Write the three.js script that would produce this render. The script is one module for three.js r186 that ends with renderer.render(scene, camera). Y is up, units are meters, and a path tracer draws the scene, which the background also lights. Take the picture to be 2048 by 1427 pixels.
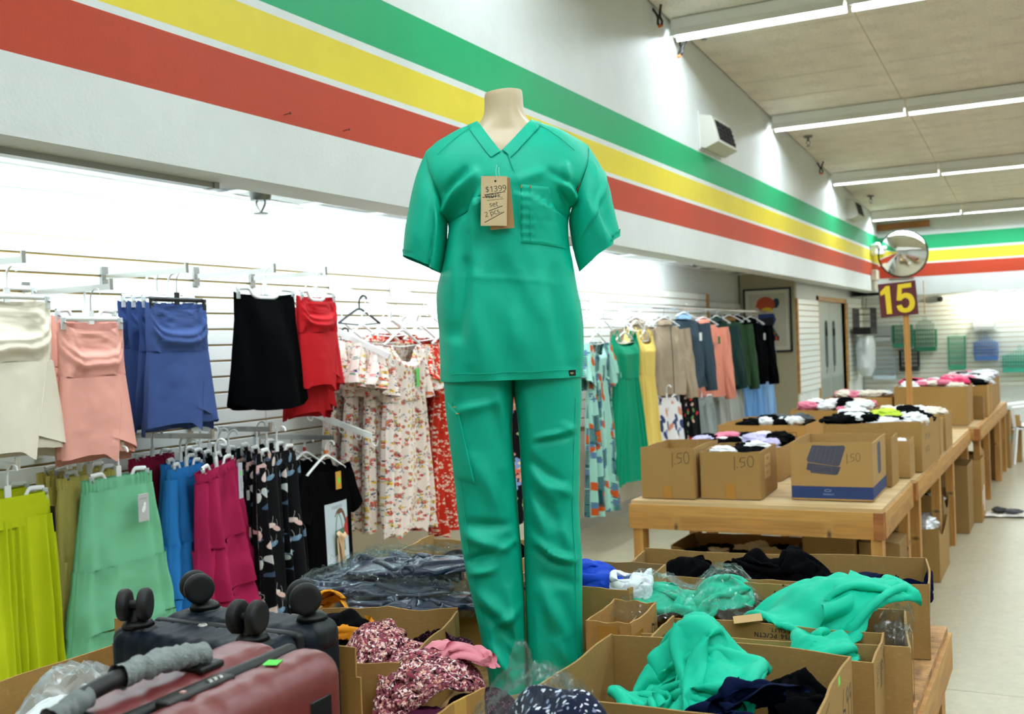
import * as THREE from 'three';
import { mergeGeometries, mergeVertices, toCreasedNormals } from 'three/addons/utils/BufferGeometryUtils.js';
import { RoundedBoxGeometry } from 'three/addons/geometries/RoundedBoxGeometry.js';
import { RectAreaLightUniformsLib } from 'three/addons/lights/RectAreaLightUniformsLib.js';

// ---------------------------------------------------------------- camera, exposure
const scene = new THREE.Scene();
scene.background = new THREE.Color(0x000000);
const camera = new THREE.PerspectiveCamera(37.14, 2048 / 1427, 0.05, 80);
camera.position.set(0, 1.57, 0);
camera.rotation.order = 'YXZ';
camera.rotation.set(THREE.MathUtils.degToRad(-0.606), THREE.MathUtils.degToRad(27.445), THREE.MathUtils.degToRad(-2.107));
camera.focus = 2.52;
camera.userData.fStop = 5.6;
scene.add(camera);
const renderer = new THREE.WebGLRenderer({ antialias: true });
renderer.toneMapping = THREE.LinearToneMapping;
renderer.toneMappingExposure = 3.4;
renderer.shadowMap.enabled = true;
renderer.shadowMap.type = THREE.PCFSoftShadowMap;
RectAreaLightUniformsLib.init();
const TUBE_LIGHT = 28, TUBE_GLOW = 9, COVE_LIGHT = 16;           // strength of the ceiling tubes and of the tubes over the racks
const TUBE_COLOR = new THREE.Color().setRGB(0.88, 1.0, 1.12);

// ---------------------------------------------------------------- helpers
function rng(seed) { let a = seed >>> 0; return () => { a = (a + 0x6D2B79F5) | 0; let t = Math.imul(a ^ (a >>> 15), 1 | a); t = (t + Math.imul(t ^ (t >>> 7), 61 | t)) ^ t; return ((t ^ (t >>> 14)) >>> 0) / 4294967296; }; }
function hash3(x, y, z) { let h = Math.imul(x, 374761393) ^ Math.imul(y, 668265263) ^ Math.imul(z, 2147483647 ^ 0x5bd1e995); h = Math.imul(h ^ (h >>> 13), 1274126177); return ((h ^ (h >>> 16)) >>> 0) / 4294967296; }
const sm = t => t * t * (3 - 2 * t), lerp = (a, b, t) => a + (b - a) * t, clamp = (x, a = 0, b = 1) => Math.min(b, Math.max(a, x));
const sstep = (a, b, x) => sm(clamp((x - a) / (b - a)));
function noise(x, y, z = 0) {
  const X = Math.floor(x), Y = Math.floor(y), Z = Math.floor(z), u = sm(x - X), v = sm(y - Y), w = sm(z - Z);
  const c = (i, j, k) => hash3(X + i, Y + j, Z + k);
  return 2 * lerp(lerp(lerp(c(0, 0, 0), c(1, 0, 0), u), lerp(c(0, 1, 0), c(1, 1, 0), u), v), lerp(lerp(c(0, 0, 1), c(1, 0, 1), u), lerp(c(0, 1, 1), c(1, 1, 1), u), v), w) - 1;
}
function fbm(x, y, z = 0, o = 4) { let s = 0, a = 0.5, f = 1; for (let i = 0; i < o; i++) { s += a * noise(x * f, y * f, z + i * 7.3); a *= 0.5; f *= 2.03; } return s; }
// piecewise curve through [x, y] pairs, smooth
function curve(pts) {
  return x => {
    if (x <= pts[0][0]) return pts[0][1];
    for (let i = 1; i < pts.length; i++) if (x <= pts[i][0]) {
      const [x0, y0] = pts[i - 1], [x1, y1] = pts[i], h = x1 - x0, t = (x - x0) / h;
      const m = k => { if (k <= 0 || k >= pts.length - 1) { const a = Math.max(0, Math.min(k, pts.length - 2)); return (pts[a + 1][1] - pts[a][1]) / (pts[a + 1][0] - pts[a][0]); } return (pts[k + 1][1] - pts[k - 1][1]) / (pts[k + 1][0] - pts[k - 1][0]); };
      const m0 = m(i - 1) * h, m1 = m(i) * h, t2 = t * t, t3 = t2 * t;
      return (2 * t3 - 3 * t2 + 1) * y0 + (t3 - 2 * t2 + t) * m0 + (-2 * t3 + 3 * t2) * y1 + (t3 - t2) * m1;
    }
    return pts[pts.length - 1][1];
  };
}
const lin = pts => x => { if (x <= pts[0][0]) return pts[0][1]; for (let i = 1; i < pts.length; i++) if (x <= pts[i][0]) return lerp(pts[i - 1][1], pts[i][1], (x - pts[i - 1][0]) / (pts[i][0] - pts[i - 1][0])); return pts[pts.length - 1][1]; };

const taken = {};
function numbered(n) { if (!(n in taken)) { taken[n] = 0; return n; } taken[n]++; return n + '_' + String(taken[n]).padStart(3, '0'); }
function shadows(o) { o.castShadow = true; o.receiveShadow = true; return o; }
function thing(name, label, category, pos = [0, 0, 0], turn = 0, group) {
  const o = new THREE.Group(); o.name = numbered(name); o.position.set(...pos); o.rotation.y = turn;
  o.userData = { label, category }; if (group) o.userData.group = group; scene.add(o); return o;
}
function part(parent, name, geo, mat, label) { const m = shadows(new THREE.Mesh(geo, mat)); m.name = name; if (label) m.userData.label = label; parent.add(m); return m; }
function solo(name, label, category, geo, mat, pos = [0, 0, 0], turn = 0, group) { const m = shadows(new THREE.Mesh(geo, mat)); m.name = numbered(name); m.position.set(...pos); m.rotation.y = turn; m.userData = { label, category }; if (group) m.userData.group = group; scene.add(m); return m; }
function struct(name, label, geo, mat) { const m = geo ? shadows(new THREE.Mesh(geo, mat)) : new THREE.Group(); m.name = numbered(name); m.userData = { kind: 'structure', label, category: name.split('_')[0] }; scene.add(m); return m; }

// geometries: boxes with uv in metres, merged shapes, tubes
function uvBox(g) {
  const p = g.attributes.position, n = g.attributes.normal, uv = new Float32Array(p.count * 2);
  for (let i = 0; i < p.count; i++) { const ax = Math.abs(n.getX(i)), ay = Math.abs(n.getY(i)), az = Math.abs(n.getZ(i)); const x = p.getX(i), y = p.getY(i), z = p.getZ(i); if (ax >= ay && ax >= az) { uv[2 * i] = z; uv[2 * i + 1] = y; } else if (ay >= az) { uv[2 * i] = x; uv[2 * i + 1] = z; } else { uv[2 * i] = x; uv[2 * i + 1] = y; } }
  g.setAttribute('uv', new THREE.BufferAttribute(uv, 2)); return g;
}
function swapUV(g) { const uv = g.attributes.uv; for (let i = 0; i < uv.count; i++) { const a = uv.getX(i); uv.setXY(i, uv.getY(i), a); } return g; }
const bx = (x0, x1, y0, y1, z0, z1) => { const g = new THREE.BoxGeometry(Math.abs(x1 - x0), Math.abs(y1 - y0), Math.abs(z1 - z0)); g.translate((x0 + x1) / 2, (y0 + y1) / 2, (z0 + z1) / 2); return uvBox(g); };
const rbx = (w, h, d, r = 0.004, s = 2) => uvBox(new RoundedBoxGeometry(w, h, d, s, r));
function shift(g, x, y, z) { g.translate(x, y, z); return g; }
function turnX(g, a) { g.rotateX(a); return g; } function turnY(g, a) { g.rotateY(a); return g; } function turnZ(g, a) { g.rotateZ(a); return g; }
function join(...gs) { gs = gs.flat().map(g => { g = g.index ? g.toNonIndexed() : g; for (const k of Object.keys(g.attributes)) if (!['position', 'normal', 'uv'].includes(k)) g.deleteAttribute(k); return g; }); return mergeGeometries(gs, false); }
function tube(pts, r, seg = 0, rad = 6, closed = false) { const c = new THREE.CatmullRomCurve3(pts.map(p => new THREE.Vector3(...p)), closed, 'catmullrom', 0.3); return new THREE.TubeGeometry(c, seg || pts.length * 4, r, rad, closed); }
function rod(a, b, r, rad = 8) { const A = new THREE.Vector3(...a), B = new THREE.Vector3(...b), l = A.distanceTo(B), g = new THREE.CylinderGeometry(r, r, l, rad); g.applyQuaternion(new THREE.Quaternion().setFromUnitVectors(new THREE.Vector3(0, 1, 0), B.clone().sub(A).normalize())); g.translate((A.x + B.x) / 2, (A.y + B.y) / 2, (A.z + B.z) / 2); return g; }
// a beam of rectangular section between two points (w across, h up)
function bar(a, b, w, h) { const A = new THREE.Vector3(...a), B = new THREE.Vector3(...b), l = A.distanceTo(B), g = new THREE.BoxGeometry(w, h, l); const m = new THREE.Matrix4().lookAt(A, B, new THREE.Vector3(0, 1, 0)); g.applyMatrix4(m); g.translate((A.x + B.x) / 2, (A.y + B.y) / 2, (A.z + B.z) / 2); return g; }
function lathe(pts, n = 24) { return new THREE.LatheGeometry(pts.map(p => new THREE.Vector2(...p)), n); }
// grid surface from f(i/nu, j/nv) -> [x, y, z]; wrapU closes it round
function surf(nu, nv, f, wrapU = false, uvf) {
  const pos = [], uv = [], idx = [], W = nu + 1;
  for (let j = 0; j <= nv; j++) for (let i = 0; i <= nu; i++) { const u = i / nu, v = j / nv, p = f(wrapU && i === nu ? 0 : u, v); pos.push(p[0], p[1], p[2]); const t = uvf ? uvf(u, v, p) : [u, v]; uv.push(t[0], t[1]); }
  for (let j = 0; j < nv; j++) for (let i = 0; i < nu; i++) { const a = j * W + i, b = a + 1, c = a + W, d = c + 1; idx.push(a, c, b, b, c, d); }
  const g = new THREE.BufferGeometry(); g.setAttribute('position', new THREE.Float32BufferAttribute(pos, 3)); g.setAttribute('uv', new THREE.Float32BufferAttribute(uv, 2)); g.setIndex(idx); g.computeVertexNormals();
  if (wrapU) { const n = g.attributes.normal; for (let j = 0; j <= nv; j++) { const a = j * W, b = a + nu, x = n.getX(a) + n.getX(b), y = n.getY(a) + n.getY(b), z = n.getZ(a) + n.getZ(b), l = Math.hypot(x, y, z) || 1; n.setXYZ(a, x / l, y / l, z / l); n.setXYZ(b, x / l, y / l, z / l); } }
  return g;
}
function extr(pts, depth, bevel = 0) { const s = new THREE.Shape(pts.map(p => new THREE.Vector2(p[0], p[1]))); return uvBox(new THREE.ExtrudeGeometry(s, { depth, bevelEnabled: bevel > 0, bevelSize: bevel, bevelThickness: bevel, bevelSegments: 2, curveSegments: 6 })); }

// ---------------------------------------------------------------- materials
function canvas(w, h, draw, repeat) {
  const c = document.createElement('canvas'); c.width = w; c.height = h; draw(c.getContext('2d'), w, h);
  const t = new THREE.CanvasTexture(c); t.colorSpace = THREE.SRGBColorSpace; t.wrapS = t.wrapT = repeat ? THREE.MirroredRepeatWrapping : THREE.ClampToEdgeWrapping; if (repeat) t.repeat.set(repeat, repeat); return t;
}
function dataTex(n, f, scale, color = true) {     // f(x, y) in 0..1 -> [r, g, b] in sRGB 0..1
  const d = new Uint8Array(n * n * 4);
  for (let j = 0; j < n; j++) for (let i = 0; i < n; i++) { const c = f(i / n, j / n), k = 4 * (j * n + i); d[k] = 255 * clamp(c[0]); d[k + 1] = 255 * clamp(c[1]); d[k + 2] = 255 * clamp(c[2]); d[k + 3] = 255; }
  const t = new THREE.DataTexture(d, n, n); t.wrapS = t.wrapT = THREE.MirroredRepeatWrapping; t.magFilter = THREE.LinearFilter; t.minFilter = THREE.LinearFilter; t.repeat.set(scale, scale); if (color) t.colorSpace = THREE.SRGBColorSpace; t.needsUpdate = true; return t;
}
const rgb = hex => [(hex >> 16 & 255) / 255, (hex >> 8 & 255) / 255, (hex & 255) / 255];
const tint = (c, k) => [c[0] * k, c[1] * k, c[2] * k];
const std = (color, roughness = 0.8, more = {}) => new THREE.MeshStandardMaterial({ color, roughness, side: THREE.DoubleSide, ...more });
const phys = (color, roughness = 0.8, more = {}) => new THREE.MeshPhysicalMaterial({ color, roughness, side: THREE.DoubleSide, ...more });
const grain = dataTex(256, (x, y) => { const v = 0.5 + 0.5 * fbm(x * 40, y * 40, 2, 3); return [v, v, v]; }, 3, false);
const weave = dataTex(128, (x, y) => { const v = 0.5 + 0.25 * Math.sin(x * 402) + 0.25 * Math.sin(y * 402) + 0.2 * fbm(x * 30, y * 30, 5, 2); return [v, v, v]; }, 8, false);
const fabric = (color, rough = 0.85, sheen = 0.15) => phys(color, rough, { specularIntensity: new THREE.Color(color).r + new THREE.Color(color).g + new THREE.Color(color).b < 0.05 ? 0.05 : 0.25, sheen: new THREE.Color(color).g < 0.02 ? 0.03 : sheen, sheenRoughness: 0.5, sheenColor: new THREE.Color(color).lerp(new THREE.Color(0xffffff), 0.06), bumpMap: weave, bumpScale: 0.0004 });
const plasterTex = dataTex(256, (x, y) => { const v = 0.965 + 0.03 * fbm(x * 9, y * 9, 1, 4) + 0.012 * fbm(x * 60, y * 60, 9, 2); return [v, v, v]; }, 0.4);
const M = {
  wall: std(0xdde2dc, 0.55, { map: plasterTex, bumpMap: grain, bumpScale: 0.0008 }),
  beige: std(0xb9b08f, 0.7, { map: plasterTex, bumpMap: grain, bumpScale: 0.0008 }),
  slat: std(0xe2e7df, 0.35), slatCore: std(0xa98b4e, 0.8),
  red: std(0xbe3c14, 0.62, { map: plasterTex, bumpMap: grain, bumpScale: 0.0005 }), yellow: std(0xe6d230, 0.6, { map: plasterTex }), green: std(0x04a868, 0.6, { map: plasterTex }),
  ceiling: std(0xf8f3e4, 0.8, { map: dataTex(256, (x, y) => { const v = 0.93 + 0.05 * fbm(x * 8, y * 8, 3, 3) - (noise(x * 120, y * 120, 4) > 0.62 ? 0.09 : 0); return [v, v * 0.995, v * 0.98]; }, 0.9) }),
  joint: std(0x8d8774, 0.9),
  floor: std(0xbab49d, 0.36, { map: dataTex(512, (x, y) => { const v = 0.94 + 0.012 * fbm(x * 9, y * 9, 1, 4) + 0.06 * fbm(x * 70, y * 70, 5, 3) - (noise(x * 110, y * 110, 8) > 0.72 ? 0.04 : 0); return [v, v * 0.99, v * 0.95]; }, 0.5), roughnessMap: dataTex(128, (x, y) => { const v = 0.85 + 0.15 * fbm(x * 8, y * 8, 12, 3); return [v, v, v]; }, 0.6, false) }),
  metalWhite: std(0xf2f3ee, 0.4), chrome: std(0xd0d0cc, 0.22, { metalness: 0.95 }), steel: std(0xa5a59f, 0.35, { metalness: 0.8 }),
  black: std(0x141414, 0.5), darkGrey: std(0x2c2d2c, 0.6), orange: std(0xe0691c, 0.5), rust: std(0x3c2c22, 0.7),
  whitePlastic: phys(0xf3f5f2, 0.3), clearPlastic: phys(0xeef2f0, 0.15, { transmission: 0.55, thickness: 0 }), blackPlastic: std(0x15181a, 0.35),
  tubeGlow: std(0xffffff, 0.5, { emissive: TUBE_COLOR, emissiveIntensity: TUBE_GLOW }),
  doorGrey: std(0x9aa39a, 0.4), glassDark: std(0x1c211f, 0.15),
};
function woodTex(hex, scale, knots, seed) {
  const base = rgb(hex), r = rng(seed), ks = Array.from({ length: knots }, () => [r(), r(), 0.012 + r() * 0.016]);
  return dataTex(512, (x, y) => {
    let d = 0, dark = 0; for (const [a, b, s] of ks) { const e = Math.hypot((x - a) * 2.2, y - b); d += 0.05 * Math.exp(-e * e / 0.004) * Math.sign(y - b); dark += Math.exp(-e * e / (s * s)); }
    const ring = Math.sin((y + d) * 46 + 6 * fbm(x * 1.3, y * 5, seed, 3)), fine = fbm(x * 6, y * 120, seed + 3, 3);
    const k = 0.94 + 0.045 * ring + 0.14 * fine - 0.55 * dark + 0.06 * fbm(x * 3, y * 3, seed + 8, 2);
    return [base[0] * k, base[1] * k * (1 - 0.04 * (ring < 0)), base[2] * k * (1 - 0.1 * (ring < 0) - 0.1 * dark)];
  }, scale);
}
M.pine = std(0xffffff, 0.55, { map: woodTex(0xc4924a, 1.1, 5, 11) });
M.ply = std(0xffffff, 0.6, { map: woodTex(0xd6bb88, 0.8, 1, 31) });
M.pineDark = std(0xffffff, 0.6, { map: woodTex(0xa8692f, 1.1, 4, 21) });
M.osb = std(0xffffff, 0.75, { map: dataTex(512, (x, y) => { const a = fbm(x * 10, y * 38, 3, 3), b = fbm(x * 38, y * 10, 6, 3), v = 0.85 + 0.35 * (a > b ? a : b) - 0.12 * Math.abs(noise(x * 24, y * 70, 9)); return tint([0.79, 0.6, 0.38], v); }, 1.6) });

// ---------------------------------------------------------------- the shop: floor, walls, ceiling
const XW = -3.62, XB = -2.5, ZP = -13.3, ZB = -17.2, XR = 6.5, ZF = 4.5, ZBW = -18.2;       // rack wall, bulkhead, picture wall, back bulkhead, right wall, shop front, back wall
const ceilY = z => 3.867 + (z + 8.155) * 0.0605;                                            // the roof falls towards the back
{
  const fl = struct('floor', 'mottled cream vinyl floor with a worn sheen', null);
  for (const [a, b] of [[ZF + 0.2, 0.4], [0.396, -4.958], [-4.962, -10.3], [-10.304, ZBW - 0.2]]) part(fl, 'floor_slab', bx(XW - 0.2, XR + 0.2, -0.1, 0, a, b), M.floor);
  part(fl, 'subfloor', bx(XW - 0.2, XR + 0.2, -0.14, -0.1, ZF + 0.2, ZBW - 0.2), M.joint);

  const wl = struct('wall_left', 'white wall behind the clothes racks, fitted with slatted display panels', null);
  part(wl, 'masonry', bx(XW - 0.2, XW - 0.02, 0, 4.8, ZF + 0.2, ZBW - 0.2), M.wall);
  const slatGeo = {};
  function slatPanel(parent, o, x, z0, z1, y0, y1, axis) {                                  // backing with separate slats; axis z: faces +x, axis x: faces +z
    const back = part(parent, 'slat_backing', axis === 'z' ? bx(x - 0.018, x - 0.007, y0, y1, z0, z1) : bx(z0, z1, y0, y1, x - 0.018, x - 0.007), M.slatCore, 'brown fibreboard core');
    const n = Math.round((y1 - y0) / 0.0762), h = (y1 - y0) / n, L = Math.abs(z1 - z0) - 0.004, key = axis + L.toFixed(3) + h.toFixed(4);
    const g = slatGeo[key] ??= axis === 'z' ? rbx(0.011, h - 0.0085, L, 0.003, 1) : rbx(L, h - 0.0085, 0.011, 0.003, 1);
    for (let i = 0; i < n; i++) { const s = part(back, 'slat', g, M.slat); s.position.set(...(axis === 'z' ? [x - 0.0025, y0 + h * (i + 0.5), (z0 + z1) / 2] : [(z0 + z1) / 2, y0 + h * (i + 0.5), x - 0.0025])); }
    return back;
  }
  for (const z of [-1.78, -4.222, -6.664, -9.106]) slatPanel(wl, 0, XW, z, z - 2.44 - (z === -9.106 ? 0.3 : 0), 0.86, 2.083, 'z');
  const endStrip = slatPanel(wl, 0, XW, -11.98, -13.28, 0.78, 2.0, 'z');
  part(endStrip, 'edge_strip', bx(XW - 0.018, XW + 0.012, 0.86, 2.083, -11.88, -11.93), M.pine);
  part(wl, 'lower_panel', bx(XW - 0.022, XW - 0.012, 0, 0.858, -0.5, ZP), std(0xe8dfc4, 0.6, { map: plasterTex, bumpMap: grain, bumpScale: 0.0008 }), 'cream painted lower wall');
  part(wl, 'baseboard', bx(XW - 0.02, XW - 0.008, 0, 0.1, -1, ZP), std(0xb9b6a6, 0.6));

  const wp = struct('wall_end', 'beige end wall beside the double door', null);
  part(wp, 'panel', bx(XW, -2.934, 0, 2.5, ZP - 0.1, ZP), M.beige);
  const wd = struct('wall_door', 'white side wall with a slatted panel and a service door', null);
  part(wd, 'panel', bx(-3.05, -2.934, 0, 2.5, ZP - 0.1, -14.66), M.wall);
  part(wd, 'panel', bx(-3.05, -2.934, 0, 2.5, -16.66, ZBW), M.wall);
  part(wd, 'lintel', bx(-3.05, -2.934, 2.05, 2.5, -14.66, -16.66), M.wall);
  const sd = slatPanel(wd, 0, -2.915, -13.36, -14.62, 0.845, 2.03, 'z');
  part(sd, 'edge_strip', bx(-2.934, -2.905, 0.845, 2.03, -13.305, -13.35), M.pine);
  const sd2 = slatPanel(wd, 0, -2.915, -16.85, -18.15, 0.845, 2.03, 'z');
  const door = struct('door_1', 'grey swing double door with tall oval windows', null); 
  for (const [a, b, o] of [[-14.68, -15.655, -15.4], [-15.665, -16.64, -15.95]]) {
    const leaf = part(door, 'door_leaf', bx(-3.02, -2.975, 0.01, 2.03, a, b), M.doorGrey);
    const s = new THREE.Shape(); s.absellipse(0, 0, 0.085, 0.085, 0, Math.PI); s.absellipse(0, -0.5, 0.085, 0.085, Math.PI, 2 * Math.PI); s.closePath();
    const g = new THREE.ExtrudeGeometry(s, { depth: 0.012, bevelEnabled: false, curveSegments: 10 }); g.rotateY(Math.PI / 2); g.translate(-2.98, 1.68, o); part(leaf, 'door_window', g, M.glassDark);
    part(leaf, 'kick_plate', bx(-2.976, -2.97, 0.1, 0.95, a - 0.06, b + 0.06), std(0x7d877d, 0.35));
    part(leaf, 'push_plate', bx(-2.976, -2.968, 1.02, 1.1, o - 0.06, o + 0.06), M.steel);
  }
  part(door, 'door_frame', join(bx(-3.05, -2.915, 0, 2.09, -16.66, -16.74), bx(-3.05, -2.915, 0, 2.09, -14.6, -14.66), bx(-3.05, -2.915, 2.03, 2.09, -14.6, -16.74)), M.pine);

  const wb = struct('wall_back', 'white back wall lined with narrow slats', null);
  part(wb, 'masonry', bx(XW, XR + 0.2, 0, 3.6, ZBW - 0.2, ZBW - 0.02), M.wall);
  slatPanel(wb, 0, ZBW, -2.93, -0.49, 0.66, 2.03, 'x'); slatPanel(wb, 0, ZBW, -0.488, 1.95, 0.66, 2.03, 'x');
  const wr = struct('wall_right', 'plain white wall on the far side of the shop', bx(XR, XR + 0.2, 0, 4.8, ZF + 0.2, ZBW - 0.2), M.wall);
  const wf = struct('wall_front', 'plain white wall at the shop front', bx(XW - 0.2, XR + 0.2, 0, 4.8, ZF, ZF + 0.2), M.wall);

  // bulkhead: painted bands run along the whole face
  const bands = [['band_white', 2.2, 2.412, M.wall], ['band_red', 2.412, 2.608, M.red], ['band_white', 2.608, 2.633, M.wall], ['band_yellow', 2.633, 2.795, M.yellow], ['band_white', 2.795, 2.828, M.wall], ['band_green', 2.828, 3.04, M.green]];
  const bl = struct('wall_bulkhead', 'white bulkhead over the racks painted with red, yellow and green stripes', null);
  for (const [n, a, b, m] of bands) part(bl, n, bx(XB - 0.02, XB, a, b, ZF, ZB), m);
  const side = (z) => [z, ceilY(z) + 0.12];
  for (const [a, b] of [[ZF, -5.546], [-5.55, ZB]]) { const s = extr([[-a, 3.04], [-b, 3.04], [-b, side(b)[1]], [-a, side(a)[1]]], 0.02); s.rotateY(Math.PI / 2); s.translate(XB - 0.02, 0, 0); part(bl, 'upper_panel', s, M.wall); }
  part(bl, 'soffit', bx(-2.69, XB, 2.185, 2.2, ZF, ZB), M.wall, 'narrow grimy white underside');
  part(bl, 'lip', bx(-2.69, -2.675, 2.2, 2.36, ZF, ZB), M.wall);
  const bb = struct('wall_back_bulkhead', 'striped bulkhead across the back of the shop', null);
  for (const [n, a, b, m] of bands) part(bb, n, bx(XB, XR, a - (n === 'band_white' && a < 2.3 ? 0.06 : 0.02), b - 0.02, ZB - 0.02, ZB), m);
  part(bb, 'upper_panel', bx(XB, XR, 3.02, 3.6, ZB - 0.02, ZB), M.wall);
  part(bb, 'soffit', bx(XW, XR, 2.12, 2.14, ZBW - 0.1, ZB), M.wall);

  // low ceiling over the racks: lay-in boards in a metal grid
  const lc = struct('ceiling_alcove', 'low white lay-in ceiling over the clothes racks', null);
  part(lc, 'grid_back', bx(XW, -2.69, 2.385, 2.4, ZF, ZP), M.wall);
  const rt = rng(5);
  for (let z = 1.2; z > ZP + 0.1; z -= 0.575) { const t = part(lc, 'ceiling_board', bx(XW + 0.03, -2.7, -0.006, 0.006, z, Math.max(z - 0.545, ZP + 0.02)), M.wall); t.position.y = 2.372 + 0.012 * rt(); t.rotation.z = (rt() - 0.5) * 0.012; part(lc, 'grid_bar', bx(XW, -2.69, 2.355, 2.368, z + 0.001, z + 0.029), M.metalWhite); }
  part(lc, 'wall_angle', bx(XW - 0.01, XW + 0.022, 2.352, 2.362, ZF, ZP), M.metalWhite);

  // sloping main ceiling of boards
  const ce = struct('ceiling', 'sloping cream ceiling of speckled fibre boards', null);
  const slope = Math.atan(0.0605), back = part(ce, 'roof_deck', bx(XB - 0.02, XR + 0.2, 0.012, 0.06, ZF + 0.3, ZB - 0.3), M.joint); 
  back.rotation.x = -slope; back.position.y = ceilY(0);
  const gb = bx(-0.6085, 0.6085, 0, 0.012, -0.3015, 0.3015);
  for (let c = 0; c < 8; c++) for (let r = 0; r < 36; r++) { const z = ZB + 0.3 + r * 0.609, x = XB + 0.62 + c * 1.222; if (x > XR) continue; const b = part(ce, 'ceiling_board', gb, M.ceiling); b.rotation.x = -slope; b.position.set(Math.min(x, XR - 0.6), ceilY(z) - 0.0015 * hash3(c, r, 3), z); }
}
// ---------------------------------------------------------------- lamps
{
  // strip fixtures under the main ceiling, one row every three metres
  function strip(x, z, len, row, col) {
    const y = ceilY(z) - 0.05, t = thing('strip_light', `fluorescent strip light ${['touching the striped bulkhead wall', 'second from the bulkhead wall', 'third from the bulkhead wall', 'fourth from the bulkhead wall', 'fifth from the bulkhead wall', 'sixth from the bulkhead wall'][col]}, ${['row nearest the back wall', 'second row from the back', 'third row from the back', 'fourth row from the back', 'fifth row from the back', 'sixth row from the back', 'row nearest the shop front'][row]}`, 'light', [x, y, z], 0, 'ceiling strip lights in rows across the shop');
    part(t, 'housing', bx(-len / 2, len / 2, -0.03, 0.045, -0.045, 0.045), M.metalWhite);
    const refl = s => { const g = new THREE.BoxGeometry(len, 0.003, 0.075); g.rotateX(s * 0.98); g.translate(0, -0.059, s * 0.064); return g; };
    part(t, 'reflector', refl(1), M.metalWhite); part(t, 'reflector', refl(-1), M.metalWhite);
    for (const s of [-1, 1]) part(t, 'lamp_holder', bx(s * (len / 2 - 0.005), s * (len / 2 - 0.02), -0.075, -0.03, -0.02, 0.02), M.metalWhite);
    const g = new THREE.CylinderGeometry(0.016, 0.016, len - 0.045, 10); g.rotateZ(Math.PI / 2); g.translate(0, -0.052, 0); part(t, 'fluorescent_tube', g, M.tubeGlow);
    const l = new THREE.RectAreaLight(TUBE_COLOR, TUBE_LIGHT, len - 0.05, 0.034); l.position.set(x, y - 0.0695, z); l.rotation.x = -Math.PI / 2; scene.add(l);
  }
  for (let k = 0; k < 7; k++) { const z = -16.5 + 3 * k; for (let i = 0; i < 6; i++) strip(XB + 0.64 + i * 1.25, z, 1.22, k, i); }
  // tubes hidden behind the bulkhead lip, over the racks
  for (let z = -2.3, i = 0; z > -10; z -= 1.26, i++) {
    const t = thing('rack_light', 'fluorescent batten tucked behind the striped bulkhead over the racks', 'light', [-3.08, 2.338, z], 0, 'battens behind the bulkhead');
    part(t, 'housing', bx(-0.02, 0.05, 0, 0.026, -0.61, 0.61), M.metalWhite);
    const g = new THREE.CylinderGeometry(0.014, 0.014, 1.18, 10); g.rotateX(Math.PI / 2); g.translate(0, -0.02, 0); part(t, 'fluorescent_tube', g, M.tubeGlow);
    const l = new THREE.RectAreaLight(TUBE_COLOR, COVE_LIGHT, 1.18, 0.03); l.position.set(-3.086, 2.302, z); l.lookAt(-3.45, 1.8, z); scene.add(l);
  }
}
// ---------------------------------------------------------------- cloth helpers
// folds: [x0, y0, x1, y1, width, height] ridges (height > 0) or valleys on a panel, in metres
function foldField(folds) {
  return (x, y) => { let d = 0; for (const [x0, y0, x1, y1, w, a] of folds) { const dx = x1 - x0, dy = y1 - y0, l2 = dx * dx + dy * dy, t = clamp(((x - x0) * dx + (y - y0) * dy) / l2), e = Math.hypot(x - x0 - dx * t, y - y0 - dy * t), q = Math.abs(x - x0 - dx * 0.5 - 0) * 0; d += 2.0 * a * Math.exp(-e * e / (w * w)) * (0.25 + 0.75 * Math.sin(Math.PI * clamp(0.12 + 0.76 * t))) + q; } return d; };
}
function displace(g, f) {           // move each vertex along its normal by f(x, y, z)
  const p = g.attributes.position, n = g.attributes.normal;
  for (let i = 0; i < p.count; i++) { const x = p.getX(i), y = p.getY(i), z = p.getZ(i), d = f(x, y, z, n.getX(i), n.getY(i), n.getZ(i)); p.setXYZ(i, x + n.getX(i) * d, y + n.getY(i) * d, z + n.getZ(i) * d); }
  g.computeVertexNormals(); return g;
}
function weld(g) { const u = g.attributes.uv; const q = g.clone(); q.deleteAttribute('normal'); q.deleteAttribute('uv'); const m = mergeVertices(q, 1e-5); m.computeVertexNormals(); const p = m.attributes.position, uv = new Float32Array(p.count * 2); for (let i = 0; i < p.count; i++) { uv[2 * i] = p.getX(i); uv[2 * i + 1] = p.getY(i); } m.setAttribute('uv', new THREE.BufferAttribute(uv, 2)); return m; }

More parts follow.
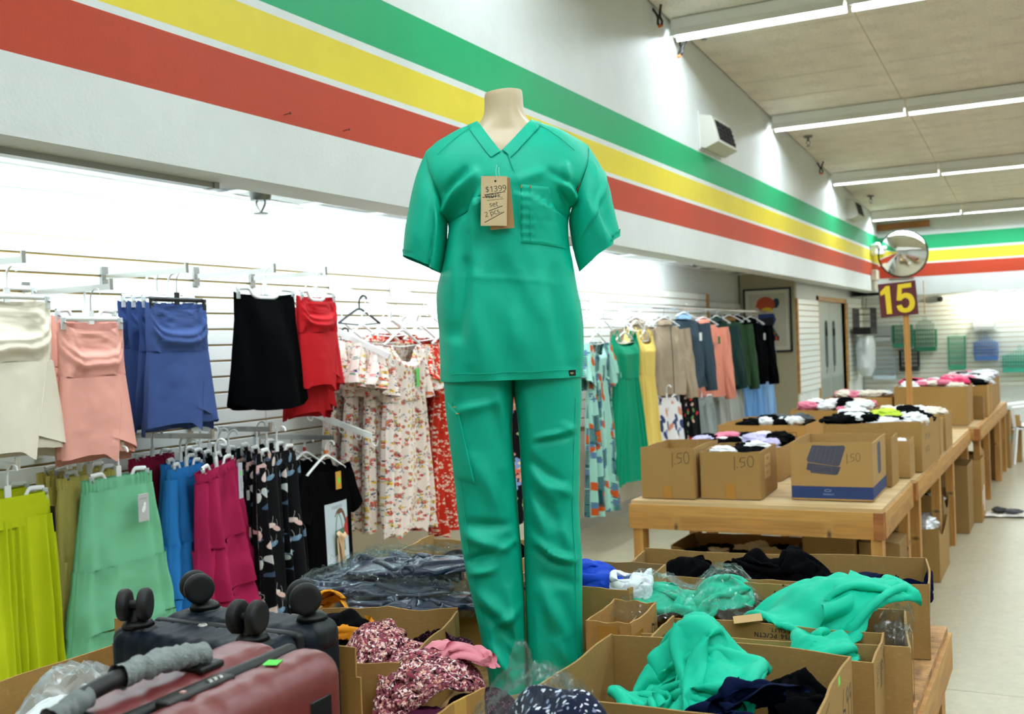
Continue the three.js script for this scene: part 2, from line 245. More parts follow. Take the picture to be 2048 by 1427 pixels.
// ---------------------------------------------------------------- the dressed mannequin
{
  const scrub = phys(0x02b592, 0.5, { specularIntensity: 0.55, sheen: 0.12, sheenRoughness: 0.35, sheenColor: new THREE.Color(0x2fd0a8), bumpMap: weave, bumpScale: 0.0003 });
  const skin = phys(0xcfba94, 0.38, { clearcoat: 0.2, clearcoatRoughness: 0.4 });
  const man = thing('mannequin', 'headless cream mannequin dressed in a green scrub top and trousers', 'mannequin', [-1.1935, 0.74, -2.304], 0.4895);
  // body: neck stump, chest, legs and feet
  {
    const rows = [[0.0, 0, 0], [1.12, 0.115, 0.095], [1.2, 0.125, 0.1], [1.26, 0.132, 0.088], [1.31, 0.135, 0.07], [1.345, 0.105, 0.058], [1.37, 0.068, 0.054], [1.392, 0.052, 0.052], [1.42, 0.0475, 0.05], [1.44, 0.047, 0.049], [1.449, 0.0455, 0.047]].slice(1);
    const wx = curve(rows.map(r => [r[0], r[1]])), wz = curve(rows.map(r => [r[0], r[2]]));
    const g = surf(40, 60, (u, v) => { const a = u * 2 * Math.PI, y = lerp(1.12, 1.449, v), c = Math.cos(a), s = Math.sin(a), zc = lerp(0.0, -0.012, sstep(1.3, 1.4, y)); return [wx(y) * c, y + (v > 0.98 ? 0.003 * c : 0), zc + wz(y) * s + (s > 0 ? 0.006 * Math.exp(-((y - 1.35) ** 2) / 0.0004) * Math.exp(-c * c * 30) * -1 : 0)]; }, true);
    const cap = surf(24, 5, (u, v) => { const a = u * 2 * Math.PI, k = 1 - v; return [0.0455 * Math.cos(a) * k, 1.449 + 0.004 * Math.sqrt(Math.max(0, 1 - k * k)) + 0.003 * Math.cos(a), -0.012 + 0.047 * Math.sin(a) * k]; }, true);
    const legs = [-1, 1].map(s => surf(20, 30, (u, v) => { const a = u * 2 * Math.PI, y = lerp(0.03, 0.95, v), r = lin([[0.03, 0.03], [0.12, 0.032], [0.3, 0.044], [0.42, 0.045], [0.7, 0.064], [0.95, 0.075]])(y), x = s < 0 ? lin([[0.03, -0.045], [0.5, -0.075], [0.95, -0.075]])(y) : lin([[0.03, 0.065], [0.5, 0.075], [0.95, 0.075]])(y); return [x + r * Math.cos(a), y, r * Math.sin(a) - 0.005]; }, true));
    const feet = [-0.042, 0.062].map(x => { const f = new THREE.SphereGeometry(1, 16, 10); f.scale(0.034, 0.03, 0.05); f.translate(x, 0.03, 0.0); return f; });
    part(man, 'body', join(g, cap, ...legs, ...feet), skin, 'glossy cream moulded body with a cut-off neck');
  }
  // scrub top -----------------------------------------------------------
  const Df = curve([[0.74, 0.118], [0.85, 0.122], [0.98, 0.117], [1.08, 0.12], [1.16, 0.132], [1.22, 0.128], [1.289, 0.1], [1.34, 0.068], [1.38, 0.04]]);
  const Db = curve([[0.74, 0.105], [0.9, 0.095], [1.05, 0.085], [1.2, 0.1], [1.3, 0.08], [1.38, 0.035]]);
  const OL = y => curve([[0.74, 0.178], [0.85, 0.179], [0.96, 0.181], [1.05, 0.16], [1.13, 0.148], [1.2, 0.165], [1.26, 0.186], [1.312, 0.196]])(y);
  const OR = y => curve([[0.74, 0.168], [0.88, 0.174], [0.98, 0.16], [1.05, 0.15], [1.125, 0.148], [1.2, 0.172], [1.26, 0.196], [1.312, 0.205]])(y);
  const tv = 0.80, yV = 1.287, topY = 1.377, hemY = 0.75;
  const In = (t, back) => back ? [0, lerp(hemY, 1.372, t)] : t < tv ? [-0.012 * (t / tv), lerp(hemY, yV, t / tv)] : [lerp(-0.012, 0, (t - tv) / (1 - tv)), lerp(yV, topY, (t - tv) / (1 - tv))];
  const neckHalf = t => t < tv ? 0 : 0.066 * Math.pow((t - tv) / (1 - tv), 0.9);
  const armZ = t => { const k = clamp((t - 0.66) / 0.34); return 0.05 * Math.sin(Math.PI * k) ** 0.8; };
  const outY = t => t < 0.66 ? lerp(hemY, 1.128, t / 0.66) : lerp(1.128, 1.312, (t - 0.66) / 0.34);
  const panelXY = (side, s, t, back) => {
    const inn = In(t, back), oy = outY(t), ow = (side < 0 ? OL : OR)(oy), nx = back ? (t > 0.9 ? 0.066 * (t - 0.9) / 0.1 : 0) : neckHalf(t);
    const x0 = inn[0] + side * nx, x1 = side * ow, drop = t > 0.94 ? 0 : 0;
    return [lerp(x0, x1, s), lerp(inn[1], oy, s * (0.55 + 0.45 * s)) + drop, s];
  };
  const zAt = (side, s, t, y, back) => {
    const e = Math.pow(Math.max(0, 1 - Math.pow(s, lerp(4.6, 2.6, sstep(0.85, 1.12, y)))), 0.5), top = Math.sqrt(Math.max(0, 1 - Math.pow(clamp((t - 0.72) / 0.28), 2.6)));
    const seam = 0.006 * (1 - s) - 0.016 * s * s;
    const body = (back ? -Db(y) : Df(y)) * e * lerp(top, 1, 0), arm = (back ? -1 : 1) * armZ(t);
    return (s > 0.999 ? arm : body * (1 - s * s * (t > 0.66 ? 0.5 : 0)) + arm * Math.pow(s, 3)) * (t > 0.995 ? 0 : 1) + seam * sstep(0.8, 1, t);
  };
  const frontFolds = foldField([
    [-0.075, 1.235, -0.145, 1.17, 0.012, 0.008], [-0.10, 1.245, -0.15, 1.20, 0.009, -0.006], [-0.055, 1.215, -0.13, 1.13, 0.013, -0.005], [-0.115, 1.21, -0.16, 1.14, 0.010, 0.007],
    [-0.062, 1.215, -0.10, 1.05, 0.016, 0.007], [-0.045, 1.20, -0.075, 1.02, 0.014, -0.005], [-0.115, 1.12, -0.14, 0.90, 0.02, 0.006], [-0.09, 1.14, -0.13, 0.86, 0.018, -0.008], [-0.075, 1.1, -0.10, 0.80, 0.02, 0.005],
    [-0.14, 1.0, -0.15, 0.86, 0.014, -0.003],
    [0.10, 1.235, 0.165, 1.20, 0.009, -0.007], [0.115, 1.225, 0.165, 1.18, 0.010, 0.006], [0.125, 1.19, 0.165, 1.14, 0.008, -0.006], [0.14, 1.25, 0.155, 1.15, 0.010, 0.007],
    [0.03, 1.215, 0.09, 1.235, 0.012, 0.005], [-0.01, 1.19, -0.01, 1.05, 0.02, 0.004], [0.012, 1.2, 0.018, 1.1, 0.010, -0.003],
    [-0.12, 0.995, 0.02, 0.985, 0.006, 0.0011], [0.0, 0.985, 0.12, 0.97, 0.006, 0.0008], [0.13, 1.03, 0.15, 0.80, 0.018, 0.005], [0.11, 1.0, 0.13, 0.78, 0.016, -0.006], [0.07, 0.98, 0.10, 0.80, 0.02, 0.004],
    [-0.06, 1.1, -0.08, 0.77, 0.022, 0.004], [0.055, 1.03, 0.07, 0.77, 0.026, 0.004], [-0.015, 0.95, -0.025, 0.77, 0.02, -0.003], [0.1, 0.95, 0.115, 0.77, 0.014, -0.003],
    [-0.02, 0.93, 0.04, 0.78, 0.03, 0.004], [-0.08, 0.9, -0.06, 0.78, 0.02, 0.004], [0.0, 1.05, 0.06, 0.9, 0.02, 0.003],
  ]);
  const wrinkle = (x, y, s) => 0.004 * fbm(x * 12, y * 8, s, 3) + 0.001 * fbm(x * 45, y * 40, s + 4, 2);
  function panel(side, back) {
    return surf(64, 130, (u, v) => { const t = Math.pow(v, 0.92); const [x, y, s] = panelXY(side, u, t, back); return [x, y, zAt(side, u, t, y, back)]; });
  }
  const flip = g => { const i = g.index.array; for (let k = 0; k < i.length; k += 3) { const a = i[k]; i[k] = i[k + 2]; i[k + 2] = a; } g.computeVertexNormals(); return g; };
  const pieces = [flip(panel(1, false)), panel(-1, false), panel(1, true), flip(panel(-1, true))];
  let torso = weld(mergeGeometries(pieces.map(g => { g = g.toNonIndexed(); return g; })));
  const surfOff = (x, y, z, nx, ny, nz) => (nz > -0.2 && z > -0.01 ? frontFolds(x, y) * sstep(-0.01, 0.03, z) : 0.004 * fbm(x * 18, y * 7, 3, 3)) * sstep(1.36, 1.3, y) + wrinkle(x, y, 1) - 0.0 * sstep(0.772, 0.768, y);
  torso = displace(torso, surfOff);
  const top = part(man, 'scrub_top', torso, scrub, 'jade green V-neck scrub top');
  // find the front surface for things sewn on it
  const zFront = (() => { const p = torso.attributes.position, cell = new Map(), q = 0.008; for (let i = 0; i < p.count; i++) { const z = p.getZ(i); if (z < 0) continue; const k = Math.round(p.getX(i) / q) + ',' + Math.round(p.getY(i) / q); cell.set(k, Math.max(cell.get(k) ?? -1, z)); } const at = (i, j) => { for (let r = 0; r < 4; r++) { let b = -1; for (let a = -r; a <= r; a++) for (let c = -r; c <= r; c++) b = Math.max(b, cell.get((i + a) + ',' + (j + c)) ?? -1); if (b >= 0) return b; } return 0.05; };
    return (x, y) => { const fx = x / q, fy = y / q, i = Math.floor(fx), j = Math.floor(fy), a = fx - i, b = fy - j; return lerp(lerp(at(i, j), at(i + 1, j), a), lerp(at(i, j + 1), at(i + 1, j + 1), a), b); }; })();
  // neckband: two strips crossing at the V, and a back neck rib
  const band = (side, ext) => { const N = 30; return surf(N, 4, (u, v) => { const t = lerp(ext ? tv - 0.055 : tv, 1.0, u), inn = t < tv ? [lerp(0.0, 0.012, (tv - t) / 0.055), lerp(yV, 1.246, (tv - t) / 0.055)] : [In(t)[0] + side * neckHalf(t), In(t)[1]]; const wdt = 0.029, dx = side * 0.82, dy = -0.57 * 0.9; const x = inn[0] + dx * wdt * v * (t < tv ? 0.35 : 1), y = inn[1] + dy * wdt * v * (u > 0.9 ? 0.6 : 1); const z0 = zAt(side, clamp((Math.abs(x) - neckHalf(t)) / 0.2), t, inn[1], false); const z = Math.max(zFront(x, y), z0 * 0.98) + (u > 0.93 ? 0 : 0.0022) + 0.001 * Math.sin(v * Math.PI) + (ext ? 0.001 : 0); return [x, y, u > 0.97 ? lerp(z, 0.01, 0.2) : z]; }); };
  part(top, 'neckband', band(-1, false), scrub); part(top, 'neckband', band(1, true), scrub);
  // breast pocket with its stitched divider, tacks and hem
  const pocket = (pts, off, nx = 24, ny = 30) => surf(nx, ny, (u, v) => { const x = lerp(lerp(pts[0][0], pts[1][0], u), lerp(pts[3][0], pts[2][0], u), v), y = lerp(lerp(pts[0][1], pts[1][1], u), lerp(pts[3][1], pts[2][1], u), v); const e = Math.min(u, 1 - u, v, 1 - v); return [x, y, zFront(x, y) + off * sstep(-0.001, 0.03, e) + 0.0012 * Math.sin(v * 40) * (u < 0.33 ? 1 : 0.15) * sstep(0, 0.1, v) * sstep(1, 0.9, v)]; });
  const pk = part(top, 'breast_pocket', pocket([[0.03, 1.203], [0.098, 1.199], [0.136, 1.056], [0.026, 1.068]], 0.0034), scrub);
  part(pk, 'pocket_seam', tube([[0.051, 1.2, zFront(0.051, 1.2) + 0.0045], [0.051, 1.14, zFront(0.051, 1.14) + 0.0045], [0.05, 1.07, zFront(0.05, 1.07) + 0.0045]], 0.0009, 20, 5), scrub);
  for (const x of [0.032, 0.054]) part(pk, 'bar_tack', bx(x - 0.001, x + 0.001, 1.194, 1.201, zFront(x, 1.197) + 0.002, zFront(x, 1.197) + 0.006), std(0xd08a2a, 0.8), 'orange bar tack');
  // seams: hem, shoulder yokes
  const seamLine = (pts, r = 0.0008, off = 0.0015) => tube(pts.map(([x, y]) => [x, y, zFront(x, y) + off]), r, pts.length * 5, 5);
  part(top, 'hem_seam', seamLine(Array.from({ length: 18 }, (_, i) => [lerp(-0.15, 0.145, i / 17), 0.768 + 0.001 * Math.sin(i)])), scrub);
  for (const s of [-1, 1]) part(top, 'yoke_seam', seamLine(Array.from({ length: 9 }, (_, i) => [s * lerp(0.075, 0.165, i / 8), lerp(1.362, 1.292, (i / 8) ** 1.25)]), 0.0009, 0.001), scrub);
  const lab = part(top, 'hem_label', bx(0.128, 0.145, 0.754, 0.768, zFront(0.137, 0.76) + 0.002, zFront(0.137, 0.76) + 0.004), std(0x10100e, 0.6), 'small black woven label with gold letters');
  lab.geometry.attributes.uv; 
  { const pl = new THREE.PlaneGeometry(0.0165, 0.0135); pl.translate(0.1365, 0.761, zFront(0.137, 0.76) + 0.0045); part(lab, 'label_print', pl, std(0xffffff, 0.6, { map: canvas(128, 104, (c, w, h) => { c.fillStyle = '#10100e'; c.fillRect(0, 0, w, h); c.fillStyle = '#e0c469'; c.font = 'bold 44px sans-serif'; c.textAlign = 'center'; c.fillText('vgt.', 62, 66); }) })); }
  // sleeves
  function sleeve(side) {
    const N = 48, ring = [], O = side < 0 ? OL : OR;
    const fr = k => { const t = lerp(0.66, 1, k), y = outY(t); return [side * O(y), y, armZ(t) * (t > 0.995 ? 0 : 1) - 0.016 * sstep(0.8, 1, t)]; };
    const bk = k => { const t = lerp(0.66, 1, k), y = outY(t); return [side * O(y), y, -armZ(t) * (t > 0.995 ? 0 : 1) - 0.016 * sstep(0.8, 1, t)]; };
    for (let i = 0; i < N; i++) { const k = i / N; ring.push(k < 0.5 ? fr(k * 2) : bk(2 - k * 2)); }
    // hem ring: from inner low point round to the outer high point
    const inn = side < 0 ? [-0.166, 1.012] : [0.168, 1.004], out = side < 0 ? [-0.256, 1.058] : [0.268, 1.088], c = [(inn[0] + out[0]) / 2, (inn[1] + out[1]) / 2], h = [(out[0] - inn[0]) / 2, (out[1] - inn[1]) / 2];
    const folds = (k, v) => 0.006 * Math.sin(k * 6.28 * 2 + 2 * v + side) * v + 0.005 * fbm(k * 5 + 3 * side, v * 4, side * 3, 3) * sstep(0, 0.2, v) + (side > 0 ? 0.012 * Math.exp(-((k - 0.2 - 0.1 * v) ** 2) / 0.0016) * sstep(0.1, 0.5, v) - 0.01 * Math.exp(-((k - 0.3 - 0.06 * v) ** 2) / 0.001) * sstep(0.2, 0.6, v) + 0.006 * Math.exp(-((v - 0.62 + k * 0.5) ** 2) / 0.002) : 0.012 * Math.exp(-((k - 0.17 + 0.04 * v) ** 2) / 0.0012) * sstep(0.1, 0.4, v) - 0.012 * Math.exp(-((k - 0.24 + 0.03 * v) ** 2) / 0.001) * sstep(0.15, 0.5, v));
    const g = surf(N, 34, (u, v) => {
      const i = Math.round(u * N) % N, a = ring[i], ang = i / N * 2 * Math.PI;                // 0 = inner low, pi = outer high
      const cs = -Math.cos(ang), sn = Math.sin(ang), b = [c[0] + h[0] * cs, c[1] + h[1] * cs, 0.062 * sn + 0.012];
      const v2 = v, bul = Math.sin(Math.PI * v) * (0.018), k = lerp(v2, Math.pow(v2, 1.25), (1 + cs) / 2);
      const x = lerp(a[0], b[0], k) + side * bul * (cs > 0 ? cs : 0.25 * cs) * 0.9, y = lerp(a[1], b[1], v2) + 0.014 * Math.sin(Math.PI * Math.min(1, v2 * 1.6)) * Math.max(0, cs) , z = lerp(a[2], b[2], v2) + bul * 0.7 * sn;
      const d = folds(i / N, v);
      return [x + side * d * (cs > -0.3 ? 0.6 : 0.1), y, z + d * sn * 1.1];
    }, true);
    const s = part(top, 'sleeve', g, scrub);
    const hem = surf(N, 2, (u, v) => { const p = g.attributes.position, W = N + 1, i = Math.round(u * N) % N, a = 34 * W + i; return [p.getX(a) + (c[0] - p.getX(a)) * (0.02 - 0.03 * v), p.getY(a) + 0.017 * v * 0.9 - 0.0 + (v ? 0.0 : 0), p.getZ(a) + (0.012 - p.getZ(a)) * (0.05 * (1 - v))]; }, true);
    part(s, 'sleeve_hem', hem, scrub);
  }
  sleeve(-1); sleeve(1);
  // scrub trousers --------------------------------------------------------
  const eL = { o: curve([[0.0, -0.088], [0.03, -0.09], [0.134, -0.106], [0.25, -0.128], [0.314, -0.139], [0.42, -0.149], [0.529, -0.157], [0.62, -0.164], [0.73, -0.17], [0.9, -0.172]]), i: curve([[0.0, 0.004], [0.13, 0.005], [0.31, 0.003], [0.45, -0.003], [0.53, -0.006], [0.65, -0.008], [0.72, -0.004], [0.9, 0]]) };
  const eR = { o: curve([[0.0, 0.148], [0.12, 0.146], [0.3, 0.15], [0.42, 0.147], [0.52, 0.152], [0.62, 0.158], [0.72, 0.164], [0.9, 0.166]]), i: curve([[0.0, 0.006], [0.13, 0.0075], [0.31, 0.009], [0.45, 0.011], [0.53, 0.009], [0.65, 0.004], [0.72, -0.002], [0.9, 0]]) };
  const tf = foldField([
    [-0.15, 0.31, -0.05, 0.345, 0.010, -0.009], [-0.135, 0.285, -0.07, 0.30, 0.010, 0.008], [-0.14, 0.385, -0.06, 0.355, 0.014, 0.010], [-0.12, 0.41, -0.02, 0.40, 0.012, -0.008], [-0.03, 0.375, 0.0, 0.32, 0.008, -0.008], [-0.06, 0.34, 0.0, 0.365, 0.010, 0.009],
    [-0.12, 0.25, -0.04, 0.18, 0.016, 0.008], [-0.1, 0.2, -0.02, 0.12, 0.014, -0.008], [-0.07, 0.16, 0.0, 0.2, 0.012, 0.007], [-0.08, 0.11, -0.03, 0.04, 0.014, 0.008], [-0.03, 0.25, -0.01, 0.1, 0.014, 0.007], [-0.055, 0.12, -0.02, 0.06, 0.01, -0.006],
    [-0.14, 0.68, -0.04, 0.70, 0.012, 0.006], [-0.03, 0.72, -0.01, 0.6, 0.016, 0.010], [-0.06, 0.7, -0.03, 0.56, 0.014, -0.007], [-0.1, 0.56, -0.05, 0.46, 0.02, 0.007], [-0.04, 0.52, -0.02, 0.42, 0.014, -0.005],
    [0.02, 0.72, 0.03, 0.58, 0.016, 0.008], [0.05, 0.61, 0.13, 0.625, 0.008, 0.006], [0.05, 0.6, 0.14, 0.61, 0.008, -0.005], [0.11, 0.64, 0.15, 0.62, 0.008, 0.006], [0.03, 0.53, 0.08, 0.47, 0.014, 0.009], [0.04, 0.55, 0.1, 0.5, 0.010, -0.007], [0.08, 0.5, 0.13, 0.47, 0.012, 0.007], [0.03, 0.46, 0.06, 0.38, 0.014, 0.008], [0.05, 0.47, 0.09, 0.4, 0.010, -0.007],
    [0.07, 0.33, 0.14, 0.31, 0.010, 0.010], [0.03, 0.37, 0.08, 0.325, 0.012, 0.010], [0.04, 0.34, 0.09, 0.305, 0.009, -0.009], [0.1, 0.4, 0.12, 0.34, 0.012, 0.007], [0.06, 0.28, 0.13, 0.25, 0.014, -0.006], [0.05, 0.24, 0.10, 0.14, 0.02, 0.010], [0.09, 0.22, 0.13, 0.1, 0.016, -0.007], [0.03, 0.2, 0.03, 0.06, 0.014, 0.006], [0.08, 0.12, 0.12, 0.05, 0.014, 0.007],
  ]);
  function leg(e, sg) {
    return surf(56, 150, (u, v) => {
      const a = u * 2 * Math.PI, y = lerp(0.0, 0.86, v), x0 = Math.min(e.o(y), e.i(y)), x1 = Math.max(e.o(y), e.i(y)), c = (x0 + x1) / 2, w = (x1 - x0) / 2, cs = Math.cos(a), sn = Math.sin(a);
      const dz = lin([[0, 0.062], [0.15, 0.062], [0.35, 0.07], [0.5, 0.078], [0.72, 0.095], [0.86, 0.1]])(y), se = Math.sign(sn) * Math.pow(Math.abs(sn), 0.85);
      const x = c + w * Math.sign(cs) * Math.pow(Math.abs(cs), 0.82), f = sn > 0 ? tf(x, y) * Math.pow(sn, 0.6) : 0.004 * fbm(x * 12, y * 8, 5, 3);
      const wob = 0.0025 * fbm(a * 1.2, y * 10, sg, 3);
      return [x + wob * cs, y, 0.004 + (dz + f * (sn > 0 ? 1 : -1) + 0.0014 * fbm(x * 40, y * 30, sg + 9, 2)) * se + (y < 0.05 ? 0.01 * (1 - y / 0.05) * sn : 0)];
    }, true);
  }
  const tr = part(man, 'scrub_trousers', join(leg(eL, 1), leg(eR, 2)), scrub, 'jade green straight scrub trousers');
  // cargo pocket on the outer left leg and outer seams
  const zLeg = (x, y) => { const e = x < 0.003 ? eL : eR, x0 = Math.min(e.o(y), e.i(y)), x1 = Math.max(e.o(y), e.i(y)), c = (x0 + x1) / 2, w = (x1 - x0) / 2, k = clamp(Math.abs(x - c) / w, 0, 0.995), cs = Math.pow(k, 1 / 0.82), sn = Math.sqrt(Math.max(0, 1 - cs * cs)); const dz = lin([[0, 0.062], [0.15, 0.062], [0.35, 0.07], [0.5, 0.078], [0.72, 0.095], [0.86, 0.1]])(y); return 0.004 + (dz + tf(x, y) * Math.pow(sn, 0.6)) * Math.pow(sn, 0.85); };
  const cp = part(tr, 'cargo_pocket', surf(16, 30, (u, v) => { const P = [[-0.163, 0.703], [-0.133, 0.673], [-0.101, 0.505], [-0.152, 0.518]], x = lerp(lerp(P[0][0], P[1][0], u), lerp(P[3][0], P[2][0], u), v), y = lerp(lerp(P[0][1], P[1][1], u), lerp(P[3][1], P[2][1], u), v), e = Math.min(u + 0.03, 1 - u, v, 1 - v); return [x, y, zLeg(x, y) + 0.005 * sstep(0, 0.05, e) + 0.001]; }), scrub);
  for (const [x, y] of [[-0.145, 0.69], [-0.137, 0.675]]) part(cp, 'bar_tack', bx(x - 0.0035, x + 0.0035, y - 0.001, y + 0.001, zLeg(x, y) + 0.004, zLeg(x, y) + 0.0085), std(0xd08a2a, 0.8), 'orange bar tack');
  for (const [e, s, k] of [[eL, 1, 0.06], [eR, -1, 0.05]]) part(tr, 'outer_seam', tube(Array.from({ length: 26 }, (_, i) => { const y = lerp(0.02, 0.70, i / 25), x = e.o(y) + s * 0.02 * (1 - 0.3 * k); return [x, y, zLeg(x, y) + 0.0012]; }), 0.0009, 80, 5), scrub);

  // price tags hanging on a loop at the V
  const paper = draw => std(0xffffff, 0.75, { map: canvas(256, 480, (c, w, h) => { c.fillStyle = '#d8bf92'; c.fillRect(0, 0, w, h); const r = rng(8); for (let i = 0; i < 900; i++) { c.fillStyle = `rgba(${r() > 0.5 ? '120,90,50' : '250,235,205'},0.08)`; c.fillRect(r() * w, r() * h, 1 + r() * 6, 1); } draw(c, w, h); }) });
  const write = (c, s, x, y, size, rot = 0) => { c.save(); c.translate(x, y); c.rotate(rot); c.font = `${size}px sans-serif`; c.strokeStyle = '#2c2a22'; c.lineWidth = 5; c.lineCap = 'round'; c.fillStyle = '#2c2a22'; c.fillText(s, 0, 0); c.restore(); };
  const scrawl = (c, pts, lw = 7) => { c.strokeStyle = '#26241e'; c.lineWidth = lw; c.lineCap = 'round'; c.lineJoin = 'round'; c.beginPath(); pts.forEach(([x, y], i) => i ? c.lineTo(x, y) : c.moveTo(x, y)); c.stroke(); };
  const front = paper((c) => {
    c.fillStyle = '#241d14'; c.beginPath(); c.arc(140, 48, 11, 0, 7); c.fill();
    write(c, '$1399', 44, 158, 76, -0.1); scrawl(c, [[35, 182], [236, 150]]); write(c, 'work.', 44, 214, 68, -0.05); scrawl(c, [[18, 206], [70, 200], [150, 196]]); scrawl(c, [[40, 192], [90, 210], [160, 188]], 5); scrawl(c, [[60, 236], [220, 218]], 4);
    write(c, 'set', 84, 300, 66, -0.12); scrawl(c, [[82, 336], [210, 288]]); write(c, '2 pcs.', 44, 398, 66, -0.28); scrawl(c, [[40, 448], [226, 346]]);
  });
  const plain = std(0xab8350, 0.75);
  const hang = (label, x, y, z, w, h, mat, rz, ry) => { const t = thing('price_tag', label, 'tag'); const g = bx(-w / 2, w / 2, -h, 0, -0.0005, 0.0005); const uv = g.attributes.uv, p = g.attributes.position; for (let i = 0; i < p.count; i++) uv.setXY(i, p.getX(i) / w + 0.5, p.getY(i) / h + 1); const m = part(t, 'card', g, mat); const wp = new THREE.Vector3(x, y, z).applyAxisAngle(new THREE.Vector3(0, 1, 0), 0.4895).add(man.position); t.position.copy(wp); t.rotation.set(0, 0.4895 + ry, rz, 'YXZ'); part(t, 'loop', tube([[0.006, -0.008, 0.001], [0.004, 0.012, 0.001], [0.006, 0.028, -0.012]], 0.0005, 10, 4), M.clearPlastic); return t; };
  const zt = zFront(-0.03, 1.16);
  hang('kraft price tag with handwritten price hanging on the scrub top', -0.03, 1.221, zt + 0.014, 0.06, 0.114, front, -0.045, -0.03);
  hang('plain brown tag hanging behind the handwritten price tag', -0.022, 1.216, zt + 0.007, 0.056, 0.116, plain, 0.06, 0.05);
}
// ---------------------------------------------------------------- cartons
const boardTone = [0xa07c42, 0xac874d, 0x906e3a, 0xa37e42, 0xae8342];
const cardPaint = (c, w, h, hex, seed) => {
  const b = rgb(hex).map(v => v * 255), r = rng(seed); c.fillStyle = `rgb(${b.map(v => v | 0).join(',')})`; c.fillRect(0, 0, w, h);
  for (let i = 0; i < w * h / 40; i++) { const d = r() > 0.5; c.fillStyle = d ? 'rgba(70,45,20,0.07)' : 'rgba(255,225,175,0.07)'; c.fillRect(r() * w, r() * h, 1 + r() * 5, 1 + r()); }
  for (let i = 0; i < 7; i++) { c.strokeStyle = `rgba(${r() > 0.5 ? '90,60,30' : '235,205,150'},0.18)`; c.lineWidth = 1 + r() * 1.5; c.beginPath(); const x = r() * w, y = r() * h; c.moveTo(x, y); c.lineTo(x + (r() - 0.5) * w * 0.4, y + (r() - 0.5) * h * 0.3); c.stroke(); }
};
const corrugation = dataTex(64, (x) => { const v = 0.5 + 0.5 * Math.sin(x * Math.PI * 2 * 16); return [v, v, v]; }, 3, false);
const cardMats = boardTone.map((t, i) => std(0xffffff, 0.82, { map: canvas(256, 256, (c, w, h) => cardPaint(c, w, h, t, 40 + i), 2.2), bumpMap: corrugation, bumpScale: 0.0004 }));
const cardEdge = std(0x8f6a3d, 0.9);
const tapeMat = phys(0xb07f34, 0.25, { clearcoat: 0.5 }), tapeClear = phys(0xd3b27c, 0.18, { transmission: 0.5, thickness: 0 });
const printMat = (hex, seed, w, h, draw, inner) => std(0xffffff, 0.8, { map: canvas(w, h, (c, W, H) => { cardPaint(c, W, H, hex, seed); if (inner) { c.translate(W, 0); c.scale(-1, 1); } draw(c, W, H); }) });
// a wall of a carton: w wide, h high, 4 mm board; the cut top edge is wavy and the wall bows
function boardGeo(w, h, o = {}) {
  const t = 0.0045, g = new THREE.BoxGeometry(w, h, t, 14, 5, 1), p = g.attributes.position, uv = g.attributes.uv, s = o.seed ?? 1, nx = o.topDip;
  for (let i = 0; i < p.count; i++) {
    let x = p.getX(i), y = p.getY(i) + h / 2, z = p.getZ(i); const k = y / h, u = x / w + 0.5;
    uv.setXY(i, o.unit ? u : x, o.unit ? k : y);
    y += k * k * ((o.wave ?? 0.004) * fbm(u * 4, s, 1, 3) * 2 + (nx ? nx(u) : 0)); z += (o.bow ?? 0.006) * k * Math.sin(Math.PI * u) * (hash3(s, 3, 1) > 0.4 ? 1 : -0.6) + 0.003 * k * fbm(u * 3, k * 2, s, 2);
    p.setXYZ(i, x, y, z);
  }
  g.computeVertexNormals(); return g;
}
// carton at the centre of its base; sides: 0 front (+z), 1 right (+x), 2 back, 3 left
function carton(label, cx, cz, w, d, h, o = {}) {
  const t = thing(o.name ?? 'carton', label, 'box', [cx, o.y ?? 0.745, cz], o.turn ?? 0, o.group), m = cardMats[o.tone ?? 0], s = o.seed ?? Math.round(cx * 131 + cz * 57);
  part(t, 'base', bx(-w / 2 + 0.003, w / 2 - 0.003, 0, 0.005, -d / 2 + 0.003, d / 2 - 0.003), m);
  const P = [];
  [[0, d / 2, 0, w], [w / 2, 0, Math.PI / 2, d], [0, -d / 2, Math.PI, w], [-w / 2, 0, -Math.PI / 2, d]].forEach(([x, z, a, len], i) => {
    const hh = h + (o.rise?.[i] ?? 0), pr = o.print?.[i], q = part(t, 'side_panel', boardGeo(len, hh, { seed: s + i * 7, unit: !!pr, wave: o.wave, bow: o.bow, topDip: o.dip?.[i] }), pr ? printMat(boardTone[o.tone ?? 0], s + i, pr.w ?? 512, pr.h ?? 256, pr.draw, pr.inner) : m);
    q.position.set(x, 0, z); q.rotation.y = a; P.push(q);
    if (o.flaps?.[i] !== undefined) { const f = part(q, 'flap', boardGeo(len * 0.97, o.flapLen ?? d * 0.42, { seed: s + 30 + i, wave: 0.002, bow: 0.002 }), m); f.position.set(0, hh, 0); f.rotation.x = o.flaps[i]; }
    if (o.tape?.[i]) { const [u, v, tw, th] = o.tape[i]; const tp = part(q, 'packing_tape', bx((u - 0.5) * len - tw / 2, (u - 0.5) * len + tw / 2, v, v + th, 0.0025 + (o.bow ?? 0.006), 0.0032 + (o.bow ?? 0.006)), o.tapeClear ? tapeClear : tapeMat, 'strip of brown packing tape'); }
  });
  return t;
}
const ink = (c, pts, lw = 6, col = '#2a261d') => { c.strokeStyle = col; c.lineWidth = lw; c.lineCap = 'round'; c.lineJoin = 'round'; c.beginPath(); pts.forEach(([x, y], i) => i ? c.lineTo(x, y) : c.moveTo(x, y)); c.stroke(); };
const oval = (c, x, y, a, b, lw = 6, col = '#2a261d') => { c.strokeStyle = col; c.lineWidth = lw; c.beginPath(); c.ellipse(x, y, a, b, 0, 0, 7); c.stroke(); };
